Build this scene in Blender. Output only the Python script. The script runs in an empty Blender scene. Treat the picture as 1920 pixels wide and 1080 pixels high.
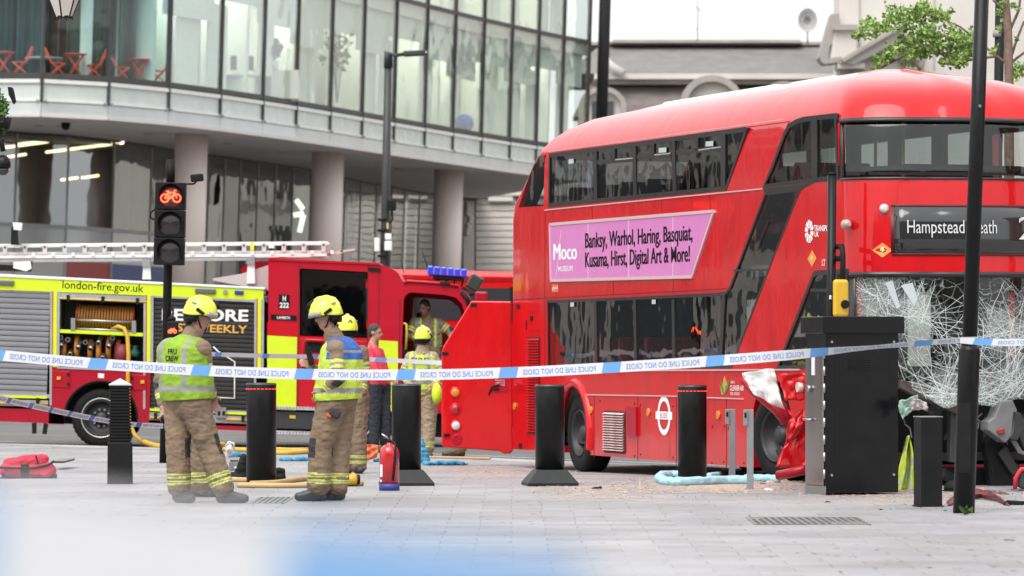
import bpy, bmesh, math, random
import numpy as np
from mathutils import Vector, Matrix, noise as mnoise

# ------------------------------------------------------------------ camera
F, CX, HZ, CAMH = 8000.0, 960.0, 645.0, 1.45      # 150 mm lens on a 36 mm sensor, eye height 1.45 m
scene = bpy.context.scene
cam_d = bpy.data.cameras.new('camera'); cam = bpy.data.objects.new('camera', cam_d)
scene.collection.objects.link(cam); scene.camera = cam
cam.location = (0, 0, CAMH); cam.rotation_euler = (math.pi/2, 0, 0)
cam_d.sensor_width = 36; cam_d.lens = 150.0; cam_d.shift_y = (HZ-540)/1920.0
cam_d.clip_start = 0.2; cam_d.clip_end = 1500
cam_d.dof.use_dof = True; cam_d.dof.focus_distance = 44.5; cam_d.dof.aperture_fstop = 4.0
# ------------------------------------------------------------------ sky, sun, exposure (bright overcast)
SUN_EL, SUN_AZ = math.radians(58), math.radians(205)
world = bpy.data.worlds.new('World'); scene.world = world; world.use_nodes = True
wn = world.node_tree.nodes; wl = world.node_tree.links; wn.clear()
sky = wn.new('ShaderNodeTexSky'); sky.sky_type = 'NISHITA'; sky.sun_disc = False
sky.sun_elevation = SUN_EL; sky.sun_rotation = SUN_AZ; sky.air_density = 1.6; sky.dust_density = 6.0
hs = wn.new('ShaderNodeHueSaturation'); hs.inputs['Saturation'].default_value = 0.12
mx = wn.new('ShaderNodeMixRGB'); mx.inputs[0].default_value = 0.6; mx.inputs[2].default_value = (9.6, 9.8, 10.0, 1)
bg = wn.new('ShaderNodeBackground'); bg.inputs['Strength'].default_value = 0.10
wo = wn.new('ShaderNodeOutputWorld')
wl.new(sky.outputs[0], hs.inputs['Color']); wl.new(hs.outputs[0], mx.inputs[1]); wl.new(mx.outputs[0], bg.inputs[0]); wl.new(bg.outputs[0], wo.inputs[0])
sun_d = bpy.data.lights.new('sun', 'SUN'); sun = bpy.data.objects.new('sun', sun_d); scene.collection.objects.link(sun)
sun_d.energy = 1.3; sun_d.angle = math.radians(50); sun_d.color = (1.0, 0.97, 0.93)
_d = Vector((math.sin(SUN_AZ)*math.cos(SUN_EL), math.cos(SUN_AZ)*math.cos(SUN_EL), math.sin(SUN_EL)))
sun.rotation_euler = _d.to_track_quat('Z', 'Y').to_euler()
scene.view_settings.view_transform = 'Standard'; scene.view_settings.look = 'None'
scene.view_settings.exposure = 0.9; scene.view_settings.gamma = 1.0
scene.render.engine = 'CYCLES'; scene.cycles.use_denoising = True
scene.cycles.max_bounces = 8; scene.cycles.transparent_max_bounces = 24; scene.cycles.diffuse_bounces = 3
scene.cycles.glossy_bounces = 3; scene.cycles.caustics_reflective = False; scene.cycles.caustics_refractive = False

# ------------------------------------------------------------------ helpers
random.seed(7); RNG = np.random.default_rng(7)
COL = scene.collection
def gz(Y):                                            # the pavement falls gently towards the road
    if Y < 45: return 0.0
    if Y < 51.7: return -0.1*(Y-45)/6.7
    if Y < 60: return -0.1-0.03*(Y-51.7)/8.3
    return -0.13
def P(px, py, Y): return Vector(((px-CX)/F*Y, Y, CAMH+(HZ-py)/F*Y))
def G(px, py, dz=0.0):                                # pixel -> point on the ground
    Y = 45.0
    for _ in range(30): Y = (CAMH-gz(Y)-dz)*F/(py-HZ)
    return Vector(((px-CX)/F*Y, Y, gz(Y)+dz))
def tag(o, label=None, cat=None, group=None, kind=None):
    if label: o['label'] = label
    if cat: o['category'] = cat
    if group: o['group'] = group
    if kind: o['kind'] = kind
    return o
def empty(name, loc=(0,0,0), rz=0.0, label=None, cat=None, group=None, mat=None, parent=None):
    o = bpy.data.objects.new(name, None); COL.objects.link(o); o.empty_display_size = 0.2
    if mat is not None: o.matrix_world = mat
    else: o.location = loc; o.rotation_euler = (0, 0, rz)
    if parent: o.parent = parent
    return tag(o, label, cat, group)
def copy_tree(o, parent=None):
    c = o.copy(); COL.objects.link(c)
    if parent: c.parent = parent
    for ch in list(o.children): copy_tree(ch, c)
    return c

class MB:
    def __init__(s): s.v = []; s.f = []; s.mi = []; s.sm = []; s.cur = 0
    def add(s, vs, fs, smooth=False):
        n = len(s.v); s.v.extend([tuple(p) for p in vs])
        for f in fs: s.f.append([i+n for i in f]); s.mi.append(s.cur); s.sm.append(smooth)
        return s
    def box(s, c, size, rot=None):
        hx, hy, hz = size[0]/2, size[1]/2, size[2]/2; c = Vector(c)
        vs = [Vector((x*hx, y*hy, z*hz)) for x in (-1, 1) for y in (-1, 1) for z in (-1, 1)]
        if rot is not None: vs = [rot @ p for p in vs]
        return s.add([p+c for p in vs], [(0,1,3,2),(4,6,7,5),(0,4,5,1),(2,3,7,6),(0,2,6,4),(1,5,7,3)])
    def bx(s, x0, x1, y0, y1, z0, z1): return s.box(((x0+x1)/2, (y0+y1)/2, (z0+z1)/2), (abs(x1-x0), abs(y1-y0), abs(z1-z0)))
    def prism(s, poly, d0, d1, ax='y'):
        # poly of (a,b) pairs in the plane normal to ax, extruded from d0 to d1
        def mk(a, b, d): return (a, d, b) if ax == 'y' else ((d, a, b) if ax == 'x' else (a, b, d))
        n = len(poly); vs = [mk(a, b, d0) for a, b in poly]+[mk(a, b, d1) for a, b in poly]
        return s.add(vs, [list(range(n)), list(range(2*n-1, n-1, -1))]+[(i, n+i, n+(i+1) % n, (i+1) % n) for i in range(n)])
    def tube(s, pts, r, n=8, cap=True, smooth=True):
        pts = [Vector(p) for p in pts]; m = len(pts); rs = r if hasattr(r, '__len__') else [r]*m
        vs = []; up = None
        for i, p in enumerate(pts):
            t = (pts[min(i+1, m-1)]-pts[max(i-1, 0)])
            t = t.normalized() if t.length > 1e-9 else Vector((0, 0, 1))
            if up is None: up = t.orthogonal().normalized()
            up = (up-t*up.dot(t)); up = up.normalized() if up.length > 1e-6 else t.orthogonal().normalized()
            w = t.cross(up)
            for k in range(n):
                a = 2*math.pi*k/n; vs.append(p+(up*math.cos(a)+w*math.sin(a))*rs[i])
        fs = [(i*n+k, i*n+(k+1) % n, (i+1)*n+(k+1) % n, (i+1)*n+k) for i in range(m-1) for k in range(n)]
        if cap: s.add(vs, [], smooth); 
        base = len(s.v)-len(vs) if cap else None
        if cap:
            for f in fs: s.f.append([q+base for q in f]); s.mi.append(s.cur); s.sm.append(smooth)
            for f in (list(range(n))[::-1], list(range((m-1)*n, m*n))): s.f.append([q+base for q in f]); s.mi.append(s.cur); s.sm.append(False)
        else: s.add(vs, fs, smooth)
        return s
    def lathe(s, prof, c=(0,0,0), n=24, ax='z', smooth=True, cap=True):
        c = Vector(c); vs = []
        for r, h in prof:
            for k in range(n):
                a = 2*math.pi*k/n; x, y = r*math.cos(a), r*math.sin(a)
                vs.append(c+(Vector((x, y, h)) if ax == 'z' else Vector((x, h, y)) if ax == 'y' else Vector((h, x, y))))
        m = len(prof); base = len(s.v); s.v.extend([tuple(p) for p in vs])
        for i in range(m-1):
            for k in range(n):
                s.f.append([base+i*n+k, base+i*n+(k+1) % n, base+(i+1)*n+(k+1) % n, base+(i+1)*n+k]); s.mi.append(s.cur); s.sm.append(smooth)
        if cap:
            for f in (list(range(n))[::-1], list(range((m-1)*n, m*n))): s.f.append([base+q for q in f]); s.mi.append(s.cur); s.sm.append(False)
        return s
    def sheet(s, fn, nu, nv, smooth=True):
        vs = [fn(i/nu, j/nv) for j in range(nv+1) for i in range(nu+1)]
        return s.add(vs, [(j*(nu+1)+i, j*(nu+1)+i+1, (j+1)*(nu+1)+i+1, (j+1)*(nu+1)+i) for j in range(nv) for i in range(nu)], smooth)
    def mesh(s, name, mats, recalc=True):
        me = bpy.data.meshes.new(name); me.from_pydata(s.v, [], s.f)
        for m in (mats if isinstance(mats, (list, tuple)) else [mats]): me.materials.append(m)
        me.polygons.foreach_set('material_index', s.mi); me.polygons.foreach_set('use_smooth', s.sm)
        if recalc:
            b = bmesh.new(); b.from_mesh(me); bmesh.ops.recalc_face_normals(b, faces=b.faces[:]); b.to_mesh(me); b.free()
        me.update(); return me
    def build(s, name, mats, parent=None, bevel=0.0, seg=2, solid=0.0, recalc=True, loc=None):
        return link(name, s.mesh(name, mats, recalc), parent, bevel, seg, solid, loc)
def link(name, me, parent=None, bevel=0.0, seg=2, solid=0.0, loc=None):
    o = bpy.data.objects.new(name, me); COL.objects.link(o)
    if parent: o.parent = parent
    if loc is not None: o.location = loc
    if solid:
        m = o.modifiers.new('s', 'SOLIDIFY'); m.thickness = solid; m.offset = 0
    if bevel:
        m = o.modifiers.new('b', 'BEVEL'); m.width = bevel; m.segments = seg; m.limit_method = 'ANGLE'; m.angle_limit = math.radians(40)
    return o

# ------------------------------------------------------------------ materials
MATS = {}
def mat(name, col, rough=0.6, metal=0.0, var=0.0, vscale=4.0, bump=0.0, bscale=60.0, coat=0.0, col2=None, emit=None, estr=1.0, spec=0.5, alpha=1.0, stretch=None, bdist=0.01, trans=0.0):
    if name in MATS: return MATS[name]
    m = bpy.data.materials.new(name); m.use_nodes = True; nt = m.node_tree; b = nt.nodes['Principled BSDF']
    c = (*col, 1.0); b.inputs['Base Color'].default_value = c
    b.inputs['Roughness'].default_value = rough; b.inputs['Metallic'].default_value = metal
    b.inputs['Coat Weight'].default_value = coat; b.inputs['Coat Roughness'].default_value = 0.06
    b.inputs['Specular IOR Level'].default_value = spec; b.inputs['Alpha'].default_value = alpha
    b.inputs['Transmission Weight'].default_value = trans
    tc = nt.nodes.new('ShaderNodeTexCoord'); mp = nt.nodes.new('ShaderNodeMapping')
    nt.links.new(tc.outputs['Object'], mp.inputs[0])
    if stretch: mp.inputs['Scale'].default_value = stretch
    if var > 0 or col2:
        nz = nt.nodes.new('ShaderNodeTexNoise'); nz.inputs['Scale'].default_value = vscale; nz.inputs['Detail'].default_value = 6; nz.inputs['Roughness'].default_value = 0.65
        nt.links.new(mp.outputs[0], nz.inputs['Vector'])
        rp = nt.nodes.new('ShaderNodeValToRGB'); rp.color_ramp.elements[0].position = 0.32; rp.color_ramp.elements[1].position = 0.68
        lo = col2 if col2 else tuple(x*(1-var) for x in col); hi = col if col2 else tuple(min(1, x*(1+var)) for x in col)
        rp.color_ramp.elements[0].color = (*lo, 1); rp.color_ramp.elements[1].color = (*hi, 1)
        nt.links.new(nz.outputs['Fac'], rp.inputs[0]); nt.links.new(rp.outputs[0], b.inputs['Base Color'])
        mr = nt.nodes.new('ShaderNodeMapRange'); mr.inputs['To Min'].default_value = max(0.02, rough-0.12); mr.inputs['To Max'].default_value = min(1, rough+0.12)
        nt.links.new(nz.outputs['Fac'], mr.inputs[0]); nt.links.new(mr.outputs[0], b.inputs['Roughness'])
    if bump > 0:
        n2 = nt.nodes.new('ShaderNodeTexNoise'); n2.inputs['Scale'].default_value = bscale; n2.inputs['Detail'].default_value = 4
        nt.links.new(mp.outputs[0], n2.inputs['Vector'])
        bp = nt.nodes.new('ShaderNodeBump'); bp.inputs['Strength'].default_value = bump; bp.inputs['Distance'].default_value = bdist
        nt.links.new(n2.outputs['Fac'], bp.inputs['Height']); nt.links.new(bp.outputs[0], b.inputs['Normal'])
        if coat: nt.links.new(bp.outputs[0], b.inputs['Coat Normal'])
    if emit:
        b.inputs['Emission Color'].default_value = (*emit, 1); b.inputs['Emission Strength'].default_value = estr
    MATS[name] = m; return m
def glass(name, tint=(0.5,0.6,0.58), refl=1.0, rough=0.02, wave=0.0, wscale=1.0, stretch=None, bdist=0.05, base=0.06, ior=1.5):
    # thin pane: tinted see-through plus a mirror coat by Fresnel
    if name in MATS: return MATS[name]
    m = bpy.data.materials.new(name); m.use_nodes = True; nt = m.node_tree; nt.nodes.clear()
    out = nt.nodes.new('ShaderNodeOutputMaterial'); mix = nt.nodes.new('ShaderNodeMixShader')
    tr = nt.nodes.new('ShaderNodeBsdfTransparent'); tr.inputs[0].default_value = (*tint, 1)
    gl = nt.nodes.new('ShaderNodeBsdfGlossy'); gl.inputs['Roughness'].default_value = rough; gl.inputs[0].default_value = (0.95, 0.98, 0.97, 1)
    fr = nt.nodes.new('ShaderNodeFresnel'); fr.inputs['IOR'].default_value = ior
    ma = nt.nodes.new('ShaderNodeMath'); ma.operation = 'MULTIPLY_ADD'; ma.inputs[1].default_value = refl; ma.inputs[2].default_value = base; ma.use_clamp = True
    ge = nt.nodes.new('ShaderNodeNewGeometry'); inv = nt.nodes.new('ShaderNodeMath'); inv.operation = 'SUBTRACT'; inv.inputs[0].default_value = 1.0
    nt.links.new(ge.outputs['Backfacing'], inv.inputs[1]); mu = nt.nodes.new('ShaderNodeMath'); mu.operation = 'MULTIPLY'     # the pane mirrors once, at its outer face
    nt.links.new(fr.outputs[0], ma.inputs[0]); nt.links.new(ma.outputs[0], mu.inputs[0]); nt.links.new(inv.outputs[0], mu.inputs[1]); nt.links.new(mu.outputs[0], mix.inputs[0])
    nt.links.new(tr.outputs[0], mix.inputs[1]); nt.links.new(gl.outputs[0], mix.inputs[2]); nt.links.new(mix.outputs[0], out.inputs[0])
    if wave:
        tc = nt.nodes.new('ShaderNodeTexCoord'); mp = nt.nodes.new('ShaderNodeMapping'); nt.links.new(tc.outputs['Object'], mp.inputs[0])
        if stretch: mp.inputs['Scale'].default_value = stretch
        nz = nt.nodes.new('ShaderNodeTexNoise'); nz.inputs['Scale'].default_value = wscale; nz.inputs['Detail'].default_value = 2
        nt.links.new(mp.outputs[0], nz.inputs['Vector'])
        bp = nt.nodes.new('ShaderNodeBump'); bp.inputs['Strength'].default_value = wave; bp.inputs['Distance'].default_value = bdist
        nt.links.new(nz.outputs['Fac'], bp.inputs['Height']); nt.links.new(bp.outputs[0], gl.inputs['Normal'])
    MATS[name] = m; return m

def srgb(r, g, b):
    f = lambda c: (c/255/12.92 if c/255 <= 0.04045 else ((c/255+0.055)/1.055)**2.4)
    return (f(r), f(g), f(b))
BLACK = mat('black_paint', (0.008,0.008,0.009), 0.34, var=0.3, vscale=8, bump=0.05, bscale=30, spec=0.22)
BLACKM = mat('black_matt', (0.010,0.010,0.011), 0.6, var=0.3, bump=0.2, bscale=80, spec=0.2)
RUBBER = mat('tyre_rubber', (0.011,0.011,0.011), 0.75, var=0.35, vscale=10, bump=0.3, bscale=60, spec=0.2)
STEEL = mat('brushed_steel', (0.42,0.42,0.43), 0.32, 0.9, var=0.15, vscale=20, stretch=(1,1,8))
ALU = mat('aluminium', (0.62,0.61,0.62), 0.4, 0.6, var=0.12, vscale=9)
GREYP = mat('grey_paint', (0.27,0.27,0.28), 0.45, var=0.12, vscale=6)
WHITE = mat('white_plastic', (0.78,0.78,0.77), 0.45, var=0.06)
BUSRED = mat('bus_red', (0.56,0.004,0.008), 0.35, var=0.11, vscale=1.6, coat=0.8, bump=0.09, bscale=2.2, bdist=0.05, spec=0.08, stretch=(1.8,1.8,0.55))
DARKRED = mat('engine_red', (0.37,0.005,0.020), 0.4, var=0.08, vscale=2, coat=0.35, spec=0.15)
YEL = mat('fluoro_yellow', (0.60,0.74,0.01), 0.5, var=0.05)
HIVIS = mat('hi_vis_yellow', (0.48,0.60,0.06), 0.75, var=0.15, vscale=9, bump=0.5, bscale=14, bdist=0.03)
ORANGE = mat('amber_lens', (0.75,0.22,0.01), 0.2, coat=0.6)
REDLENS = mat('red_lens', (0.35,0.01,0.01), 0.2, coat=0.8)
CLEARLENS = mat('clear_lens', (0.62,0.6,0.58), 0.15, coat=0.8)
WHITEPRINT = mat('white_print', (0.8,0.8,0.8), 0.7, spec=0.2)
BLACKPRINT = mat('black_print', (0.010,0.010,0.012), 0.8, spec=0.1)

# ------------------------------------------------------------------ lettering
_TX = {}
def text2d(s, bold=0.0, space=1.0, res=3):
    """glyph outlines as flat triangles: cap height about 0.7; returns verts (n,2), faces, width"""
    k = (s, bold, space)
    if k in _TX: return _TX[k]
    cu = bpy.data.curves.new('t', 'FONT'); cu.body = s; cu.fill_mode = 'FRONT'; cu.offset = bold; cu.resolution_u = res; cu.space_character = space
    o = bpy.data.objects.new('t', cu); COL.objects.link(o); dg = bpy.context.evaluated_depsgraph_get()
    me = o.evaluated_get(dg).to_mesh(); v = np.array([(p.co.x, p.co.y) for p in me.vertices]); f = [list(p.vertices) for p in me.polygons]
    o.evaluated_get(dg).to_mesh_clear(); bpy.data.objects.remove(o); bpy.data.curves.remove(cu)
    x0 = v[:,0].min(); v[:,0] -= x0
    _TX[k] = (v, f, v[:,0].max()); return _TX[k]
def letters(mb, s, place, width=None, height=None, bold=0.0, space=1.0, mirror=False, smear=0, dsm=0.0):
    """place(x, y) -> 3D; text scaled so that its width is `width` and cap height `height`"""
    v, f, w = text2d(s, bold, space); cap = 0.72
    sx = width/w if width else height/cap; sy = height/cap if height else sx
    for q in range(smear+1):
        off = (q-smear/2)*dsm
        mb.add([place(((w-a) if mirror else a)*sx+off, b*sy, q) for a, b in v], f)
    return mb
# ================================================================== ground
def ground_mat(name, c1, c2, rough, sc, bump=0.15, stains=None):
    m = mat(name, c1, rough, col2=c2, vscale=sc, bump=bump, bscale=sc*14)
    nt = m.node_tree; b = nt.nodes['Principled BSDF']
    src = b.inputs['Base Color'].links[0].from_socket
    tc = nt.nodes.new('ShaderNodeTexCoord'); nz = nt.nodes.new('ShaderNodeTexNoise'); nz.inputs['Scale'].default_value = 0.5; nz.inputs['Detail'].default_value = 5
    nt.links.new(tc.outputs['Object'], nz.inputs['Vector'])
    rp = nt.nodes.new('ShaderNodeValToRGB'); rp.color_ramp.elements[0].position = .35; rp.color_ramp.elements[1].position = .7
    rp.color_ramp.elements[0].color = (.70,.685,.68,1); rp.color_ramp.elements[1].color = (1,1,1,1)
    mu = nt.nodes.new('ShaderNodeMixRGB'); mu.blend_type = 'MULTIPLY'; mu.inputs[0].default_value = 1
    nt.links.new(nz.outputs['Fac'], rp.inputs[0]); nt.links.new(src, mu.inputs[1]); nt.links.new(rp.outputs[0], mu.inputs[2]); nt.links.new(mu.outputs[0], b.inputs['Base Color'])
    return m
ASPH = ground_mat('asphalt', (0.155,0.152,0.15), (0.115,0.112,0.11), 0.85, 3.0, 0.35)
SLAB = ground_mat('granite_slab', (0.355,0.35,0.365), (0.295,0.29,0.303), 0.6, 2.2, 0.12)
SLAB2 = ground_mat('granite_slab_warm', (0.375,0.362,0.365), (0.31,0.298,0.30), 0.62, 2.6, 0.12)
SLAB3 = ground_mat('granite_slab_dark', (0.32,0.308,0.315), (0.262,0.252,0.258), 0.58, 2.4, 0.12)
JOINT = mat('joint_sand', (0.255,0.245,0.24), 0.95, var=0.2)
KERBM = ground_mat('granite_kerb', (0.47,0.455,0.445), (0.38,0.37,0.36), 0.6, 4, 0.15)
# kerb line (world X, Y) running from the left behind the bus
kpix = [(-700,825), (-60,831), (310,841), (620,850), (900,860), (1077,868), (1400,880), (1750,890), (2400,905)]
KERB = [(G(a, b).x, G(a, b).y) for a, b in kpix]; KERB[0] = (-40.0, 74.0); KERB[-1] = (40.0, 49.0)
def kerbY(X):
    for (x0, y0), (x1, y1) in zip(KERB, KERB[1:]):
        if x0 <= X <= x1: return y0+(y1-y0)*(X-x0)/(x1-x0)
    return KERB[-1][1] if X > 0 else KERB[0][1]
ground = MB(); ground.bx(-400, 400, -120, 900, -0.9, -0.6)
tag(ground.build('ground', mat('earth', (0.2,0.19,0.18), 0.9, var=0.2)), kind='structure')
xs = [x for x, _ in KERB]
rd = MB(); top = [(x, y+0.12, gz(y)-0.072) for x, y in KERB]
far = [(x*6 if abs(x) > 30 else x*3, 600, -0.2) for x, y in KERB]
n = len(top); mid = [(x, max(y+0.13, 66.5), -0.2) for x, y in KERB]
rd.add(top+mid+far, [(i, i+1, n+i+1, n+i) for i in range(n-1)]+[(n+i, n+i+1, 2*n+i+1, 2*n+i) for i in range(n-1)])
road = tag(rd.build('road', ASPH), kind='structure')
# yellow no-waiting lines and a white lane line on the road
def line_on_road(name, off0, off1, x0, x1, m):
    q = MB(); N = 30
    def zz(y): 
        return gz(y)-0.2+0.13 if y > 66.5 else gz(y)-0.066
    def pt(x, o):
        yk = kerbY(x); y = yk+0.12+o; ym = max(yk+0.13, 66.5)
        z = (gz(yk)-0.072)+(-0.2-(gz(yk)-0.072))*min(1, (y-yk-0.12)/max(.05, ym-yk-0.12)) if y < ym else -0.2
        return (x, y, z+0.005)
    for i in range(N):
        a = x0+(x1-x0)*i/N; b = x0+(x1-x0)*(i+1)/N
        q.add([pt(a, off0), pt(b, off0), pt(b, off1), pt(a, off1)], [(0,1,2,3)])
    o = q.build(name, m, road); return o
YLINE = mat('yellow_road_paint', (0.52,0.36,0.06), 0.75, col2=(0.3,0.23,0.09), vscale=9)
line_on_road('yellow_line', 0.3, 0.42, -14, 4, YLINE); line_on_road('yellow_line', 0.62, 0.74, -14, 4, YLINE)
line_on_road('yellow_line', 9.0, 9.15, -16, 4, YLINE)
line_on_road('white_line', 4.0, 4.12, -14, 8, mat('white_road_paint', (0.62,0.62,0.6), 0.7, var=0.15))
# pavement bed
bed = MB(); yrows = [-120, 0, 20, 30, 40, 45, 48, 51.7, 55, 60, 62]
xc = [-60]+[-40+i*4 for i in range(21)]+[60]
for i in range(len(xc)-1):
    col0 = [(xc[i], min(y, kerbY(xc[i])), ) for y in yrows]+[(xc[i], kerbY(xc[i]))]
    col1 = [(xc[i+1], min(y, kerbY(xc[i+1]))) for y in yrows]+[(xc[i+1], kerbY(xc[i+1]))]
    m_ = len(col0); vs = [(x, y, gz(y)-0.005) for x, y in col0]+[(x, y, gz(y)-0.005) for x, y in col1]
    bed.add(vs, [(j, m_+j, m_+j+1, j+1) for j in range(m_-1)])
pave = tag(bed.build('pavement', JOINT, recalc=False), kind='structure')
# paving slabs: 0.5 x 0.3 m in running bond; the largest in view are single pieces, the others are one sheet of pieces
SL_L, SL_W = 0.52, 0.42
def slab_geo(mb, x0, x1, y0, y1, dz):
    g = 0.003; z0 = -0.03
    a = [(x0+g, y0+g), (x1-g, y0+g), (x1-g, y1-g), (x0+g, y1-g)]; e = 0.004
    b = [(x0+g+e, y0+g+e), (x1-g-e, y0+g+e), (x1-g-e, y1-g-e), (x0+g+e, y1-g-e)]
    vs = [(x, y, gz(y)+z0) for x, y in a]+[(x, y, gz(y)+dz-0.003) for x, y in a]+[(x, y, gz(y)+dz) for x, y in b]
    mb.add(vs, [(8,9,10,11)]+[(k, (k+1) % 4, 4+(k+1) % 4, 4+k) for k in range(4)]+[(4+k, 4+(k+1) % 4, 8+(k+1) % 4, 8+k) for k in range(4)])
rest = MB(); single = 0; slabs = []
TH = math.radians(-9); ct, st = math.cos(TH), math.sin(TH)
row = 0; y = 26.0
rnd = random.Random(3)
while y < 68:
    off = (row % 2)*SL_L/2+rnd.uniform(-.01, .01); X0 = -0.125*y-1.5; X1 = 0.125*y+1.5
    x = math.floor(X0/SL_L)*SL_L+off
    while x < X1:
        if y+SL_W < min(kerbY(x), kerbY(x+SL_L))-0.31: slabs.append((x, y, rnd.random(), rnd.uniform(-.0015, .0015), row))
        x += SL_L
    y += SL_W; row += 1
def inview(x, y): 
    px = CX+F*x/y; py = HZ+F*CAMH/y
    return 0 < px < 1900 and py < 1075
# the slabs that show largest and clear (not behind the near tape): right half and middle
big = [s for s in slabs if inview(s[0], s[1]) and (CX+F*s[0]/s[1] > 700 or s[1] > 36) and s[1] < 43]
big = sorted(big, key=lambda s: s[1])[:290]; bigset = {(s[0], s[1]) for s in big}
SLM = [SLAB, SLAB2, SLAB3]
for s in big:
    q = MB(); slab_geo(q, s[0], s[0]+SL_L, s[1], s[1]+SL_W, s[3]); q.build('paving_slab', SLM[0 if s[2] < .55 else 1 if s[2] < .8 else 2], pave, recalc=False)
for s in slabs:
    if (s[0], s[1]) in bigset: continue
    rest.cur = 0 if s[2] < .55 else 1 if s[2] < .8 else 2
    slab_geo(rest, s[0], s[0]+SL_L, s[1], s[1]+SL_W, s[3])
tag(rest.build('paving_slabs', SLM, pave, recalc=False), kind='stuff')
# plain slabs outside the picture, so that the pavement goes on
# kerb stones
kp = []; 
for (x0, y0), (x1, y1) in zip(KERB[1:], KERB[2:-1]):
    L = math.hypot(x1-x0, y1-y0); k = max(1, round(L/0.92))
    for i in range(k): kp.append((x0+(x1-x0)*i/k, y0+(y1-y0)*i/k, x0+(x1-x0)*(i+1)/k, y0+(y1-y0)*(i+1)/k))
for x0, y0, x1, y1 in kp:
    d = Vector((x1-x0, y1-y0, 0)); L = d.length; d.normalize(); nn = Vector((-d.y, d.x, 0)); c = Vector(((x0+x1)/2, (y0+y1)/2, gz((y0+y1)/2)-0.06))
    q = MB(); q.box(c-nn*0.02, (L-0.008, 0.3, 0.14), Matrix((d, nn, Vector((0,0,1)))).transposed())
    q.build('kerb_stone', KERBM, pave, bevel=0.012, seg=1)
# drain gratings set in the paving
def grating(px0, px1, py0, py1, label):
    a = G(px0, py1); b = G(px1, py0); t = empty('drain_cover', (a.x, a.y, 0.0), 0, label, 'drain cover')
    w = b.x-a.x; d = b.y-a.y
    q = MB(); q.bx(0, w, 0, d, -0.02, 0.0008); q.build('tray', mat('iron_dark', (0.07,0.068,0.068), 0.6, 0.4, var=0.3), t)
    N = max(6, int(w/0.055)); q = MB()
    for i in range(N+1): q.bx(i*w/N-0.012, i*w/N+0.012, 0, d, 0.001, 0.006)
    for j in range(5): q.bx(0, w, j*d/4-0.014, j*d/4+0.014, 0.0012, 0.0062)
    tag(q.build('grate_bars', mat('iron_worn', (0.24,0.235,0.23), 0.5, 0.5, var=0.3, vscale=14), t), kind='stuff')
grating(1418, 1606, 971, 984, 'worn iron drain cover in the pale paving below the black cabinet')
grating(470, 548, 933, 944, 'iron drain cover in the paving between the two standing firefighters')
grating(100, 140, 876, 881, 'small iron drain cover in the paving beside the red bag')
# sand and brick-red dust scattered round the bus wheel
DUST = mat('absorbent_sand', (0.47,0.33,0.25), 0.95, col2=(0.42,0.36,0.32), vscale=2.5, bump=0.3)
def dust(name, px0, px1, py0, py1, n, seed, m=DUST, rmin=0.004, rmax=0.018):
    r = random.Random(seed); q = MB(); a = G(px0, py1); b = G(px1, py0)
    for _ in range(n):
        u, v_ = min(1, max(0, r.gauss(.5, .24))), min(1, max(0, r.gauss(.5, .26)))
        c = G(px0+(px1-px0)*u, py1+(py0-py1)*v_); rr = r.uniform(rmin, rmax); k = 6
        q.add([(c.x+rr*r.uniform(.5, 1.6)*math.cos(i*2*math.pi/k), c.y+rr*r.uniform(.8, 2.4)*math.sin(i*2*math.pi/k), c.z+0.0035) for i in range(k)]+[(c.x, c.y, c.z+0.005+rr*.1)], [(i, (i+1) % k, k) for i in range(k)])
    return q
q = dust('d', 1000, 1260, 900, 940, 2200, 1); q2 = dust('d', 1200, 1520, 896, 925, 6000, 2); q3 = dust('d', 780, 1080, 870, 900, 2200, 3); q4 = dust('d', 1500, 1920, 915, 948, 1800, 4)
for k_ in (q2, q3, q4): q.add(k_.v, k_.f)
tag(q.build('scattered_sand', DUST, recalc=False), 'red-brown absorbent sand scattered on the paving below the crashed bus', 'sand', kind='stuff')

# chewing gum and small stains trodden into the slabs
q = MB(); rr_ = random.Random(71)
for _ in range(420):
    c = G(rr_.uniform(-40, 1960), rr_.uniform(868, 1075)); r_ = rr_.uniform(.008, .026); k = 7
    q.add([(c.x+r_*rr_.uniform(.7, 1.2)*math.cos(i*2*math.pi/k), c.y+r_*rr_.uniform(.8, 1.5)*math.sin(i*2*math.pi/k), c.z+.0034) for i in range(k)], [list(range(k))])
tag(q.build('gum_spots', mat('trodden_gum', (.16,.155,.155), .85, var=.3), pave, recalc=False), kind='stuff')
# ================================================================== curved glass office building
TILT = math.radians(1.72); BLOC = Vector((-8.5, 140.0, 0.0))
bld = empty('glass_office_building', mat=Matrix.Translation(BLOC) @ Matrix.Rotation(TILT, 4, 'Y'),
            label='curved glass office building on round concrete columns across the street', cat='building')
CO = [1.43487501e-08, -3.06941170e-05, 3.79005009e-03, 6.01334127e+01]; ZS = 8.2+CAMH
def un(px, py): return px+.03*(py-645), py-.03*(px-480)
def fac(px, py=200.0):                                # facade plan point (building-local x, y) under a pixel column
    x = un(px, py)[0]; s = np.polyval(CO, x); return Vector(((x-960)/s-BLOC.x, F/s-BLOC.y, 0))
def BUx(px, py, z):                                   # point at local height z under a pixel
    x, y = un(px, py); s = (645-y)/(z-CAMH); return Vector(((x-960)/s-BLOC.x, F/s-BLOC.y, z))
MUL = mat('mullion_grey', (0.05,0.048,0.05), 0.5, var=0.15)
MULL = mat('mullion_light', (0.42,0.42,0.43), 0.45, var=0.1)
SPAN = mat('spandrel_white', (0.56,0.60,0.58), 0.25, var=0.08, vscale=1.5, coat=0.4)
BAND = mat('fascia_glass', (0.50,0.53,0.53), 0.12, var=0.1, vscale=.8, coat=0.7)
SOFF = mat('soffit_panel', (0.76,0.71,0.70), 0.6, var=0.05, vscale=.5)
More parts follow.
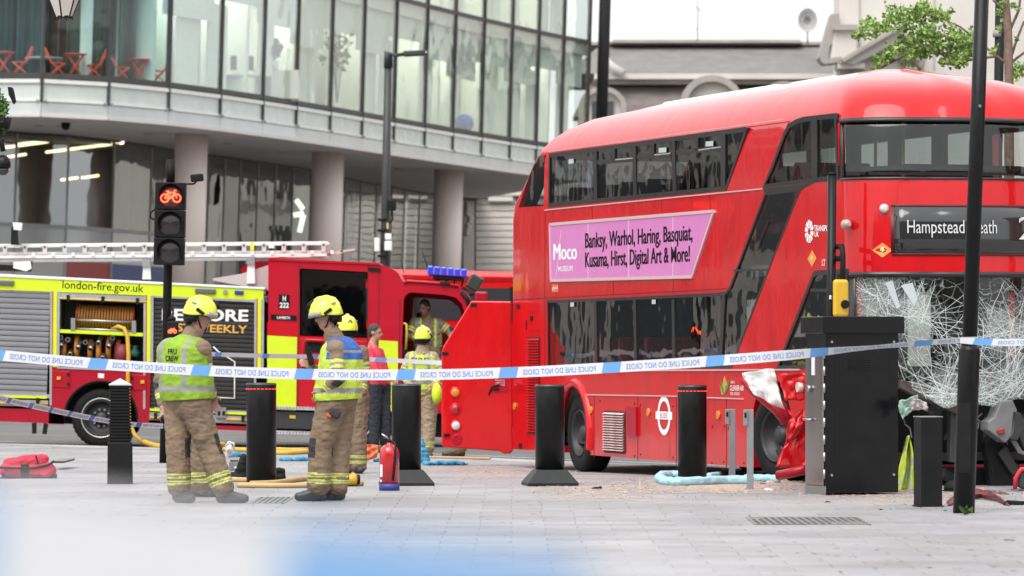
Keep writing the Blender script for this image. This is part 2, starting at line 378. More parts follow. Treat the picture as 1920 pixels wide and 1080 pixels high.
COLM = mat('column_metal', (0.80,0.69,0.635), 0.45, 0.0, var=0.06, vscale=.7, stretch=(3,3,.3))
GLU = glass('office_glass', (0.95,0.985,0.965), 1.0, 0.012, wave=0.22, wscale=0.45, bdist=0.3, base=0.22)
GLT = glass('office_glass_dark', (0.86,0.95,0.95), 0.5, 0.012, wave=0.25, wscale=0.5, bdist=0.3, base=0.02)
GLG = glass('shop_glass', (0.55,0.58,0.56), 0.9, 0.015, wave=0.08, wscale=0.5, bdist=0.3, base=0.22)
mpx = [-150, -55, 75, 200, 313, 410, 490, 553, 617, 677, 737, 795, 848, 902, 955, 1005, 1052, 1100]
fp = [fac(x) for x in mpx]
def quadbox(mb, a, b, z0, z1, t0, t1):
    d = (b-a).normalized(); nrm = Vector((d.y, -d.x, 0))      # outward (towards the street)
    c = [a+nrm*t1, b+nrm*t1, b+nrm*t0, a+nrm*t0]
    mb.add([(p.x, p.y, z0) for p in c]+[(p.x, p.y, z1) for p in c], [(0,1,5,4),(1,2,6,5),(2,3,7,6),(3,0,4,7),(4,5,6,7),(3,2,1,0)])
STO = 4.35
for i, (a, b) in enumerate(zip(fp, fp[1:])):
    d = (b-a).normalized(); g = d*0.05
    gl = GLT if mpx[i+1] <= 320 else GLU
    for fl in range(2):
        q = MB(); z0 = ZS+fl*STO+0.06; quadbox(q, a+d*.033, b-d*.033, z0, z0+STO-0.16, -0.02, 0.0); q.build('glass_pane', gl, bld)
    q = MB(); quadbox(q, a+g, b-g, ZS-0.80, ZS-0.14, -0.10, -0.02); q.build('spandrel_panel', SPAN, bld)
    q = MB(); quadbox(q, a+g, b-g, ZS-0.26, ZS-0.14, -0.02, 0.05); quadbox(q, a+g, b-g, ZS-0.84, ZS-0.77, -0.02, 0.05); q.build('spandrel_trim', mat('trim_white', (0.72,0.72,0.69), 0.4, var=.06), bld)
    q = MB(); quadbox(q, a+d*.012, b-d*.012, ZS-1.2, ZS-0.86, -0.06, 0.02); q.build('fascia_panel', BAND, bld)
    for fl in range(3):
        q = MB(); quadbox(q, a, b, ZS+fl*STO-0.10, ZS+fl*STO+0.06, -0.05, 0.03); q.build('transom', MUL, bld)
    q = MB(); quadbox(q, a, b, ZS-1.32, ZS-1.2, -0.3, 0.06); q.build('soffit_edge', mat('edge_pale', (0.62,0.59,0.58), 0.5), bld)
    for k in (a+d*.12, b-d*.12):
        q = MB(); quadbox(q, k-d*.035, k+d*.035, ZS-0.86, ZS-0.78, 0, 0.09); q.build('bracket', STEEL, bld)
    # floor slab and ceiling of the storey, per bay
    nrm = Vector((d.y, -d.x, 0))
for p, nx in zip(fp, fp[1:]+[fp[-1]+(fp[-1]-fp[-2])]):
    d = (nx-p).normalized(); nrm = Vector((d.y, -d.x, 0)); q = MB()
    quadbox(q, p-d*.033, p+d*.033, ZS-0.84, ZS+2*STO, -0.12, 0.06); q.build('mullion', MUL, bld)
# storey floors (closed plates following the facade)
back = [Vector((p.x-10-0.2*i, p.y+9.5, 0)) for i, p in enumerate(fp)]
def plate(name, z0, z1, m, front=0.14, bk=back):
    q = MB(); n = len(fp); fr = []
    for i, p in enumerate(fp):
        d = (fp[min(i+1, n-1)]-fp[max(i-1, 0)]).normalized(); fr.append(p-Vector((d.y, -d.x, 0))*front)
    vs = [(p.x, p.y, z0) for p in fr]+[(p.x, p.y, z0) for p in bk]+[(p.x, p.y, z1) for p in fr]+[(p.x, p.y, z1) for p in bk]
    fs = []
    for i in range(n-1):
        fs += [(i, n+i, n+i+1, i+1), (2*n+i, 2*n+i+1, 3*n+i+1, 3*n+i), (i, i+1, 2*n+i+1, 2*n+i), (n+i, 3*n+i, 3*n+i+1, n+i+1)]
    fs += [(0, 2*n, 3*n, n), (n-1, 2*n-1, 4*n-1, 3*n-1)]
    q.add(vs, fs); return q.build(name, m, bld)
FLOORM = mat('office_floor', (0.32,0.31,0.29), 0.6, var=0.1); CEIL = mat('office_ceiling', (0.78,0.79,0.76), 0.8)
plate('floor_slab', ZS-0.6, ZS-0.02, FLOORM); plate('ceiling', ZS+STO-0.55, ZS+STO-0.03, CEIL); plate('roof_slab', ZS+2*STO-.3, ZS+2*STO+.2, CEIL, -0.1)
# back walls and partitions of the storey
WALLP = mat('office_wall', (0.80,0.86,0.79), 0.8, var=0.06, vscale=.4); WALLT = mat('teal_drape', (0.045,0.11,0.125), 0.85, var=0.3, vscale=2.5, stretch=(6,6,.3))
DRAPE2 = mat('grey_drape', (0.20,0.20,0.185), 0.85, var=0.35, vscale=2.5, stretch=(6,6,.3))
for i in range(len(fp)-1):
    a, b = fp[i], fp[i+1]; d = (b-a).normalized(); nrm = Vector((d.y, -d.x, 0))
    for fl in range(2):
        z0 = ZS+fl*STO; z1 = z0+STO-0.56
        if mpx[i+1] <= 320 and fl == 0: continue
        dep = [3.2, 2.4, 4.0, 3.0][i % 4]
        q = MB(); quadbox(q, a, b, z0, z1, -dep-.1, -dep); q.build('inner_wall', WALLP if i % 3 else mat('office_wall_grey', (0.40,0.42,0.40), .8, var=.08), bld)
        if i % 2 == 0:
            q = MB(); quadbox(q, a-d*.1, a+d*.1, z0, z1, -dep, -0.6); q.build('partition_wall', WALLP, bld)
        BLI = mat('blind_white', (0.80,0.86,0.81), .8, var=.05); w_ = (b-a).length; kk = (i*7+fl*3) % 5
        q = MB(); quadbox(q, a+d*.01, b-d*.01, z1-.8-.25*kk, z1+.5, -0.34, -0.31); q.build('roller_blind', BLI, bld)
        if kk in (0, 2, 3): q = MB(); quadbox(q, a+d*(.1+.12*w_*kk), a+d*min(w_-.1, .1+.12*w_*kk+w_*.45), z0, z1-.9, -0.62, -0.56); q.build('white_screen', BLI, bld)
        if kk in (1, 4): q = MB(); quadbox(q, b-d*w_*.4, b-d*.15, z0, z1-.3, -0.9, -0.82); q.build('white_screen', WALLP, bld)
FILLGLOW = mat('fill_panel_glow', (.9,.9,.88), .5, emit=(1,.97,.9), estr=4.2)  # glowing panels added under the ceilings to brighten the office interior
for i in range(4, len(fp)-1):
    a, b = fp[i], fp[i+1]; d = (b-a).normalized(); nrm = Vector((d.y, -d.x, 0)); c = (a+b)/2-nrm*1.4
    for fl in range(2):
        q = MB(); quadbox(q, c-d*.95, c+d*.95, ZS+fl*STO+STO-.62, ZS+fl*STO+STO-.56, -.55, .55); q.build('office_fill_panel', FILLGLOW, bld)
# pleated drapes behind the café tables on the left
def drape(px0, px1, dep, m, amp=0.10, n=60, h=3.7):
    a = fac(px0); b = fac(px1); d = (b-a).normalized(); nrm = Vector((d.y, -d.x, 0)); L = (b-a).length
    r = random.Random(int(px0)); ph = [r.uniform(0, 6) for _ in range(4)]
    def fn(u, v_):
        w = amp*(math.sin(u*L*9+ph[0])+.6*math.sin(u*L*23+ph[1])+.4*math.sin(u*L*3.1+ph[2]))
        p = a+d*(u*L)-nrm*(dep+w); return (p.x, p.y, ZS+v_*h)
    q = MB(); q.sheet(fn, n*2, 1); q.build('drape', m, bld, solid=0.02)
drape(-150, 62, 4.2, DRAPE2); drape(95, 150, 4.4, DRAPE2); drape(135, 205, 4.1, WALLT); drape(190, 330, 4.6, WALLT); drape(-60, 40, 4.0, DRAPE2)
q = MB(); a = fac(60); b = fac(95); quadbox(q, a, b, ZS, ZS+3.7, -4.6, -4.3); q.build('inner_wall', mat('maroon_wall', (0.10,0.05,0.045), .7), bld)
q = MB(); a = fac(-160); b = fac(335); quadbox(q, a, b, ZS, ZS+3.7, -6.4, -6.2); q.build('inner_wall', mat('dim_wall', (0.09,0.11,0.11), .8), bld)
q = MB(); c = fac(362); c = c+Vector((-0.5, 1.6, 0)); q.lathe([(0.52, ZS), (0.52, ZS+STO-.56)], (c.x, c.y, 0), 32); q.build('inner_column', WHITE, bld)
q = MB(); c = fac(262); q.lathe([(0.2, ZS), (0.2, ZS+STO-.56)], (c.x-1.2, c.y+2.6, 0), 20); q.build('inner_column', mat('column_pale', (.5,.55,.54), .6), bld)
q = MB(); a = fac(203); b = fac(215); quadbox(q, a, b, ZS, ZS+3.7, -1.6, -1.3); q.build('inner_wall', WALLP, bld)
# wall-mounted strip lights seen through the glass
LAMP = mat('strip_light', (1,.9,.7), .5, emit=(1.0,.80,.48), estr=3.2)
for px in (52, 95): 
    a = fac(px); q = MB(); q.box((a.x-.8, a.y+2.5, ZS+2.62), (.55, .3, .05)); q.build('ceiling_lamp', LAMP, bld)
for px, h in ((590, 1.95), (910, 2.9), (935, 3.0)):
    a = fac(px); q = MB(); q.lathe([(.16, 0), (.16, .06)], (a.x-1.1, a.y+1.2, ZS+h+.5), 16); q.build('ceiling_lamp', LAMP, bld)
# soffit and ground floor
SZ = ZS-1.28
gpx = [(-160,230), (-70,238), (30,246), (127,252), (213,262), (283,272), (325,280), (390,289), (420,293), (449,297), (482,302), (515,307), (548,312), (582,318), (645,334), (675,340), (704,346), (733,351), (757,356), (785,361), (812,366)]
gp = [BUx(a, b, SZ) for a, b in gpx]
sp = []
for i, p in enumerate(fp):
    d = (fp[min(i+1, len(fp)-1)]-fp[max(i-1, 0)]).normalized(); sp.append(p-Vector((d.y, -d.x, 0))*0.25)
q = MB(); m_ = len(sp)
bk2 = [Vector((p.x-6, p.y+34, 0)) for p in sp]
q.add([(p.x, p.y, SZ) for p in sp]+[(p.x, p.y, SZ) for p in bk2], [(i, i+1, m_+i+1, m_+i) for i in range(m_-1)]); q.build('soffit', SOFF, bld, solid=0.05)
for px, py in ((70,235), (110,236), (275,251), (425,270), (530,287), (745,318)):
    c = BUx(px, py, SZ-0.03); q = MB(); q.lathe([(.16, -.02), (.16, .0)], c, 16); q.build('downlight', MULL, bld)
c = BUx(121, 231, SZ-0.05); q = MB(); q.lathe([(.02,-.22), (.12,-.18), (.15,-.06), (.15,.02)], c, 16); q.build('dome_camera', BLACK, bld)
for (pxc, pyt, w) in ((357, 250, 62), (613, 286, 60), (840, 320, 55)):
    c = BUx(pxc, pyt, SZ); s = F/(c.y+BLOC.y); r = w/2/s
    q = MB(); q.lathe([(r, -0.5), (r, 2.6)], (c.x, c.y, 0), 40); q.build('column_drum', COLM, bld)
    q = MB(); q.lathe([(r-.012, 2.6), (r-.012, 2.62)], (c.x, c.y, 0), 40); q.build('column_joint', MUL, bld)
    q = MB(); q.lathe([(r, 2.62), (r, SZ-.02)], (c.x, c.y, 0), 40); q.build('column_drum', COLM, bld)
z_tr = SZ-3.15
for i, (a, b) in enumerate(zip(gp, gp[1:])):
    d = (b-a); d.z = 0; d = d.normalized(); a2 = Vector((a.x, a.y, 0)); b2 = Vector((b.x, b.y, 0)); L = i < 6
    q = MB(); quadbox(q, a2+d*.04, b2-d*.04, (z_tr+.06) if L else 0.3, SZ-.06, -.03, 0); q.build('shop_pane', GLG, bld)
    q = MB(); quadbox(q, a2-d*.035, a2+d*.035, -.2, SZ, -.06, .03); q.build('shop_mullion', MULL, bld)
    if L:
        q = MB(); quadbox(q, a2, b2, z_tr-.06, z_tr+.06, -.05, .05); q.build('shop_transom', MULL, bld)
        q = MB(); quadbox(q, a2+d*.05, b2-d*.05, z_tr-1.15, z_tr-.06, -.06, 0); q.build('spandrel_panel', BAND, bld)
        q = MB(); quadbox(q, a2+d*.05, b2-d*.05, -.2, z_tr-1.15, -.06, -.02)
        q.build('low_panel', [mat('poster_pale', (.55,.57,.54), .4), mat('poster_red', (.42,.05,.05), .4, var=.15), mat('poster_blue', (.04,.09,.27), .4, var=.2)][{2: 0, 3: 1, 4: 2, 5: 2}.get(i, 0)], bld)
    q = MB(); quadbox(q, a2, b2, SZ-.1, SZ, -.06, .04); q.build('shop_head', MUL, bld)
# dim interior of the ground floor
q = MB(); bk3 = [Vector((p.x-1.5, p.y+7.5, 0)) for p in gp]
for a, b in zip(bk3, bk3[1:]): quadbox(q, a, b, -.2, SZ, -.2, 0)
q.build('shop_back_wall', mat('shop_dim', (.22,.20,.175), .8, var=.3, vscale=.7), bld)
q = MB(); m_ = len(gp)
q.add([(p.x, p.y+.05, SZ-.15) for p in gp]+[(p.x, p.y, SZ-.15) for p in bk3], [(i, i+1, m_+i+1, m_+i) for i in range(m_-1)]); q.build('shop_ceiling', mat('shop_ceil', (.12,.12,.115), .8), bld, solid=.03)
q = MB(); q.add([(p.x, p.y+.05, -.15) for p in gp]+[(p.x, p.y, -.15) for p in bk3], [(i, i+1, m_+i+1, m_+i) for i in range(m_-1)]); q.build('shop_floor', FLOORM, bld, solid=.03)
# warm strip lights in the shop ceiling
STRIP = mat('warm_strip', (1,.85,.6), .5, emit=(1.0,.78,.45), estr=5.0)
def strip(px0, py0, px1, py1, z=SZ-.3):
    a = BUx(px0, py0, z); b = BUx(px1, py1, z); q = MB(); q.tube([a, b], .06, 8); q.build('strip_light', STRIP, bld)
for s_ in ((2, 277, 47, 271), (130, 281, 205, 268), (30, 276, 88, 267), (86, 287, 195, 275)):
    pass
def strip3(px0, py0, px1, py1, Y):
    a = BUx(px0, py0, SZ); q = MB()
    A = Vector((un(px0, py0)[0]-960, 0, 645-un(px0, py0)[1])); B_ = Vector((un(px1, py1)[0]-960, 0, 645-un(px1, py1)[1]))
    A = Vector((A.x/F*Y-BLOC.x, Y-BLOC.y, A.z/F*Y+CAMH)); B_ = Vector((B_.x/F*(Y+1.2)-BLOC.x, Y+1.2-BLOC.y, B_.z/F*(Y+1.2)+CAMH))
    q.tube([A, B_], .045, 8); q.build('strip_light', STRIP, bld)
for s_ in ((0,259,50,253), (0,278,92,266), (33,271,122,262), (84,286,200,272), (0,297,46,290), (132,280,228,268), (113,338,143,334), (152,334,182,330)): strip3(*s_, 147.0)
# little neon chevron behind the glass
q = MB(); YN = 158.0
def nn_(px, py): x, y_ = un(px, py); return Vector(((x-960)/F*YN-BLOC.x, YN-BLOC.y, (645-y_)/F*YN+CAMH))
for pts in (((553,376), (566,394)), ((548,405), (567,402)), ((567,404), (559,437))): q.tube([nn_(*pts[0]), nn_(*pts[1])], .09, 8)
q.build('neon_sign', mat('neon_green_white', (.8,1,.8), .5, emit=(.75,1,.72), estr=.75), bld)
# shop interior curtains and orange drape, standing partitions
for px, w, c in ((258, 10, (.33,.17,.05)), (170, 30, (.17,.07,.045)), (80, 26, (.15,.065,.045)), (235, 12, (.2,.22,.2)), (455, 18, (.22,.23,.22)), (530, 20, (.30,.31,.29)), (700, 24, (.34,.35,.33)), (770, 16, (.2,.2,.19))):
    Y = 152 if px < 330 else 172 if px < 600 else 196
    x0 = (un(px-w/2, 380)[0]-960)/F*Y-BLOC.x; x1 = (un(px+w/2, 380)[0]-960)/F*Y-BLOC.x
    q = MB(); q.bx(x0, x1, Y-BLOC.y, Y-BLOC.y+.3, -.15, SZ-.2); q.build('inner_panel', mat('inner_%d' % px, c, .8, var=.3, vscale=1.5, stretch=(3,3,.4)), bld)
# upper corner post (black pipe where the facade ends)
a = fac(1112); q = MB(); q.lathe([(.24, ZS-2.5), (.24, ZS+2*STO)], (a.x+.3, a.y-.5, 0), 16); q.build('corner_post', BLACKM, bld)

# café chairs and tables behind the glass (things of their own)
CORAL = mat('coral_metal', (0.80,0.10,0.06), 0.45, var=0.08)
def BW(px, dep, z=0.0):                               # world point inside the storey, seen at that pixel column
    x = un(px, 125)[0]; Y = F/np.polyval(CO, x)+dep*1.25; return Matrix.Translation(BLOC) @ Matrix.Rotation(TILT, 4, 'Y') @ Vector(((x-960)/F*Y-BLOC.x, Y-BLOC.y, ZS-.01+z))
def bistro_chair(px, face, label):
    t = empty('bistro_chair', BW(px, 1.0), 0, label, 'chair', 'coral bistro chairs behind the glass'); s = face*1.12; r = .022
    q = MB()
    for k in range(4): q.bx(-.2+k*.1, -.12+k*.1, -.2, .2, .45, .475)
    q.build('seat', CORAL, t)
    q = MB(); q.bx(-s*.33-.02, -s*.33+.02, -.2, .2, .82, .92); q.bx(-s*.30-.02, -s*.30+.02, -.2, .2, .68, .76); q.build('backrest', CORAL, t)
    for y in (-.2, .2):
        q = MB(); q.tube([(s*.28, y, 0), (-s*.16, y, .5), (-s*.34, y, .95)], r, 6); q.build('leg', CORAL, t)
        q = MB(); q.tube([(-s*.28, y, 0), (s*.22, y, .46)], r, 6); q.build('leg', CORAL, t)
def bistro_table(px, label):
    t = empty('bistro_table', BW(px, 1.0), 0, label, 'table', 'coral bistro tables behind the glass')
    q = MB(); q.lathe([(.34, .74), (.36, .75), (.36, .78)], n=24); q.build('table_top', CORAL, t)
    for y in (-.18, .18):
        q = MB(); q.tube([(-.27, y, 0), (.25, y, .74)], .022, 6); q.build('leg', CORAL, t)
        q = MB(); q.tube([(.27, y, 0), (-.25, y, .74)], .022, 6); q.build('leg', CORAL, t)
bistro_table(5, 'coral folding bistro table cut by the left edge of the picture')
bistro_chair(37, -1, 'coral bistro chair beside the table at the left picture edge')
bistro_chair(105, 1, 'coral bistro chair left of the table below the hanging lantern')
bistro_table(140, 'coral folding bistro table below the hanging lantern')
bistro_chair(176, -1, 'coral bistro chair right of the table below the hanging lantern')
bistro_chair(226, 1, 'coral bistro chair left of the rightmost bistro table')
bistro_table(259, 'rightmost coral folding bistro table, beside the pale column')
bistro_chair(297, -1, 'coral bistro chair beside the pale column, rightmost of its row')
WT = mat('white_table', (.6,.62,.6), .4)
for px, dep, lab in ((80, 2.8, 'round white café table behind the coral bistro chairs'),):
    t = empty('cafe_table', BW(px, dep), 0, lab, 'table'); q = MB(); q.lathe([(.6, .72), (.6, .76)], n=28); q.build('table_top', WT, t)
    q = MB(); q.lathe([(.3, 0), (.3, .03), (.05, .06), (.05, .72)], n=16); q.build('pedestal', WT, t)
t = empty('storage_cabinet', BW(518, 1.1), 0, 'white storage cabinet behind the glass with a potted orchid on it', 'cabinet')
q = MB(); q.bx(-.75, .75, -.3, .3, .08, 1.05); q.build('carcass', mat('cab_white', (.7,.72,.64), .6), t); q = MB(); q.bx(-.7, .7, -.28, .28, 0, .08); q.build('plinth', GREYP, t)
t = empty('computer_monitor', BW(452, 1.5, .75), 0.5, 'black computer monitor on a desk behind the glass', 'monitor')
q = MB(); q.bx(-.42, .42, -.02, .02, .15, .62); q.build('screen', BLACKM, t); q = MB(); q.bx(-.05, .05, 0, .06, 0, .2); q.bx(-.2, .2, -.1, .1, 0, .02); q.build('stand', BLACKM, t)
t = empty('office_desk', BW(455, 1.6), 0.5, 'pale office desk under the black monitor', 'desk'); q = MB(); q.bx(-.9, .9, -.4, .4, .7, .75); q.build('desk_top', WT, t)
for x in (-.85, .85):
    q = MB(); q.bx(x-.03, x+.03, -.35, .35, 0, .7); q.build('leg', GREYP, t)
t = empty('exercise_ball', BW(872, .9), 0, 'blue ball lying against the office glass', 'ball'); q = MB(); q.lathe([(.001,0)]+[(.36*math.sin(a*math.pi/12), .36-.36*math.cos(a*math.pi/12)) for a in range(1, 12)]+[(.001,.72)], n=24); q.build('ball', mat('ball_blue', (.03,.14,.5), .4), t)
LEAF = mat('leaf_green', (0.07,0.16,0.025), 0.55, col2=(0.035,0.09,0.012), vscale=6); LEAFP = mat('plant_green', (.05,.11,.04), .6, var=.3)
def leaf_cloud(mb, c, rad, n, size, rng, flat=0.0):
    for _ in range(n):
        d = Vector((rng.gauss(0,1), rng.gauss(0,1), rng.gauss(0,1))).normalized()*(rng.random()**.5)
        p = Vector(c)+Vector((d.x*rad[0], d.y*rad[1], d.z*rad[2])); u = Vector((rng.gauss(0,1), rng.gauss(0,1), rng.gauss(0,1))).normalized(); w = u.orthogonal().normalized()
        s = size*rng.uniform(.6, 1.3); n_ = u.cross(w)*s*.18
        mb.add([p-u*s*.5, p+w*s*.42+n_, p+u*s*.55, p-w*s*.42+n_], [(0,1,2,3)])
def pot_plant(px, dep, h, r, label, z=0.0, name='pot_plant'):
    t = empty(name, BW(px, dep, z), 0, label, 'plant'); rr = random.Random(px)
    q = MB(); q.lathe([(.12, 0), (.17, .3), (.15, .3), (.14, .26)], n=16); q.build('pot', WHITE, t)
    q = MB()
    for k in range(7):
        a = rr.uniform(0, 6.28); q.tube([(0, 0, .25), (.3*r*math.cos(a), .3*r*math.sin(a), h*.6), (r*math.cos(a), r*math.sin(a), h*rr.uniform(.8, 1))], [.02, .014, .006], 5)
    q.build('stem', LEAFP, t)
    q = MB(); leaf_cloud(q, (0, 0, h*.72), (r, r, h*.35), 90, .26, rr); q.build('foliage', LEAFP, t, recalc=False)
pot_plant(512, 1.1, .95, .22, 'small potted orchid on the white cabinet behind the glass', 1.05)
pot_plant(632, 1.3, 3.0, .6, 'tall leafy pot plant behind the upper office glass')
# ================================================================== stone buildings, far right
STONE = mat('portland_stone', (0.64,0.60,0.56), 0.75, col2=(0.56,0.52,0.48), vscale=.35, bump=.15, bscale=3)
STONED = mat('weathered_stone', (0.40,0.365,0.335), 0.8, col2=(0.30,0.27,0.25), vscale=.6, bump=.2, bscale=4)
SLATE = mat('roof_slate', (0.20,0.188,0.182), 0.75, col2=(0.14,0.13,0.126), vscale=1.2, bump=.4, bscale=5, stretch=(1,1,2.2))
DARKW = mat('dark_window', (.03,.035,.04), .15, coat=.5)
def W(px, py, Y): return P(px, py, Y)
# --- mansard roofed building behind the bus
YM = 205.0
mb_ = empty('mansard_building', P(1330, 645, YM), 0, 'old stone building with grey slate mansard roof behind the bus', 'building')
o0 = Vector(mb_.location)
def pl(pts, y0, y1, name, m, bevel=0):
    q = MB(); q.prism([((P(a, b, YM+y0)-o0).x, (P(a, b, YM+y0)-o0).z) for a, b in pts], y0, y1); return q.build(name, m, mb_, bevel=bevel)
pl([(1090,78), (1590,78), (1590,84), (1090,84)], 6.0, 14, 'ridge_capping', STONED)
q = MB(); zt = (P(0, 84, YM+6.6)-o0).z; zb = (P(0, 138, YM+.5)-o0).z; xa = (P(1085, 0, YM)-o0).x; xb = (P(1600, 0, YM)-o0).x
q.add([(xa-.6, 0.5, zb), (xb, 0.5, zb), (xb, 6.6, zt), (xa+1.2, 6.6, zt), (xa-.6, 14, zb), (xb, 14, zb)], [(0,1,2,3), (3,2,5,4), (0,3,4), (1,5,2), (0,4,5,1)]); q.build('mansard_roof', SLATE, mb_)
pl([(1150,74), (1500,74), (1505,80), (1145,80)], 5.4, 7, 'roof_lantern', STONED)
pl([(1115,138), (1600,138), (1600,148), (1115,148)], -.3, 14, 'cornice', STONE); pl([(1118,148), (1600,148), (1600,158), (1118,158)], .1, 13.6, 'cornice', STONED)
q = MB(); zt2 = (P(0, 158, YM)-o0).z; zb2 = (P(0, 225, YM)-o0).z
q.add([(xa+.6, 1.0, zt2), (xb, 1.0, zt2), (xb, -1.2, zb2), (xa-.3, -1.2, zb2)], [(0,1,2,3)]); q.build('lower_mansard', mat('slate_brown', (.20,.17,.155), .8, col2=(.12,.10,.095), vscale=1.6, bump=.5, bscale=4, stretch=(1,1,3)), mb_, solid=.3)
pl([(1118,225), (1600,225), (1600,700), (1118,700)], -.6, 12, 'wall', STONE)
for cx_, w, yb in ((1130, 45, 215), (1335, 58, 205), (1470, 45, 205)):   # round-headed dormers
    yc = yb-14; n_ = 14
    arc = [(cx_+w*math.cos(math.pi*k/n_), yc-48*math.sin(math.pi*k/n_)*w/55) for k in range(n_+1)]; inn = [(cx_+.78*w*math.cos(math.pi*k/n_), yc-48*.76*math.sin(math.pi*k/n_)*w/55) for k in range(n_+1)]
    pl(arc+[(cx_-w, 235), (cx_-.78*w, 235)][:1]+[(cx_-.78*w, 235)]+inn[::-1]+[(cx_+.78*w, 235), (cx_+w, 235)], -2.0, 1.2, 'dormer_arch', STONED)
    pl(inn+[(cx_-.78*w, 235), (cx_+.78*w, 235)], -1.6, 1.0, 'dormer_tympanum', STONE)
    pl([(cx_-.45*w, 190), (cx_+.45*w, 190), (cx_+.45*w, 235), (cx_-.45*w, 235)], -1.75, -1.5, 'dormer_window', DARKW)
q = MB(); a = P(1125, 100, YM)-o0
q.tube([(P(1128, 98, YM)-o0)+Vector((0,-.4,0)), (P(1140, 122, YM)-o0)+Vector((0,-.4,0)), (P(1168, 140, YM)-o0)+Vector((0,-.6,0))], .22, 8); q.build('hip_scroll', STONE, mb_)
# --- aerials on that roof
t = empty('satellite_dish', P(1514, 78, YM+2), 0, 'round mesh satellite dish on a pole on the slate roof', 'satellite dish')
o1 = Vector(t.location); q = MB(); q.tube([(0,0,-.2), (0,0,(P(0,58,YM+2)-o1).z)], .05, 8); q.build('pole', GREYP, t)
q = MB(); cz = (P(0, 38, YM+2)-o1).z
for k in range(18):
    a = k*math.pi/9; q.tube([(0,0.1,cz)]+[(.46*r_*math.cos(a), .1-.18*r_*r_, cz+.56*r_*math.sin(a)) for r_ in (.5, 1)], .012, 4)
for r_ in (.35, .7, 1): q.tube([(.46*r_*math.cos(a*math.pi/12), .1-.18*r_*r_, cz+.56*r_*math.sin(a*math.pi/12)) for a in range(25)], .018, 4)
q.build('mesh_reflector', GREYP, t); q = MB(); q.sheet(lambda u, v_: (.45*v_*math.cos(u*6.2832), .11-.18*v_*v_, cz+.55*v_*math.sin(u*6.2832)), 24, 4); q.build('dish', mat('dish_grey', (.5,.5,.5), .7), t)
q = MB(); q.tube([(-.7,0,cz+.62), (.1,0,cz+.64)], .015, 5); q.build('arm', GREYP, t)
t = empty('roof_aerial', P(1308, 78, YM+2), 0, 'thin aerial mast on the slate roof left of the dish', 'aerial'); o1 = Vector(t.location)
q = MB(); q.tube([(0,0,0), (0,0,2.6)], .03, 6); q.tube([(-.7,0,.6), (0,0,.6)], .015, 5); q.tube([(-.1,0,1.7), (.15,0,1.5)], .03, 5); q.build('mast', GREYP, t)
# --- big stone building on the right, its long side turned to the glass building
YS = 182.0
sb = empty('stone_building', P(1600, 645, YS), 0, 'pale stone classical building with pediment at the right behind the tree', 'building'); o0s = Vector(sb.location)
def ps(pts, y0, y1, name, m, bevel=0):
    q = MB(); q.prism([((P(a, b, YS+y0)-o0s).x, (P(a, b, YS+y0)-o0s).z) for a, b in pts], y0, y1); return q.build(name, m, sb, bevel=bevel)
ps([(1574,-420), (2300,-420), (2300,720), (1574,720)], 2.5, 6, 'wall', STONE)
q = MB(); A = P(1578, 0, YS+5)-o0s; A.y -= 38; Bq = P(1578, 0, YS+90)-o0s; 
q.add([(A.x, A.y+38, -3), (Bq.x, Bq.y, -3), (Bq.x, Bq.y, 15), (A.x, A.y+38, 15), (A.x+10, A.y+38, -3), (Bq.x+10, Bq.y, -3), (Bq.x+10, Bq.y, 15), (A.x+10, A.y+38, 15)], [(0,1,2,3), (4,7,6,5), (3,2,6,7), (0,4,5,1)]); q.build('side_wall', STONE, sb)
for zz in (-1, 2.6, 6.2, 9.8):               # side wall courses and windows that show in the office glass
    for k in range(16):
        f_ = (k+.5)/16; yy = A.y+41+f_*84; px_ = 1578; xx = (P(px_, 0, YS+yy)-o0s).x
        q = MB(); q.bx(xx-.25, xx-.03, yy-1.0, yy+1.0, zz, zz+2.3); q.build('side_window', DARKW, sb)
for zz in (1.9, 5.5, 9.1, 12.7):
    q = MB(); a = P(1577, 0, YS+6)-o0s; b = P(1577, 0, YS+90)-o0s; q.add([(a.x,a.y,zz), (b.x,b.y,zz), (b.x,b.y,zz+.35), (a.x,a.y,zz+.35), (a.x+.6,a.y,zz), (b.x+.6,b.y,zz), (b.x+.6,b.y,zz+.35), (a.x+.6,a.y,zz+.35)], [(0,1,2,3), (3,2,6,7), (0,4,5,1), (0,3,7,4)]); q.build('string_course', STONED, sb)
ps([(1558,26), (1574,26), (1574,60), (1540,112), (1535,108)], 1.6, 3.2, 'buttress_slope', STONED)
ps([(1566,46), (1608,46), (1608,56), (1562,56)], 1.2, 3, 'string_course', STONED)
ps([(1565,56), (1606,56), (1606,108), (1556,112)], 1.5, 2.6, 'pier', STONE)
ps([(1537,112), (1575,106), (1600,114), (1545,120)], 1.0, 2.6, 'ledge', STONED)
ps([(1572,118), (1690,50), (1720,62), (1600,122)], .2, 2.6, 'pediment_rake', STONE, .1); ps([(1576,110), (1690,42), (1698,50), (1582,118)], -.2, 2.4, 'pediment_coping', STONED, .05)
ps([(1600,122), (1720,62), (1725,160), (1600,160)], 1.2, 2.6, 'pediment_tympanum', STONE)
ps([(1572,118), (1622,118), (1622,128), (1572,128)], .4, 2.6, 'cornice', STONE); ps([(1600,128), (1621,128), (1621,150), (1600,150)], .9, 2.6, 'pier', STONED); ps([(1572,128), (1600,128), (1600,150), (1572,150)], 1.4, 2.6, 'pier', STONE)
q = MB()
for pts in (((1660,70), (1678,62), (1700,72), (1708,90), (1695,100)), ((1690,108), (1712,100), (1730,112), (1728,128), (1700,126)), ((1640,100), (1652,92), (1668,98))):
    q.tube([(P(a, b, YS)-o0s)+Vector((0, 1.0, 0)) for a, b in pts], [.28, .4, .34, .25, .2][:len(pts)], 8)
q.build('carved_scroll', STONED, sb)
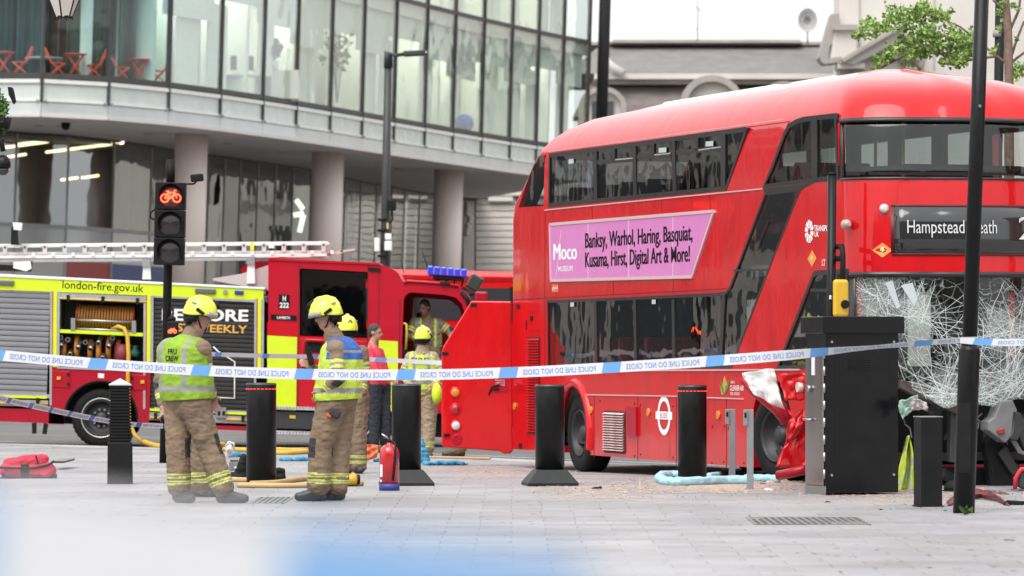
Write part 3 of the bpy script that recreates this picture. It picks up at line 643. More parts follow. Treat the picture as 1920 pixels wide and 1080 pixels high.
ps([(1724,108), (1732,108), (1732,150), (1724,150)], 1.0, 2.6, 'pier', STONED)
for x_ in (1612, 1752): ps([(x_-.7,-100), (x_+.7,-100), (x_+.7,130), (x_-.7,130)], 2.44, 2.6, 'joint_strip', STONED)
# --- rusticated stone facade seen under the office building
YR = 196.0
rb = empty('rusticated_building', P(910, 645, YR), 0, 'cream stone building with grooved courses beyond the office columns', 'building'); o0r = Vector(rb.location)
def pr(pts, y0, y1, name, m, bevel=0):
    q = MB(); q.prism([((P(a, b, YR)-o0r).x, (P(a, b, YR)-o0r).z) for a, b in pts], y0, y1); return q.build(name, m, rb, bevel=bevel)
pr([(780,340), (1090,340), (1090,700), (780,700)], .25, 6, 'wall', STONE)
STL = mat('cream_stone', (.76,.70,.645), .75, col2=(.68,.62,.57), vscale=.8, bump=.1, bscale=4)
yy = 372
while yy < 690:
    for a, b in ((892,968), (970,1046)): pr([(a,yy), (b,yy), (b,yy+11), (a,yy+11)], 0, .3, 'stone_course', STL, .03)
    yy += 12.4
pr([(800,345), (1090,345), (1090,368), (800,368)], -.3, .3, 'cornice', STL, .05); pr([(868,376), (889,376), (889,690), (868,690)], -.08, .3, 'pilaster', STL, .03)
q = MB(); rr = random.Random(4)
for k in range(14):
    c = (P(879+rr.uniform(-4, 4), 382+k*4.3, YR)-o0r); q.lathe([(.01,-.12), (.09,-.06), (.12,0), (.09,.06), (.01,.12)], (c.x, -.12, c.z), 8)
q.build('carved_drop', STL, rb)
pr([(915,362), (962,362), (962,378), (915,378)], -.25, .3, 'keystone_block', STL, .03)
# --- red brick block across the street, beyond the right edge of the frame: shows only mirrored in the shop glass
bb = empty('brick_block', (27, 62, -0.2), 0, 'red brick building with white sash windows mirrored in the ground-floor glass', 'building')
BRK = mat('red_brick', (.30,.095,.055), .85, var=.25, vscale=1.5, bump=.2, bscale=12)
q = MB(); q.bx(0, 14, -28, 40, 0, 15); q.build('wall', BRK, bb)
for k in range(15):
    for f_ in range(4):
        y_ = -25+k*4.3; z_ = 1.0+f_*3.5
        q = MB(); q.bx(-.06, .1, y_-.75, y_+.75, z_, z_+2.2); q.build('window_frame', WHITE, bb); q = MB(); q.bx(-.10, -.05, y_-.58, y_+.58, z_+.15, z_+2.05); q.build('window', DARKW, bb)
q = MB(); q.bx(-.3, 14, -28.3, 40.3, 15, 15.6); q.build('cornice', STONE, bb)

# --- unseen block added left of the frame to darken what the bus side mirrors
db = empty('unseen_dark_block', (-62, 118, -0.2), math.radians(18), 'unseen dark block added left of the frame to darken the bus side reflection', 'building')
q = MB(); q.bx(-34, 38, 0, 16, 0, 20); q.build('wall', mat('block_wall', (.27,.245,.23), .7, var=.2, vscale=.3), db)
for k in range(14):
    for f_ in range(5):
        q = MB(); q.bx(-32+k*5, -28.4+k*5, -.12, .05, 1+f_*3.8, 3.6+f_*3.8); q.build('window', DARKW, db)
q = MB(); q.bx(-34.3, 38.3, -.4, 16, 20, 20.6); q.build('cornice', STONED, db)

# --- unseen terrace added behind the camera to darken reflections in glass and paint
tb = empty('unseen_terrace', (0, -34, 0), 0, 'unseen stone terrace added behind the viewer to darken the reflections', 'building')
q = MB(); q.bx(-60, 60, -12, 0, 0, 17); q.build('wall', STONED, tb)
for k in range(24):
    for f_ in range(4):
        q = MB(); q.bx(-57+k*4.9, -55+k*4.9, -.1, .12, 1+f_*4, 3.6+f_*4); q.build('window', DARKW, tb)
q = MB(); q.bx(-60.4, 60.4, -12, .5, 17, 17.7); q.build('cornice', STONE, tb)
# ================================================================== crashed double decker bus
BX = Vector((.3015, -.953, 0)).normalized(); BY = Vector((.953, .3015, 0)).normalized(); BZ = Vector((0, 0, 1))
BO = Vector((.756, 51.7, -.1))
BM = Matrix((( BX.x, BY.x, 0, BO.x), (BX.y, BY.y, 0, BO.y), (0, 0, 1, BO.z), (0, 0, 0, 1)))
bus = empty('double_decker_bus', mat=BM, label='crashed red double decker bus with shattered windscreen and open engine door', cat='bus')
BMI = BM.inverted()
def ub(px, py, v=0.0):                                # pixel -> (u, z) on the bus side plane at depth v
    c = BMI @ Vector((0, 0, CAMH)); d = (BMI.to_3x3()) @ Vector(((px-CX)/F, 1, (HZ-py)/F)); t = (v-c.y)/d.y; p = c+d*t; return (p.x, p.z)
def uf(px, py, u):                                    # pixel -> (v, z) on the plane at length u
    c = BMI @ Vector((0, 0, CAMH)); d = (BMI.to_3x3()) @ Vector(((px-CX)/F, 1, (HZ-py)/F)); t = (u-c.x)/d.x; p = c+d*t; return (p.y, p.z)
WB = 2.52
# --- body shell: lofted outline rings
def rear_u(z): return float(np.interp(z, [.2, 3.2, 3.35, 3.94, 4.1, 4.25, 4.36, 4.42], [-2.72, -2.72, -2.62, -1.85, -1.55, -1.1, -.4, .2]))
def front_u(z): return float(np.interp(z, [.2, 1.2, 2.2, 3.1, 3.8, 3.95, 4.1, 4.25, 4.36, 4.42], [9.2, 9.22, 9.2, 9.16, 9.05, 8.98, 8.86, 8.55, 8.0, 7.2]))
def inset(z): return float(np.interp(z, [.2, 3.2, 3.8, 3.95, 4.08, 4.2, 4.3, 4.37, 4.42], [0, 0, .015, .045, .105, .22, .38, .62, 1.02]))
def ring(z, off=0.0, n=12):
    i = inset(z)+off; r0 = min(.30+.15*(z > 3.5), (WB-2*i)/2-.02); r1 = min(.72, (WB-2*i)/2-.02); a = rear_u(z)+off; b = front_u(z)-off; y0, y1 = i, WB-i
    pts = []
    for k in range(n+1):                               # front corner on the visible side
        t = math.pi/2*k/n; pts.append((b-.20-.62+.62*math.sin(t)**.9 if False else b-.75*r1-.0+.75*r1*math.sin(t), y0+r1-r1*math.cos(t)))
    m = 6
    for k in range(1, m):
        f = k/m; yy = y0+r1+(y1-y0-2*r1)*f; pts.append((b+.10*math.sin(math.pi*f)-.0, yy))
    for k in range(n+1):
        t = math.pi/2*k/n; pts.append((b-.75*r1+.75*r1*math.cos(t), y1-r1+r1*math.sin(t)))
    L0 = b-.75*r1; L1 = a+r0
    for k in range(1, 12): pts.append((L0+(L1-L0)*k/12, y1))
    for k in range(n+1):
        t = math.pi/2*k/n; pts.append((a+r0-r0*math.sin(t), y1-r0+r0*math.cos(t)))
    for k in range(n+1):
        t = math.pi/2*k/n; pts.append((a+r0-r0*math.cos(t), y0+r0-r0*math.sin(t)))
    for k in range(1, 12): pts.append((L1+(L0-L1)*k/12, y0))
    return pts
def loft(mb, zs, off=0.0, zshift=0.0, flip=False):
    R_ = [[(u, v, z) for u, v in ring(z, off)] for z in zs]; n = len(R_[0]); base = len(mb.v)
    for r in R_:
        for p in r: mb.v.append((p[0], p[1], p[2]-(off if p[2] > 3.9 else 0)*(1 if p[2] > 4.2 else .4)+(.0)))
    fs = [(i*n+k, i*n+(k+1) % n, (i+1)*n+(k+1) % n, (i+1)*n+k) for i in range(len(zs)-1) for k in range(n)]+[list(range(n))[::-1], list(range((len(zs)-1)*n, len(zs)*n))]
    for f in fs: f = [base+q for q in f]; mb.f.append(f[::-1] if flip else f); mb.mi.append(0); mb.sm.append(True)
def sharp_by_angle(me, deg=35):
    b = bmesh.new(); b.from_mesh(me)
    for e in b.edges: e.smooth = not (len(e.link_faces) == 2 and e.calc_face_angle(0) > math.radians(deg))
    for f in b.faces: f.smooth = True
    b.to_mesh(me); b.free()
def bool_cut(me, cutters, name):
    o = bpy.data.objects.new('tmp', me); COL.objects.link(o); tmp = []
    c = MB()
    for i, q in enumerate(cutters):
        co = bpy.data.objects.new('cut', q.mesh('cut', MATS['bus_red'])); COL.objects.link(co); tmp.append(co)
        md = o.modifiers.new('b%d' % i, 'BOOLEAN'); md.operation = 'DIFFERENCE'; md.object = co; md.solver = 'EXACT'
    bpy.context.view_layer.update(); dg = bpy.context.evaluated_depsgraph_get(); out = bpy.data.meshes.new_from_object(o.evaluated_get(dg)); out.name = name
    for t in tmp+[o]: bpy.data.objects.remove(t)
    return out
zs = [.22, .6, 1.2, 2.2, 3.1, 3.3, 3.6, 3.8, 3.95, 4.08, 4.2, 4.3, 4.38, 4.46]
shell = MB(); loft(shell, zs); me_o = shell.mesh('shell', BUSRED)
INT = mat('bus_interior', (.14,.125,.12), .6, var=.2)
inner = MB(); loft(inner, [.30]+zs[1:], .07); inner.mi = [1]*len(inner.f); me_o.materials.append(INT); me_i = inner.mesh('inner', [BUSRED, INT])
bm_ = bmesh.new(); bm_.from_mesh(me_o); b2_ = bmesh.new(); b2_.from_mesh(me_i)
bmesh.ops.reverse_faces(b2_, faces=b2_.faces[:]); tmpm = bpy.data.meshes.new('x'); b2_.to_mesh(tmpm); bm_.from_mesh(tmpm); bm_.to_mesh(me_o); bm_.free(); b2_.free()
def cutp(pts, d0, d1): q = MB(); q.prism([ub(a, b) for a, b in pts], d0, d1); return q
POLY = {
 'upper': [(1028,389), (1029,288), (1215,263), (1398,238), (1402,240), (1400,246), (1362,357)],
 'rearq': [(972,389), (1019,386), (1019,290), (1006,293), (990,330)],
 'lower': [(1027,691), (1026,563), (1200,556), (1345,549), (1361,546), (1369,535), (1397,460), (1434,362), (1436,353), (1500,347), (1507,345), (1490,385), (1443,505), (1372,691)],
 'frontq': [(1430,352), (1446,312), (1470,248), (1479,232), (1492,224), (1507,219), (1567,212), (1572.5,338), (1527,342)],
 'driver': [(1455,692), (1490,600), (1524,512), (1530,507), (1588,504), (1588,692)],
}
cuts = [cutp(POLY['upper'], -.3, .3), cutp(POLY['lower'], -.3, .3), cutp(POLY['frontq'], -.3, .3), cutp(POLY['driver'], -.3, .3), cutp(POLY['rearq'], -.3, .3)]
for u0, u1, z0, z1 in ((-.9, 6.4, 3.25, 3.86), (6.9, 8.45, 3.22, 3.8), (-.9, 5.4, 1.3, 2.1), (6.2, 6.5, 1.4, 2.1), (7.28, 7.46, 1.4, 2.1)):
    q = MB(); q.bx(u0, u1, WB-.3, WB+.3, z0, z1); cuts.append(q)
q = MB(); q.bx(8.53, 10, -.1, WB+.1, 3.235, 3.83); cuts.append(q)            # upper windscreen
q = MB(); q.bx(8.84, 10, -.1, WB+.1, .9, 2.26); cuts.append(q)            # lower windscreen
q = MB(); q.bx(8.35, 10, -.2, WB+.2, .1, .92); cuts.append(q)             # torn-away front end
q = MB(); q.bx(-3.2, -1.6, .35, WB-.35, 3.32, 3.86); cuts.append(q)
AX = [(0.0, .47), (6.65, .57)]
for u, z in AX:
    q = MB(); r = .60 if u < 1 else .62; q.prism([(u+r*math.cos(k*math.pi/14), z+r*math.sin(k*math.pi/14)) for k in range(15)]+[(u-r, 0), (u+r, 0)], -.3, WB+.3); cuts.append(q)
body = bool_cut(me_o, cuts, 'body'); sharp_by_angle(body, 30)
body_o = link('body', body, bus)
# --- interior: decks, seats, poles
DECK = mat('bus_deck', (.05,.045,.045), .7)
q = MB(); q.bx(-2.5, 8.7, .12, WB-.12, 2.28, 2.40); q.build('upper_deck', INT, bus)
q = MB(); q.bx(-2.5, 8.3, .12, WB-.12, .34, .42); q.build('lower_deck', DECK, bus)
q = MB(); q.bx(-2.4, -1.1, .12, WB-.12, .45, 2.2); q.build('engine_bulkhead', INT, bus)
SEATM = mat('seat_moquette', (.20,.03,.04), .85, var=.4, vscale=18)
proto = None
def seat(u, v, z):
    global proto
    if proto is None:
        t = MB(); t.bx(-.22, .24, -.43, .43, .34, .46); t.bx(-.30, -.20, -.43, .43, .44, 1.08); proto = t.mesh('seat', SEATM)
    o = link('seat', proto, bus, bevel=.03, loc=(u, v, z)); return o
for k in range(9):
    for v in (.65, 1.85): seat(-.6+k*.95, v, 2.40)
for k in range(5):
    for v in (.65, 1.85): seat(.3+k*.95, v, .55)
POLEM = mat('grab_yellow', (.45,.36,.10), .35, .4); 
for u, v, z0, z1 in ((2.2,.9,.4,2.25), (3.6,1.6,.4,2.25), (4.6,.8,.4,2.25), (1.0,1.5,.4,2.25), (8.1,.9,2.4,4.1), (8.1,1.7,2.4,4.1), (6.5,1.25,2.4,4.1)):
    q = MB(); q.tube([(u, v, z0), (u, v, z1)], .018, 8); q.build('grab_pole', POLEM, bus)
q = MB(); q.tube([(8.62,.2,3.30), (8.78,.6,3.33), (8.82,1.26,3.33), (8.78,1.9,3.33), (8.62,2.3,3.30)], .05, 8); q.build('front_rail', BLACKM, bus)
# --- windows
for k in range(6):
    q = MB(); u_ = -.9+k*1.26; q.bx(u_-.16, u_+.16, WB-.09, WB-.01, 1.28, 2.12); q.build('far_window_pillar', BLACKM, bus)
    q = MB(); q.bx(u_-.14, u_+.14, WB-.09, WB-.01, 3.2, 3.9); q.build('far_window_pillar', BLACKM, bus)
GLD = glass('bus_glass_dark', (.40,.42,.43), .9, .03, wave=.22, wscale=1.5, bdist=.06, base=.10)
GLL = glass('bus_glass', (.80,.84,.84), .9, .015, wave=.12, wscale=1.6, bdist=.05, base=.14)
GLF = glass('bus_glass_front', (.74,.78,.78), .7, .012, wave=.4, wscale=1.6, bdist=.08, base=.03, stretch=(1,1.6,.35))
FRB = mat('window_gasket', (.012,.012,.013), .35, coat=.3)
def shrink(pts, k):
    c = (sum(p[0] for p in pts)/len(pts), sum(p[1] for p in pts)/len(pts)); return [(c[0]+(p[0]-c[0])*k, c[1]+(p[1]-c[1])*k) for p in pts]
def pane(name, key, m, d=.012):
    q = MB(); q.prism([ub(a, b) for a, b in POLY[key]], d, d+.010); return q.build(name, m, bus)
for u0_, u1_, z0_, z1_ in ((-.9, 6.4, 3.25, 3.86), (-.9, 5.4, 1.3, 2.1)):
    q = MB(); q.bx(u0_, u1_, WB-.04, WB-.03, z0_, z1_); q.build('far_window', GLL, bus)
pane('upper_window', 'upper', GLD); pane('rear_quarter_window', 'rearq', GLL); pane('lower_window', 'lower', GLL); pane('front_quarter_window', 'frontq', GLF); pane('driver_window', 'driver', GLL)
def strip_px(name, x0, y0, x1, y1, w, m, d0=-.004, d1=.011, parent=bus):
    (a0, b0), (a1, b1) = ub(x0, y0), ub(x1, y1); dx, dz = a1-a0, b1-b0; L = math.hypot(dx, dz); nx, nz = -dz/L*w/2, dx/L*w/2
    q = MB(); q.prism([(a0+nx, b0+nz), (a1+nx, b1+nz), (a1-nx, b1-nz), (a0-nx, b0-nz)], d0, d1); return q.build(name, m, parent)
def outline_strip(name, key, w, m, d0=-.003, d1=.011):      # gasket frame along the opening
    pts = [ub(a, b) for a, b in POLY[key]]; n = len(pts); q = MB()
    c = (sum(p[0] for p in pts)/n, sum(p[1] for p in pts)/n)
    area = sum(pts[i][0]*pts[(i+1) % n][1]-pts[(i+1) % n][0]*pts[i][1] for i in range(n)); sg = 1 if area > 0 else -1
    inn = []
    for i in range(n):
        p0, p1, p2 = Vector(pts[i-1]), Vector(pts[i]), Vector(pts[(i+1) % n]); e1 = (p1-p0).normalized(); e2 = (p2-p1).normalized()
        n1 = Vector((-e1.y, e1.x))*sg; n2 = Vector((-e2.y, e2.x))*sg; nn = (n1+n2); nn = nn.normalized() if nn.length > .1 else n1; k = w/max(.5, nn.dot(n1)); inn.append(tuple(p1+nn*k))
    for i in range(n):
        j = (i+1) % n; q.prism([pts[i], pts[j], inn[j], inn[i]], d0, d1)
    return q.build(name, m, bus)
outline_strip('window_gasket', 'upper', .05, FRB); outline_strip('window_gasket', 'lower', .035, FRB); outline_strip('window_gasket', 'frontq', .05, FRB); outline_strip('window_gasket', 'driver', .05, FRB)
for x0, y0, x1, y1, w in ((1116,278,1117,380,.11), (1189,270,1191,374,.11), (1262,258,1265,367,.11), (1356,246,1356,358,.14)): strip_px('window_pillar', x0, y0, x1, y1, w, FRB)
for x0, x1, ya, yb in ((1120,1187,304,299), (1195,1258,295,290), (1268,1352,286,278)):
    strip_px('vent_bar', x0, ya, x1, yb, .05, FRB); xm = x0+.46*(x1-x0); strip_px('vent_bar', xm, ya-28, xm, ya-4, .09, FRB)
    strip_px('vent_catch', xm+4, ya-4.5, x1, yb-2.5, .012, ALU, -.008, -.003)
STK = mat('sticker_pale', (.40,.52,.48), .6)
for x, y in ((1243,282), (1331,270)): strip_px('sticker', x-7, y, x+7, y-1, .055, STK, -.006, -.004)
strip_px('sticker', 1067, 303, 1076, 302, .055, STK, -.006, -.004)
for x in (1116, 1190, 1262): strip_px('window_pillar', x-0, 561, x+2, 690, .09, FRB)
strip_px('window_pillar', 1357, 552, 1350, 690, .10, FRB); strip_px('window_pillar', 1375, 507, 1442, 506, .02, FRB)
strip_px('window_pillar', 1527, 221, 1527, 342, .16, FRB); strip_px('sticker', 1223, 566, 1230, 566, .05, STK, -.006, -.004); strip_px('sticker', 1070, 571, 1077, 571, .05, STK, -.006, -.004)
strip_px('window_pillar', 1520, 544, 1588, 544, .03, FRB)
# blanked dark panel between the upper front quarter and the stair window
q = MB(); q.prism([ub(*p) for p in ((1431,353), (1527,343), (1512,350), (1503,357), (1434,366))], -.004, .02); q.build('black_panel', FRB, bus)
# --- seams, mouldings
SEAM = mat('panel_seam', (.10,.006,.008), .5); PALE = mat('pale_moulding', (.62,.36,.36), .35)
strip_px('waist_moulding', 1027, 695.5, 1500, 693, .018, PALE, -.014, .002)
strip_px('skirt_moulding', 1095, 740, 1270, 743, .014, PALE, -.012, .002); strip_px('skirt_moulding', 1327, 745.5, 1395, 748, .014, PALE, -.012, .002)
strip_px('deck_moulding', 1022, 394, 1430, 354, .014, PALE, -.010, .002); strip_px('panel_seam', 1022, 400, 1021, 690, .012, SEAM, -.003, .002); strip_px('roof_moulding', 1030, 284.5, 1470, 224, .012, PALE, -.008, .004)
for x, y0, y1 in ((1114,741,858), (1196,742,864), (1268,745,872), (1362,748,878)): strip_px('panel_seam', x, y0, x, y1, .012, SEAM, -.003, .002)
strip_px('deck_seam', 962, 562, 1362, 541, .010, SEAM, -.003, .002)
for x0, y0, x1, y1 in ((1110,388,1111,413), (1240,377,1241,402), (1330,366,1331,393), (1150,527,1150,554), (1262,523,1262,550), (1440,415,1418,470), (1560,345,1560,503), (1480,228,1468,252)): strip_px('panel_seam', x0, y0, x1, y1, .008, SEAM, -.003, .002)
# panel screws
q = MB()
for x, y in ((1108,760), (1108,850), (1125,752), (1190,757), (1190,855), (1201,760), (1201,852), (1262,762), (1262,858), (1336,800), (1358,800), (1357,866), (1366,803), (1395,868), (1335,868)):
    u, z = ub(x, y); q.lathe([(.012,-.004), (.012,.0)], (u, 0, z), 8, 'y')
tag(q.build('panel_screws', BLACKM, bus), kind='stuff')
# --- wheel arches and wheels
def arch(u, z, r0, r1, name, a0=-.30, a1=math.pi+.30):
    q = MB(); n = 40; prof = [(r0, .03), (r0, -.03), (r0+.025, -.045), (r1-.02, -.045), (r1, -.025), (r1+.01, .0)]
    vs = [(u+r*math.cos(a0+(a1-a0)*k/n), y, z+r*math.sin(a0+(a1-a0)*k/n)) for k in range(n+1) for r, y in prof]; m = len(prof)
    q.add(vs, [(k*m+j, k*m+j+1, (k+1)*m+j+1, (k+1)*m+j) for k in range(n) for j in range(m-1)], True)
    q.build(name, BUSRED, bus, recalc=True)
arch(0, .47, .56, .66, 'wheel_arch')
def wheel(parent, u, v, z, r, dual=False, cover=None, steer=0.0, rimc=None, face=-1):
    t = empty('wheel', (u, v, z), steer, parent=parent); s = face; w = .28
    q = MB(); prof = [(r*.60, s*-.0), (r*.66, s*.025), (r*.82, s*.035), (r*.95, s*.02), (r*.995, s*-.02), (r, s*-.05), (r, s*-.23), (r*.95, s*-.27), (r*.66, s*-.28), (r*.60, s*-.26)]
    q.lathe(prof, (0,0,0), 48, 'y', cap=False); q.build('tyre', RUBBER, t)
    q = MB()
    for k in range(36):
        a = k*math.pi/18; q.box((r*1.0*math.cos(a), -s*.14, r*1.0*math.sin(a)), (.012, .20, .03), Matrix.Rotation(-a, 3, 'Y'))
    tag(q.build('tread', RUBBER, t), kind='stuff')
    q = MB(); q.lathe([(r*.61, s*.01), (r*.59, s*.03), (r*.56, s*.0), (r*.52, s*-.10), (r*.34, s*-.13), (r*.22, s*-.10), (r*.20, s*-.02), (r*.12, s*.0), (.001, s*.005)], (0,0,0), 40, 'y', cap=False); q.build('rim', rimc or mat('rim_dark', (.05,.05,.052), .5, .4, var=.3), t)
    for k in range(10):
        a = k*math.pi/5; q = MB(); q.lathe([(.02, s*-.12), (.02, s*-.085)], (r*.29*math.cos(a), 0, r*.29*math.sin(a)), 6, 'y'); q.build('wheel_nut', GREYP, t)
    return t
wheel(bus, 0, .08, .47, .47); wheel(bus, 0, WB-.08, .47, .47, face=1); wheel(bus, 6.65, .06, .575, .47, steer=math.radians(12)); wheel(bus, 6.65, WB-.12, .575, .47, face=1)
q = MB(); q.bx(-1, 7.6, .3, WB-.3, .26, .36); q.build('chassis', BLACKM, bus)
q = MB(); q.bx(-.15, 7.0, .42, .44, .28, .9); q.build('arch_liner', BLACKM, bus)
# --- roof furniture
WR = mat('roof_white', (.72,.68,.68), .4, coat=.3)
q = MB(); q.bx(1.0, 4.7, .75, 1.85, 4.34, 4.44); q.build('roof_pod', WR, bus, bevel=.06)
q = MB(); q.bx(4.9, 6.2, .85, 1.7, 4.34, 4.45); q.build('roof_hatch', WR, bus, bevel=.05)
# --- side engine panel with louvres
def louvres(x0, x1, y0, y1, n, m, name='louvre', proud=.02):
    (u0, zt), (u1, zb) = ub(x0, y0), ub(x1, y1); q = MB(); q.bx(u0-.02, u1+.02, -.006, .004, zb-.02, zt+.02); q.build('louvre_recess', mat('recess_dark', (.05,.006,.008), .7), bus)
    h = (zt-zb)/n; q0 = MB(); q0.add([(0, -.006, 0), (u1-u0, -.006, 0), (u1-u0, -.006-proud, -h*.62), (0, -.006-proud, -h*.62), (0, -.006, -h*.5), (u1-u0, -.006, -h*.5)], [(0,1,2,3), (3,2,5,4)]); me = q0.mesh(name, m)
    for k in range(n): link(name, me, bus, loc=(u0, 0, zt-h*k))
louvres(990, 1012, 635, 812, 34, BUSRED); 
louvres(1134, 1172, 773, 848, 15, mat('louvre_pale', (.62,.45,.43), .45, var=.3, vscale=5), 'side_louvre', .03)
for x, y in ((972,575), (997,597), (976,836)): u, z = ub(x, y); q = MB(); q.bx(u-.05, u+.05, -.012, .002, z-.03, z+.03); q.build('panel_latch', BLACKM, bus)
for x, y in ((966,762), (1109,769), (1217,773), (1348,778)): u, z = ub(x, y); q = MB(); q.lathe([(.045,-.02), (.05,.0)], (u, 0, z), 14, 'y'); q.build('side_marker', ORANGE, bus)
strip_px('panel_seam', 992, 585, 1010, 584, .006, SEAM); strip_px('panel_seam', 992, 620, 1010, 620, .006, SEAM); strip_px('latch_slot', 987, 600, 987, 618, .03, BLACKM, -.006, .0)
q = MB(); u, z = ub(1178, 788); q.bx(u, u+.35, -.03, .0, z-.18, z+.16); q.build('torn_flap', DARKRED, bus)
# --- open rear engine door, hinged at the rear corner and swung out to the left
hp = BM @ Vector((-2.66, .05, 0)); HW = Vector((hp.x, hp.y, 0)); dY = HW.y
def dq(px, py):
    p = P(px, py, dY); return ((p-HW).x, p.z)
DM = Matrix.Translation(HW); dm_l = BMI @ DM
door = empty('engine_door', mat=Matrix.Identity(4)); door.parent = bus; door.matrix_local = dm_l
q = MB(); q.prism([dq(*p) for p in ((884,564), (959,565), (962,844), (958,850), (946,851), (936,846), (832,838), (828,834), (828,660), (831,650))], -.03, .03); q.build('door_skin', BUSRED, door, bevel=.018)
for i, (x, y, m) in enumerate(((854,736,ORANGE), (854,767,REDLENS), (855,798,CLEARLENS))):
    a, z = dq(x, y); q = MB(); q.lathe([(.075,-.045), (.075,-.02)], (a, 0, z), 28, 'y'); q.build('lamp_bezel', BUSRED, door, bevel=.01); q = MB(); q.lathe([(.001,-.066), (.03,-.064), (.05,-.056), (.055,-.044)], (a, 0, z), 24, 'y', cap=False); q.build('tail_lamp', m, door)
a, z = dq(857, 824); q = MB(); q.lathe([(.07,-.04), (.07,-.02)], (a, 0, z), 24, 'y'); q.build('reflector', DARKRED, door, bevel=.01)
for x, y in ((888,572), (835,663), (838,816)): a, z = dq(x, y); q = MB(); q.bx(a-.04, a+.04, -.04, -.02, z-.02, z+.02); q.build('door_latch', BLACKM, door)
a, z = dq(940, 722); q = MB(); q.bx(a-.09, a+.09, -.034, -.029, z-.10, z+.09); q.build('fuse_flap', DARKRED, door)
q = MB(); q.tube([(a-.16,-.045,z-.12), (a-.12,-.05,z-.02), (a-.02,-.05,z)], .012, 6); q.tube([(a-.14,-.045,z-.06), (a-.03,-.05,z-.05)], .01, 6); q.build('door_handle', BLACKM, door)
q = MB()
for i, s_ in enumerate(('Emergency', 'engine stop', 'under flap')): letters(q, s_, (lambda x, y, k, i=i: (a-.075+x, -.036, z+.055-i*.03+y)), width=.12, height=.018)
q.build('door_notice', WHITEPRINT, door)
# --- advertisement panel
PINK = mat('advert_pink', (.63,.20,.48), .45, var=.04, vscale=2, coat=.3); FRM = mat('advert_frame', (.75,.55,.58), .35, .3)
ad = [(1033,421), (1341,396), (1300,519), (1035,526)]
adp = [ub(*p) for p in ad]; q = MB(); q.prism(adp, -.016, .002); advert = q.build('advert_panel', PINK, bus)
for p0, p1 in ((ad[0], ad[1]), (ad[1], ad[2]), (ad[2], ad[3]), (ad[3], ad[0])):
    o = strip_px('advert_frame', *p0, *p1, .035, FRM, -.024, .0, advert)
for x, ya, yb in ((1105,419,525), (1181,412,523), (1264,405,521)): strip_px('advert_joint', x, ya, x, yb, .03, mat('advert_joint', (.60,.42,.60), .4), -.0175, -.016, advert)
def ad_text(s, xa, xb, ybase, yb2, hpx, m, bold=.0, smear=0, dsm=0.0, dep=-.018, name='advert_lettering', space=1.0):
    (u0, z0), (u1, z1) = ub(xa, ybase), ub(xb, yb2); _, zt = ub(xa, ybase-hpx); L = math.hypot(u1-u0, z1-z0); sl = (z1-z0)/(u1-u0); q = MB()
    letters(q, s, lambda x, y, k: (u0+x, dep-.0004*k, z0+sl*x+y), width=L, height=zt-z0, bold=bold, smear=smear, dsm=dsm, space=space); o = q.build(name, m, advert if name.startswith('advert') else bus, recalc=False); return tag(o, kind='stuff') if smear else o
ad_text('Moco', 1041, 1084, 487, 486, 31, WHITEPRINT, .0, 2, .016); ad_text('MUSEUM', 1049, 1076, 509, 507.5, 10, WHITEPRINT, .01)
ad_text('Banksy, Warhol, Haring, Basquiat,', 1100, 1301, 465, 450, 29, BLACKPRINT, .004, 2, .008, space=1.0)
ad_text('Kusama, Hirst, Digital Art & More!', 1100, 1296, 501, 490, 29, BLACKPRINT, .004, 2, .008, space=1.0)
strip_px('advert_stroke', 1055, 430, 1045, 520, .008, WHITEPRINT, -.0185, -.017, advert)
u, z = ub(1041, 540); q = MB(); q.bx(u-.12, u+.12, -.004, .002, z-.05, z+.05); q.build('maker_plate', mat('orange_sticker', (.68,.16,.08), .5), bus)
ad_text('global', 1036, 1046.5, 542.5, 542, 6, WHITEPRINT, name='maker_lettering', dep=-.0055)
# --- buses roundel
u0, z0 = ub(1245.5, 779); q = MB(); n = 40; R0, R1 = .163, .225
for k in range(n):
    a, b = 2*math.pi*k/n, 2*math.pi*(k+1)/n; q.add([(u0+R1*math.cos(a)*.98, -.004, z0+R1*math.sin(a)), (u0+R1*math.cos(b)*.98, -.004, z0+R1*math.sin(b)), (u0+R0*math.cos(b)*.98, -.004, z0+R0*math.sin(b)), (u0+R0*math.cos(a)*.98, -.004, z0+R0*math.sin(a))], [(0,1,2,3)])
q.add([(u0-.28,-.005,z0-.045), (u0+.28,-.005,z0-.045), (u0+.28,-.005,z0+.045), (u0-.28,-.005,z0+.045)], [(0,1,2,3)]); q.build('roundel', WHITEPRINT, bus, recalc=False)
q = MB(); letters(q, 'BUSES', lambda x, y, k: (u0-.12+x, -.006, z0-.03+y), width=.24, height=.06); q.build('roundel_lettering', BUSRED, bus, recalc=False)
# --- clean-air leaf sign
def tri(pts, m, name='leaf_emblem', d=-.004): q = MB(); q.prism([ub(*p) for p in pts], d, -.001); return q.build(name, m, bus)
tri([(1350,722), (1358,740), (1353,740)], mat('leaf_a', (.25,.28,.03), .5)); tri([(1359,705), (1364,722), (1358,739), (1355,722)], mat('leaf_b', (.42,.36,.03), .5), d=-.005); tri([(1368,714), (1366,728), (1359,740), (1361,726)], mat('leaf_c', (.08,.22,.05), .5), d=-.006); tri([(1351,714), (1357,727), (1358,738)], mat('leaf_d', (.06,.17,.05), .5), d=-.007)
ad_text('HYBRID', 1370, 1378, 719, 719, 5, WHITEPRINT, name='clean_air_lettering', dep=-.004); ad_text('CLEANER AIR', 1369.5, 1395, 732, 732.5, 10, WHITEPRINT, .012, name='clean_air_lettering', dep=-.004); ad_text('FOR LONDON', 1370, 1387, 741, 741, 6, WHITEPRINT, name='clean_air_lettering', dep=-.004)
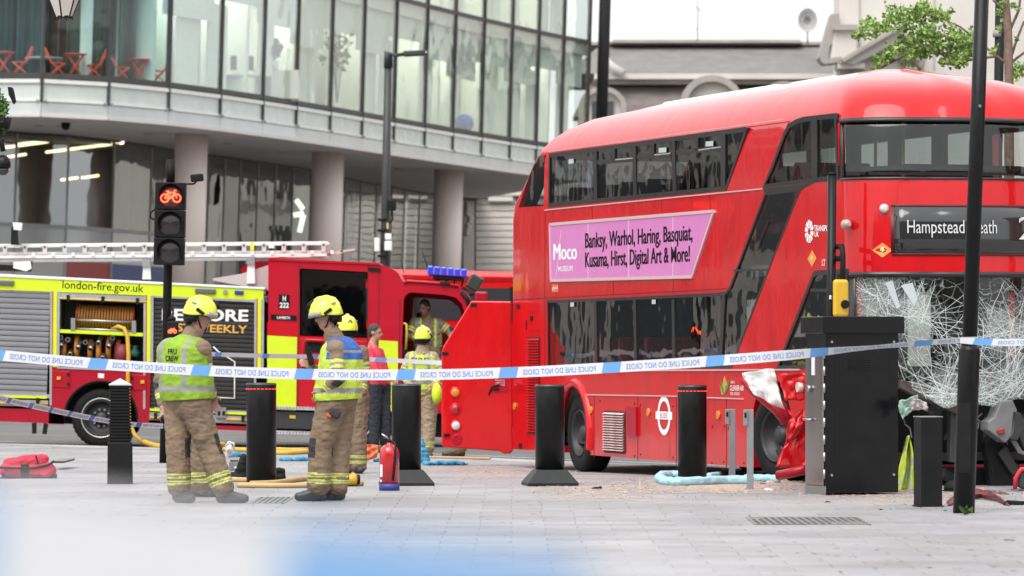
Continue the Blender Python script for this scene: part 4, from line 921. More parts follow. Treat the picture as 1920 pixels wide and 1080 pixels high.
# --- operator's round emblem and name, hazard diamonds
(u1, z1) = ub(1518, 434); q = MB(); n = 40
for k in range(n):
    if k % 4 == 0 and k not in (): continue
    a, b = 2*math.pi*k/n, 2*math.pi*(k+1)/n; q.add([(u1+.035*math.cos(a),-.004,z1+.035*math.sin(a)), (u1+.12*math.cos(a),-.004,z1+.12*math.sin(a)), (u1+.12*math.cos(b),-.004,z1+.12*math.sin(b)), (u1+.035*math.cos(b),-.004,z1+.035*math.sin(b))], [(0,1,2,3)])
q.build('operator_emblem', WHITEPRINT, bus, recalc=False)
ad_text('TRANSPORT', 1527, 1562, 433, 433, 11, WHITEPRINT, .02, name='operator_lettering', dep=-.004); ad_text('UK', 1528, 1536, 444, 444, 10, WHITEPRINT, .02, name='operator_lettering', dep=-.004)
ad_text('LT', 1542, 1548, 498, 498, 12, WHITEPRINT, .01, name='fleet_lettering', dep=-.004)
AMB = mat('amber_sticker', (.72,.30,.05), .5); BOLT = mat('bolt_white', (.75,.65,.5), .5)
u, z = ub(1523, 485); q = MB(); q.prism([(u-.125,z), (u,z+.085), (u+.125,z), (u,z-.085)], -.004, -.001); dm = q.build('hazard_diamond', AMB, bus)
q = MB(); q.prism([(u-.01,z+.03), (u+.02,z+.03), (u+.005,z+.005), (u+.025,z+.005), (u-.015,z-.035), (u-.002,z-.004), (u-.022,z-.004)], -.006, -.0045); q.build('bolt_mark', BOLT, dm)
# --- front end: destination box, upper and lower screens, lights
def fsurf(v, z, off=0.0):                            # outer front surface u at (v,z)
    r = ring(z); best = None
    for (a, b), (c, d) in zip(r, r[1:30]):
        if (b-v)*(d-v) <= 0 and abs(d-b) > 1e-9: return a+(c-a)*(v-b)/(d-b)+off
    return front_u(z)+off
def fpix(px, py, guess=9.15):                        # pixel -> (v, z) on the curved front
    u = guess
    for _ in range(12): v, z = uf(px, py, u); u = fsurf(max(.02, min(2.5, v)), max(.3, min(4.2, z)))
    return v, z
def front_sheet(name, v0, v1, z0, z1, m, off=0.0, nu=24, nv=6, solid=.012, parent=bus):
    q = MB(); q.sheet(lambda a, b: (fsurf(v0+(v1-v0)*a, z0+(z1-z0)*b, off), v0+(v1-v0)*a, z0+(z1-z0)*b), nu, nv); return q.build(name, m, parent, solid=solid)
def ring_sheet(name, i0, i1, z0, z1, m, off=0.0, nv=6, solid=.012, sub=2):
    q = MB(); rows = []
    for j in range(nv+1):
        z = z0+(z1-z0)*j/nv; r = ring(z, -off); row = []
        for i in range(i0, i1):
            for k in range(sub): row.append((r[i][0]+(r[i+1][0]-r[i][0])*k/sub, r[i][1]+(r[i+1][1]-r[i][1])*k/sub, z))
        row.append((*r[i1], z)); rows.append(row)
    n = len(rows[0]); q.add([p for r in rows for p in r], [(j*n+k, j*n+k+1, (j+1)*n+k+1, (j+1)*n+k) for j in range(nv) for k in range(n-1)], True); return q.build(name, m, bus, solid=solid)
ring_sheet('upper_windscreen', 0, 30, 3.21, 3.86, GLF, -.02)
ring_sheet('screen_header', 0, 30, 3.81, 3.85, FRB, .003, 1); ring_sheet('screen_sill', 0, 30, 3.215, 3.24, FRB, .003, 1)
ring_sheet('screen_post', 0, 1, 3.23, 3.83, FRB, -.008, 2); ring_sheet('screen_post', 0, 3, .93, 2.25, FRB, .0, 3); ring_sheet('screen_header', 0, 30, 2.225, 2.28, FRB, .003, 1)
vd0, zd1 = fpix(1676, 388); vd1, zd0 = fpix(1688, 474); DB0, DB1, DT0, DT1 = vd0, 2.25, zd0, zd1
front_sheet('destination_box', DB0, DB1, DT0, DT1, mat('destination_glass', (.016,.017,.018), .12, coat=1.0), .012, 20, 3)
for (a0, a1, b0, b1) in ((DB0-.03, DB1+.03, DT1, DT1+.025), (DB0-.03, DB1+.03, DT0-.025, DT0), (DB0-.035, DB0, DT0, DT1)): front_sheet('destination_frame', a0, a1, b0, b1, SEAM, .008, 20, 1)
def ftext(s, x0, x1, yb, hpx, m, name, off=.034, bold=0.0):
    va, zb = fpix(x0, yb); vb, _ = fpix(x1, yb); _, zt = fpix(x0, yb-hpx); q = MB()
    letters(q, s, lambda x, y, k: (fsurf(va+x, zb+y, off), va+x, zb+y), width=vb-va, height=zt-zb, bold=bold); return q.build(name, m, bus, recalc=False)
DOTW = mat('destination_white', (.62,.64,.64), .5)
ftext('Hampstead Heath', 1699, 1867, 437, 26, DOTW, 'destination_lettering'); ftext('24', 1908, 1972, 449, 44, DOTW, 'route_lettering')
for (x, y, w, h) in ((1654, 469, 19, 14),):
    pts = [fpix(x-w, y), fpix(x, y-h), fpix(x+w, y), fpix(x, y+h)]; q = MB(); q.add([(fsurf(v, z, .006), v, z) for v, z in pts], [(0,1,2,3)]); hd = q.build('hazard_diamond', AMB, bus)
    q = MB(); v, z = fpix(x, y); q.add([(fsurf(v+a, z+b, .009), v+a, z+b) for a, b in ((-.01,.03), (.02,.03), (.005,.005), (.025,.005), (-.015,-.035), (-.002,-.004), (-.022,-.004))], [(0,1,2,3,4,5,6)]); q.build('bolt_mark', BOLT, hd)
v, z = fpix(1586, 421); q = MB(); c = (fsurf(max(v, .03), z)+.02, v-.02, z); q.lathe([(.05,-.02), (.05,.03), (.03,.07), (.02,.09)], c, 16, 'x'); q.build('camera_pod', mat('camera_beige', (.45,.38,.32), .4), bus)
v, z = fpix(1657, 391); q = MB(); q.lathe([(.05,0), (.045,.03), (.02,.045)], (fsurf(v, z), v, z), 16, 'x'); q.build('marker_lamp', CLEARLENS, bus)
v, z = fpix(1695, 430); 
# mirror on its arm
v, z = fpix(1570, 480); vm, zm0 = uf(1573, 595, 9.25); _, zm1 = uf(1573, 524, 9.25); va, za = uf(1572, 462, 9.2)
q = MB(); q.tube([(8.9, va+.06, za+.0), (9.25, va+.02, za+.0), (9.27, va+.02, za-.1), (9.27, va+.02, zm0+.13)], .028, 8); q.tube([(9.0, va+.05, za-.12), (9.24, va+.02, za-.12)], .03, 8); q.build('mirror_arm', BLACKM, bus)
q = MB(); q.bx(9.28, 9.36, vm-.09, vm+.07, zm0, zm1); q.build('wing_mirror', mat('mirror_yellow', (.66,.40,.01), .35, coat=.5), bus, bevel=.035, seg=3)
q = MB(); q.lathe([(.045,0), (.04,.03)], (9.36, vm+.02, zm0+.13), 12, 'x'); q.build('mirror_knob', BLACKM, bus)
# ================================================================== fire engine
TA = .036; TO = Vector(((187-CX)/F*68, 68.0, -.2))
TX = Vector((math.cos(TA), 0, -math.sin(TA))); TZ = Vector((math.sin(TA), 0, math.cos(TA)))
TM = Matrix(((TX.x, 0, TZ.x, TO.x), (0, 1, 0, TO.y), (TX.z, 0, TZ.z, TO.z), (0, 0, 0, 1))); TMI = TM.inverted()
eng = empty('fire_engine', mat=TM, label='red fire engine with lime yellow stripe and a ladder on its roof', cat='fire engine')
def tu(px, py, v=0.0):
    p = TMI @ P(px, py, TO.y+v); return (p.x, p.z)
def tp(px, py, v=0.0): a, b = tu(px, py, v); return Vector((a, v, b))
def tpoly(name, pts, m, d0=0.0, d1=.04, parent=eng, bevel=0.0, vv=0.0):
    q = MB(); q.prism([tu(a, b, vv) for a, b in pts], d0, d1); return q.build(name, m, parent, bevel=bevel)
def tline(name, x0, y0, x1, y1, w, m, d0=-.01, d1=.02, parent=eng, bevel=0.0):
    (a0, b0), (a1, b1) = tu(x0, y0), tu(x1, y1); dx, dz = a1-a0, b1-b0; L = math.hypot(dx, dz); nx, nz = -dz/L*w/2, dx/L*w/2
    q = MB(); q.prism([(a0+nx, b0+nz), (a1+nx, b1+nz), (a1-nx, b1-nz), (a0-nx, b0-nz)], d0, d1); return q.build(name, m, parent, bevel=bevel)
def ttext(s, x0, x1, y0, y1, hpx, m, name, d=-.012, bold=0.0, parent=eng):
    (u0, z0), (u1, z1) = tu(x0, y0), tu(x1, y1); _, zt = tu(x0, y0-hpx); L = math.hypot(u1-u0, z1-z0); sl = (z1-z0)/(u1-u0); q = MB()
    letters(q, s, lambda x, y, k: (u0+x, d, z0+sl*x+y), width=L, height=zt-z0, bold=bold); return q.build(name, m, parent, recalc=False)
DW = 2.4
SHUT = mat('shutter_grey', (.27,.27,.29), .4, .5, var=.1, vscale=3, stretch=(.3,1,6)); SHUTB = mat('shutter_black', (.022,.021,.021), .45, var=.2, vscale=3)
FGREY = mat('frame_grey', (.40,.39,.40), .4, .4, var=.1); ENRED = DARKRED
# roof slab, back box and frame of the rear body
tpoly('body_core', [(-130,545), (497,566), (497,800), (-130,775)], mat('body_inner', (.03,.03,.032), .7), .75, DW)
tpoly('roof_deck', [(-130,506), (497,541), (497,552), (-130,520)], FGREY, .03, DW)
tpoly('top_rail', [(-130,507), (497,539), (497,543), (-130,513)], WHITE, -.03, .03, bevel=.008)
stripe = tpoly('lime_stripe', [(-130,512), (494,540.5), (494,563), (-130,538)], YEL, -.012, .05)
ttext('london-fire.gov.uk', 117, 269, 540.5, 548, 15.5, BLACKPRINT, 'lime_stripe_lettering', -.0145, .004, eng)
for x0, x1, y in ((-10,27,530), (366,405,545.5)): tline('scene_lamp', x0, y-.5, x1, y+1.0, .085, mat('lamp_grey', (.12,.12,.12), .3, coat=.5), -.05, -.012, bevel=.015)
a, b = tu(422.5, 547); q = MB(); q.lathe([(.035,-.05), (.035,-.012)], (a, 0, b), 14, 'y'); q.build('marker_lamp', GREYP, eng); tline('blue_lamp', 440, 548, 457, 549, .07, mat('blue_lens', (.02,.05,.30), .2, coat=.8), -.04, -.012, bevel=.012)
# posts between lockers
for x, dy in ((104, 0), (279.5, 7), (487, 14)):
    tline('locker_post', x, 546+dy, x-1, 688+dy*1.2, .055, YEL, -.02, .03); tline('post_edging', x-4.4, 546+dy, x-5.4, 688+dy*1.2, .022, mat('orange_edge', (.45,.10,.02), .5), -.016, .03); tline('post_frame', x-8, 546+dy, x-9, 760+dy, .035, FGREY, -.016, .04); tline('post_frame', x+6, 547+dy, x+5, 690+dy*1.2, .04, FGREY, -.016, .04)
def shutter(x0, x1, yt, yb, n, m, name, sl=.042):
    (u0, zt), (u1, _) = tu(x0, yt), tu(x1, yt+(x1-x0)*sl); _, zb = tu(x0, yb); h = (zt-zb)/n
    q = MB(); q.add([(0,.012,0), (0,.0,-h*.1), (0,-.002,-h*.5), (0,.0,-h*.88), (0,.014,-h*.96), (u1-u0,.012,-.0), (u1-u0,.0,-h*.1), (u1-u0,-.002,-h*.5), (u1-u0,.0,-h*.88), (u1-u0,.014,-h*.96)], [(k, k+1, k+6, k+5) for k in range(4)])
    me = q.mesh(name, m)
    for k in range(n): link(name, me, eng, loc=(u0, .03, zt-h*k))
    q = MB(); q.bx(u0, u1, .05, .07, zb, zt); q.build('shutter_back', BLACKM, eng)
shutter(-120, 94, 543, 737, 19, SHUT, 'shutter_slat'); shutter(289, 479, 556, 769, 26, SHUTB, 'black_shutter_slat')
tline('shutter_top_box', 289, 555, 481, 564, .05, FGREY, -.01, .04)
tline('shutter_foot', -130, 737, 94, 743, .06, FGREY, -.01, .04); tline('shutter_foot', 289, 767, 481, 775, .06, FGREY, -.01, .04)
tline('lime_strip', -130, 740.5, 88, 745, .04, YEL, -.014, .02); tline('lime_strip', 281, 768, 330, 770, .04, YEL, -.014, .02); tline('lime_strip', 424, 774, 466, 776, .04, YEL, -.014, .02)
tline('sill_panel', -130, 751, 90, 757, .10, FGREY, .0, .06); tline('sill_panel', 280, 780, 468, 788, .12, FGREY, .0, .06)
for x0, y0, x1, y1 in ((-100,753,90,758), (281,783,330,785), (424,786,466,788)): q = MB(); q.tube([tp(x0, y0, -.04), tp(x1, y1, -.04)], .02, 8); q.build('grab_bar', mat('bar_yellow', (.55,.33,.03), .4), eng)
for x, y in ((71,752), (292,780), (456,785)): tline('bar_clamp', x-3, y, x+3, y, .10, BLACKM, -.06, .0)
tline('step_lamp', 405, 773, 424, 774, .17, STEEL, -.05, .0); 
for x in (411, 420): tline('step_lamp_lens', x-2.5, 775, x+2.5, 775, .07, BLACK, -.055, -.05)
# decals on the black shutter
ttext('BE MORE', 303, 465, 600, 602, 21.5, WHITEPRINT, 'shutter_lettering', .024, .028); ttext('TEST WEEKLY', 303, 463, 620, 625, 15, mat('decal_gold', (.68,.36,.05), .6), 'shutter_lettering', .024, .02)
q = MB(); q.tube([tp(400, 650, -.02), tp(410, 660, -.02), tp(440, 678, -.02), tp(440, 747, -.02), tp(395, 745, -.02)], .012, 6); q.build('shutter_strap', WHITE, eng)
# lower red panels, wheel arch
(uw, zw) = (0.0, .47)
def arch_panel():
    q = MB(); r = .585; uL, zt_ = tu(95, 687); uR, zt2 = tu(283, 697); _, zb = tu(95, 795); n = 28
    arc = [(uw+r*math.cos(math.pi*k/n), zw+r*math.sin(math.pi*k/n)) for k in range(n+1)]     # right to left
    topv = [(uR+(uL-uR)*k/n, zt2+(zt_-zt2)*k/n) for k in range(n+1)]
    for k in range(n): q.prism([arc[k], topv[k], topv[k+1], arc[k+1]], -.006, .05)
    q.prism([(uR, zt2), arc[0], (uw+r, zb), (uR, zb)], -.006, .05); q.prism([arc[n], (uL, zt_), (uL, zb), (uw-r, zb)], -.006, .05)
    q.build('arch_panel', ENRED, eng)
arch_panel()
q = MB(); n = 24; r0, r1 = .56, .60; q.add([(uw+r*math.cos(math.pi*k/n), y, zw+r*math.sin(math.pi*k/n)) for k in range(n+1) for r, y in ((r0,.3), (r0,-.012), (r1,-.012))], [(k*3+j, k*3+j+1, k*3+j+4, k*3+j+3) for k in range(n) for j in range(2)], True); q.build('arch_lip', BLACKM, eng)
tpoly('skirt', [(-130,762), (97,768), (120,770), (120,795), (-130,785)], ENRED, -.006, .06); tpoly('skirt', [(262,792), (468,800), (468,808), (262,800)], ENRED, -.006, .06)
tline('locker_sill', 107, 689, 283, 696.5, .03, FGREY, -.02, .05)
for x0, x1, y0, y1 in ((98,131,695,726), (245,275,702,731)):
    tpoly('fuel_flap', [(x0,y0), (x1,y0+1.5), (x1,y1+1.5), (x0,y1)], ENRED, -.018, .0, bevel=.006); xk = x0+9 if x0 < 200 else x1-11; tline('flap_knob', xk, y0+14, xk+7, y0+14, .05, mat('knob_yellow', (.65,.38,.02), .4), -.045, -.018)
    for dy in (7, 25): tline('flap_hinge', x1-5 if x0 < 200 else x0+1, y0+dy, x1+0 if x0 < 200 else x0+5, y0+dy, .05, BLACKM, -.03, -.018)
tline('notice_plate', 184, 704, 195, 705, .07, WHITEPRINT, -.01, -.006)
RIMS = mat('rim_steel', (.50,.48,.46), .35, .7, var=.15)
def twheel(u, v, z, face=-1):
    t = wheel(eng, u, v, z, .47, face=face); 
    q = MB(); q.lathe([(.30, face*.03), (.315, face*.045), (.325, face*.03), (.31, face*.01)], (0,0,0), 40, 'y', cap=False); q.build('trim_ring', RIMS, t)
    return t
twheel(0, .06, .47); twheel(0, DW-.06, .47, 1); twheel(4.0, .08, .55); twheel(4.0, DW-.08, .55, 1)
q = MB(); q.bx(-1.6, 6.0, .4, DW-.4, .35, .75); q.build('chassis', BLACKM, eng)
for x, y0 in ((64,793), (86,794)): tline('mud_flap', x, y0, x+(-3 if x > 70 else 0), y0+20, .07, RUBBER, .0, .05)
# hose locker
(u0, z0), (u1, z1) = tu(110, 686), tu(275, 553); LD = .62
LIN = mat('locker_lining', (.035,.035,.036), .6)
q = MB(); q.bx(u0-.02, u0, .04, LD, z0, z1); q.bx(u1, u1+.02, .04, LD, z0-.05, z1); q.bx(u0, u1, LD, LD+.03, z0-.05, z1); q.bx(u0, u1, .04, LD, z0-.06, z0-.03); q.build('locker_box', LIN, eng)
tline('locker_header', 110, 554, 276, 561.5, .10, FGREY, .0, .06); q = MB(); q.tube([tp(110, 559, -.01), tp(276, 566.5, -.01)], .016, 8); q.build('locker_rail', mat('rail_yellow', (.62,.42,.12), .4), eng)
for x in (128, 193, 258): tline('rail_clip', x-3, 558+(x-110)*.045, x+3, 558+(x-110)*.045, .10, BLACKM, -.03, .0)
REEL = mat('hose_brown', (.36,.15,.025), .6, var=.2); HOSE = mat('hose_orange', (.58,.21,.03), .65, var=.2, vscale=12); HOSEY = mat('hose_yellow', (.60,.36,.04), .55, var=.12)
(ra, rz), (rb_, _) = tu(140, 592), tu(250, 597)
q = MB(); q.lathe([(.04, ra), (.21, ra), (.21, ra+.03), (.16, ra+.04)], (0, .32, rz), 32, 'x'); q.build('reel_flange', mat('reel_red', (.25,.03,.02), .5), eng); q = MB(); q.lathe([(.16, rb_-.04), (.21, rb_-.03), (.21, rb_), (.04, rb_)], (0, .32, rz), 32, 'x'); q.build('reel_flange', mat('reel_red', (.25,.03,.02), .5), eng)
N = 19
for k in range(N):
    u = ra+.05+(rb_-ra-.1)*k/(N-1); q = MB(); q.tube([(u, .32+.17*math.cos(a*math.pi/12), rz+.17*math.sin(a*math.pi/12)) for a in range(25)], .021, 6, cap=False); q.build('hose_turn', REEL, eng)
for y in (600.5, 617): q = MB(); q.tube([tp(139, y-1, .02), tp(249, y+4, .02)], .02, 10); q.build('roller_bar', STEEL, eng)
for x, y in ((137, 608), (251, 613)): tline('roller_bracket', x-4, y, x+4, y, .20, STEEL, -.01, .05)
tline('shelf', 110, 620.5, 268, 627.5, .055, YEL, .0, .5)
rr = random.Random(12)
for (x, y, r) in ((121,655,.17), (145,651,.19), (170,655,.16), (186,658,.18), (205,652,.2), (222,655,.16)):
    c = tp(x, y, .30); q = MB(); q.lathe([(.05,-.035), (r,-.035), (r+.006,0), (r,.035), (.05,.035)], (c.x, c.y, c.z), 28, 'x'); q.build('rolled_hose', HOSE, eng)
for (x, y, tx, ty) in ((113.5,633,0,0), (127,637,0,0), (114,650,2,-8), (146,653,2,-8), (160,642,0,-2), (169,655,3,-8), (184,644,2,-6), (203,651,4,-8), (211,634,0,0), (131,665,0,-6), (192,672,0,-6)):
    c = tp(x, y, .05); d = Vector((tx*.008, .12 if not tx else .06, -ty*.008)).normalized()
    q = MB(); q.tube([c, c+d*.05, c+d*.06, c+d*.14], [.038,.038,.03,.045], 14); q.build('hose_coupling', STEEL, eng); q = MB(); q.tube([c-d*.002, c-d*.004], .029, 12); q.build('coupling_bore', BLACKM, eng)
q = MB(); q.tube([tp(210, 617, .1), tp(222, 612, .02), tp(233, 616, -.03), tp(239, 632, -.06), tp(241, 665, -.06), tp(240, 700, -.07), tp(240, 722, -.07), tp(242, 790, -.1), tp(252, 815, -.12), tp(270, 832, -.2)], .033, 10); q.build('dangling_hose', HOSEY, eng)
c = tp(253, 655, .2); q = MB(); q.lathe([(.07,-.12), (.09,-.05), (.04,.02), (.06,.06)], c, 16); q.build('hydrant_cap', mat('green_plastic', (.02,.14,.09), .5), eng); c = tp(230, 664, .2); q = MB(); q.lathe([(.04,-.16), (.14,-.16), (.14,.16), (.04,.16)], c, 24); q.build('red_drum', mat('drum_red', (.20,.02,.03), .5), eng)
# chassis gap and tool box between body and cab
tpoly('pannier_top', [(497,742), (598,747), (598,766), (497,762)], mat('pannier_beige', (.42,.37,.36), .6), .02, .8); 
for y in (765, 811): 
    tline('perforated_step', 497, y-1.5, 590, y+1.5, .05, ALU, -.03, .35)
    q = MB()
    for k in range(15): a, b = tu(502+k*6, y+.0); q.lathe([(.009,-.032), (.009,-.029)], (a, 0, b), 8, 'y')
    tag(q.build('step_holes', BLACKM, eng), kind='stuff')
tpoly('battery_box', [(500,770), (592,773), (592,806), (500,803)], mat('box_black', (.03,.032,.034), .5, var=.2), .02, .7, bevel=.02); tline('warning_label', 543, 781.5, 554, 782, .05, mat('label_yellow', (.6,.42,.03), .5), .012, .019)
# cab
CAB = [(503,487), (712,496), (728,500), (745,510), (757,528), (757,545), (752,560), (750,775), (503,765)]
CABF = [(503,487), (712,496), (728,500), (745,510), (757,530), (768,528), (830,533), (858,538), (874,547), (883,562), (893,600), (905,700), (905,778), (503,765)]
cabm = MB(); cabm.prism([tu(*p) for p in CABF], 0, DW); cme = cabm.mesh('cab', mat('cab_red', (.44,.006,.022), .38, var=.06, vscale=2, coat=.4, spec=.15))
inn = MB(); inn.prism([tu(*p) for p in ((512,498), (708,506), (735,520), (768,540), (850,548), (868,562), (880,600), (890,700), (890,740), (512,735))], .06, DW-.06)
tcut = []
for pts in ([(564,503), (688,510), (690,512), (690,634), (562,630), (562,506)], [(757,560), (762,552), (770,548), (835,553), (855,558), (866,570), (876,600), (880,640), (880,770), (752,765), (754,640)]):
    q = MB(); q.prism([tu(*p) for p in pts], -.3, .3); tcut.append(q)
for pts in ([(560,512), (690,520), (690,615), (560,610)], [(770,555), (840,560), (858,575), (868,625), (765,620)]):
    q = MB(); q.prism([tu(*p) for p in pts], DW-.3, DW+.3); tcut.append(q)
q = MB(); (ua, za), (ub_, zb_) = tu(872, 620), tu(895, 560); q.bx(ua-.05, ub_+.4, .15, DW-.15, za, zb_); tcut.append(q)
cab = bool_cut(cme, [inn]+tcut, 'cab_shell'); sharp_by_angle(cab, 30); cabo = link('cab_shell', cab, eng)
CABIN = mat('cab_trim', (.06,.06,.062), .7); GLE = glass('engine_glass', (.10,.11,.115), .9, .02, wave=.03, wscale=2, base=.02)
q = MB(); q.prism([tu(*p) for p in ((566,505), (686,512), (687,631), (565,628))], .015, .025); q.build('crew_window', GLE, eng)
for x0, x1, yt, yb in ((582.5,596.5,520,618), (604,618,521,560)): tline('seen_through_glazing', x0, (yt+yb)/2, x1, (yt+yb)/2+.5, (yb-yt)/117.6, mat('pale_beyond', (.55,.5,.48), .6, var=.2, vscale=4), .3, .31)
q = MB(); q.prism([tu(*p) for p in ((560,640), (752,648), (890,760), (512,735), (512,640))], .5, .55); q.build('cab_seat_base', CABIN, eng)
q = MB(); (a, b), (c, d) = tu(772, 700), tu(800, 585); q.bx(a, c, 1.5, 2.0, b, d); q.build('driver_seat', CABIN, eng, bevel=.05)
q = MB(); c_ = tp(842, 640, .55); q.tube([(c_.x+.2*math.cos(t*.5236)*.35, c_.y+.22*math.cos(t*.5236)*.0+.22*math.sin(t*.5236), c_.z+.2*math.cos(t*.5236)) for t in range(13)], .018, 8); q.build('steering_wheel', BLACKM, eng)
q = MB(); (a, b), (c, d) = tu(858, 690), tu(892, 625); q.bx(a, c, .1, DW-.1, b, d); q.build('dashboard', CABIN, eng, bevel=.04)
# cab panel lines and details
tpoly('lime_panel', [(501,629), (557,632), (555,770), (501,767)], YEL, -.006, .01); tpoly('lime_panel', [(710,638), (746,640), (746,772), (709,770)], YEL, -.006, .01)
tpoly('bright_red_panel', [(501,604), (559,607), (557,631), (501,628)], mat('signal_red', (.50,.006,.014), .4, coat=.35, spec=.15), -.004, .01)
SEAM2 = mat('engine_seam', (.05,.004,.006), .6)
for x0, y0, x1, y1 in ((561,492,559,768), (690,497,688,770), (711,498,708,770), (750,560,747,772)): tline('panel_seam', x0, y0, x1, y1, .014, SEAM2, -.004, .0)
tpoly('door_panel', [(562,634), (688,640), (687,770), (560,766)], mat('signal_red', (.52,.01,.015)), -.012, .0, bevel=.008)
tpoly('handle_recess', [(572,641), (604,642), (604,662), (572,661)], BLACKM, -.016, -.01); q = MB(); q.tube([tp(570, 690, -.05), tp(570, 642, -.06), tp(574, 637, -.06), tp(640, 640, -.06)], .03, 8); q.build('grab_handle', mat('signal_red', (.5,.01,.01)), eng)
tpoly('call_sign_plate', [(523,552), (543,553), (543,579), (522.5,578)], BLACK, -.012, .0); ttext('H', 530, 536, 564, 564, 9.5, WHITEPRINT, 'call_sign_lettering', -.0145, .03); ttext('222', 524.5, 541.5, 576.5, 577, 9.5, WHITEPRINT, 'call_sign_lettering', -.0145, .03)
tpoly('station_plate', [(508,589), (556,592), (556,601.5), (508,599)], BLACK, -.012, .0); ttext('LAMBETH', 519.5, 544, 597.5, 598.5, 5, WHITEPRINT, 'station_lettering', -.0145, .02)
tline('cab_lamp', 691, 504, 713, 506, .05, BLACKM, -.03, .0); tline('cab_lamp', 825, 531, 844, 532.5, .055, BLACKM, -.05, .0, bevel=.01)
q = MB(); q.tube([tp(757, 606, -.03), tp(762, 608, -.05), tp(763, 625, -.05), tp(761, 655, -.05)], .02, 8); q.build('door_grab', mat('bar_yellow', (.55,.33,.03)), eng)
tpoly('roof_gutter', [(503,484), (712,493), (712,497), (503,488)], mat('signal_red', (.5,.01,.01)), -.02, DW+.02)
q = MB(); q.tube([tp(758, 531, -.01), tp(764, 527, -.01), tp(830, 531.5, -.01), tp(860, 537, -.01)], .025, 8); q.build('roof_gutter', ENRED, eng)
q = MB(); q.tube([tp(865, 547, -.02), tp(877, 562, -.02), tp(882, 585, -.02)], .035, 8); q.build('pillar_trim', BLACKM, eng)
# light bar
(a, b), (c, d) = tu(799, 518), tu(876, 500); BL = mat('beacon_blue', (.015,.04,.42), .15, coat=1.0, emit=(.02,.06,.7), estr=.25)
for k in range(6): q = MB(); w = (c-a)/6; q.bx(a+w*k+.006, a+w*(k+1)-.006, .35, 2.0, b+.035-k*.004, d-k*.006); q.build('beacon_lens', BL, eng, bevel=.02)
q = MB(); q.bx(a+.1, c-.06, .4, 1.95, b-.03, b+.03); q.build('beacon_base', BLACKM, eng)
for k in range(4): q = MB(); q.tube([(a+.2+k*.13, .5, b-.02), (a+.17+k*.13, .5, b-.14)], .014, 6); q.build('beacon_bracket', BLACKM, eng)
q = MB(); q.tube([tp(808, 519, .6), tp(791, 470, .6)], .008, 5); q.build('aerial', BLACKM, eng); q = MB(); q.tube([tp(757, 513, .9), tp(754, 490, .9)], .006, 5); q.build('aerial', BLACKM, eng)
q = MB(); c_ = tp(902, 556, -.2); q.box(c_, (.20, .12, .16)); q.build('wing_mirror', ENRED, eng, bevel=.03); q = MB(); q.tube([tp(882, 553, -.02), tp(896, 549, -.2)], .02, 8); q.build('mirror_arm', BLACKM, eng)
q = MB(); q.box(tp(890, 530, .5), (.22, .5, .25), Matrix.Rotation(.5, 3, 'Y')); q.build('sun_visor', mat('visor_dark', (.03,.035,.03), .3, coat=.6), eng, bevel=.03)
# ladder on the roof
LAD = mat('ladder_alu', (.60,.58,.58), .45, .3, var=.15, vscale=6)
ladder = empty('ladder', parent=eng)
def lline(name, x0, y0, x1, y1, w, m=LAD, v0=.5, v1=.56): return tline(name, x0, y0, x1, y1, w, m, v0, v1, ladder)
for v0 in (.48, 1.15):
    lline('ladder_stile', -130, 459.5, 612, 453.5, .045, WHITE, v0, v0+.07); lline('ladder_stile', -130, 474.5, 612, 470.5, .04, LAD, v0, v0+.07); lline('ladder_stile', -130, 481.5, 610, 476.5, .045, WHITE, v0-.01, v0+.06); lline('ladder_rail', -130, 487, 470, 482, .06, LAD, v0+.02, v0+.09)
for k in range(20):
    x = -110+k*37.6; y = 466+(-x)*.008+1.5
    lline('ladder_gusset', x-4, y-.3, x+4, y-.3, .15, LAD, .46, .52); lline('ladder_socket', x-1.6, y-4.5, x+1.6, y-4.5, .03, BLACKM, .452, .46)
    q = MB(); q.tube([tp(x, y-4, .5), tp(x, y-4, 1.2)], .018, 8); q.build('ladder_rung', LAD, ladder)
    if k > 3: lline('ladder_block', x+13, y+9, x+19, y+9, .06, WHITE, .45, .48)
lline('ladder_plate', 120, 467, 158, 466.7, .075, GREYP, .47, .475); lline('ladder_plate', 162, 467, 192, 466.6, .075, GREYP, .47, .475)
lline('ladder_tag', 466, 461, 473, 461, .13, mat('tag_lime', (.7,.7,.05), .5), .445, .45); lline('ladder_tag', 501, 460, 511, 460, .07, WHITEPRINT, .445, .45)
q = MB(); c_ = tp(617, 465, .5); q.lathe([(.06,-.03), (.06,.1)], c_, 16, 'y'); q.build('ladder_roller', GREYP, ladder)
lline('ladder_prop', 555, 488, 640, 470, .05, mat('prop_pale', (.6,.52,.48), .5), .6, .68); lline('ladder_prop', 520, 483, 600, 487, .05, mat('prop_pale', (.6,.52,.48)), .55, .6); lline('ladder_prop', 636, 470, 663, 466, .03, LAD, .6, .66)
for x, yt, yb in ((270.5, 484, 523), (467.5, 480, 531)):
    tpoly('ladder_support', [(x-6.5,yt+15), (x+6.5,yt+15), (x+8,yb), (x-8,yb)], WHITE, .42, .52); tpoly('support_cap', [(x-8,yt), (x+7,yt), (x+7,yt+15), (x-8,yt+15)], GREYP, .38, .56)
tpoly('rear_gantry', [(-60,493), (40,497), (52,488), (50,508), (-60,505)], BLACKM, .4, .7); tpoly('gantry_block', [(20,490), (52,489), (54,503), (44,508), (20,502)], WHITE, .36, .42); tpoly('rear_camera_post', [(17,425), (28,425), (30,455), (36,458), (16,458)], BLACKM, .3, .4); tpoly('rear_camera', [(20,416), (38,417), (36,431), (22,430)], WHITE, .28, .36)
tpoly('roof_tray', [(395,521), (450,512), (500,496), (503,500), (503,545), (395,525)], mat('tray_pink', (.5,.42,.42), .5), .5, 1.2)
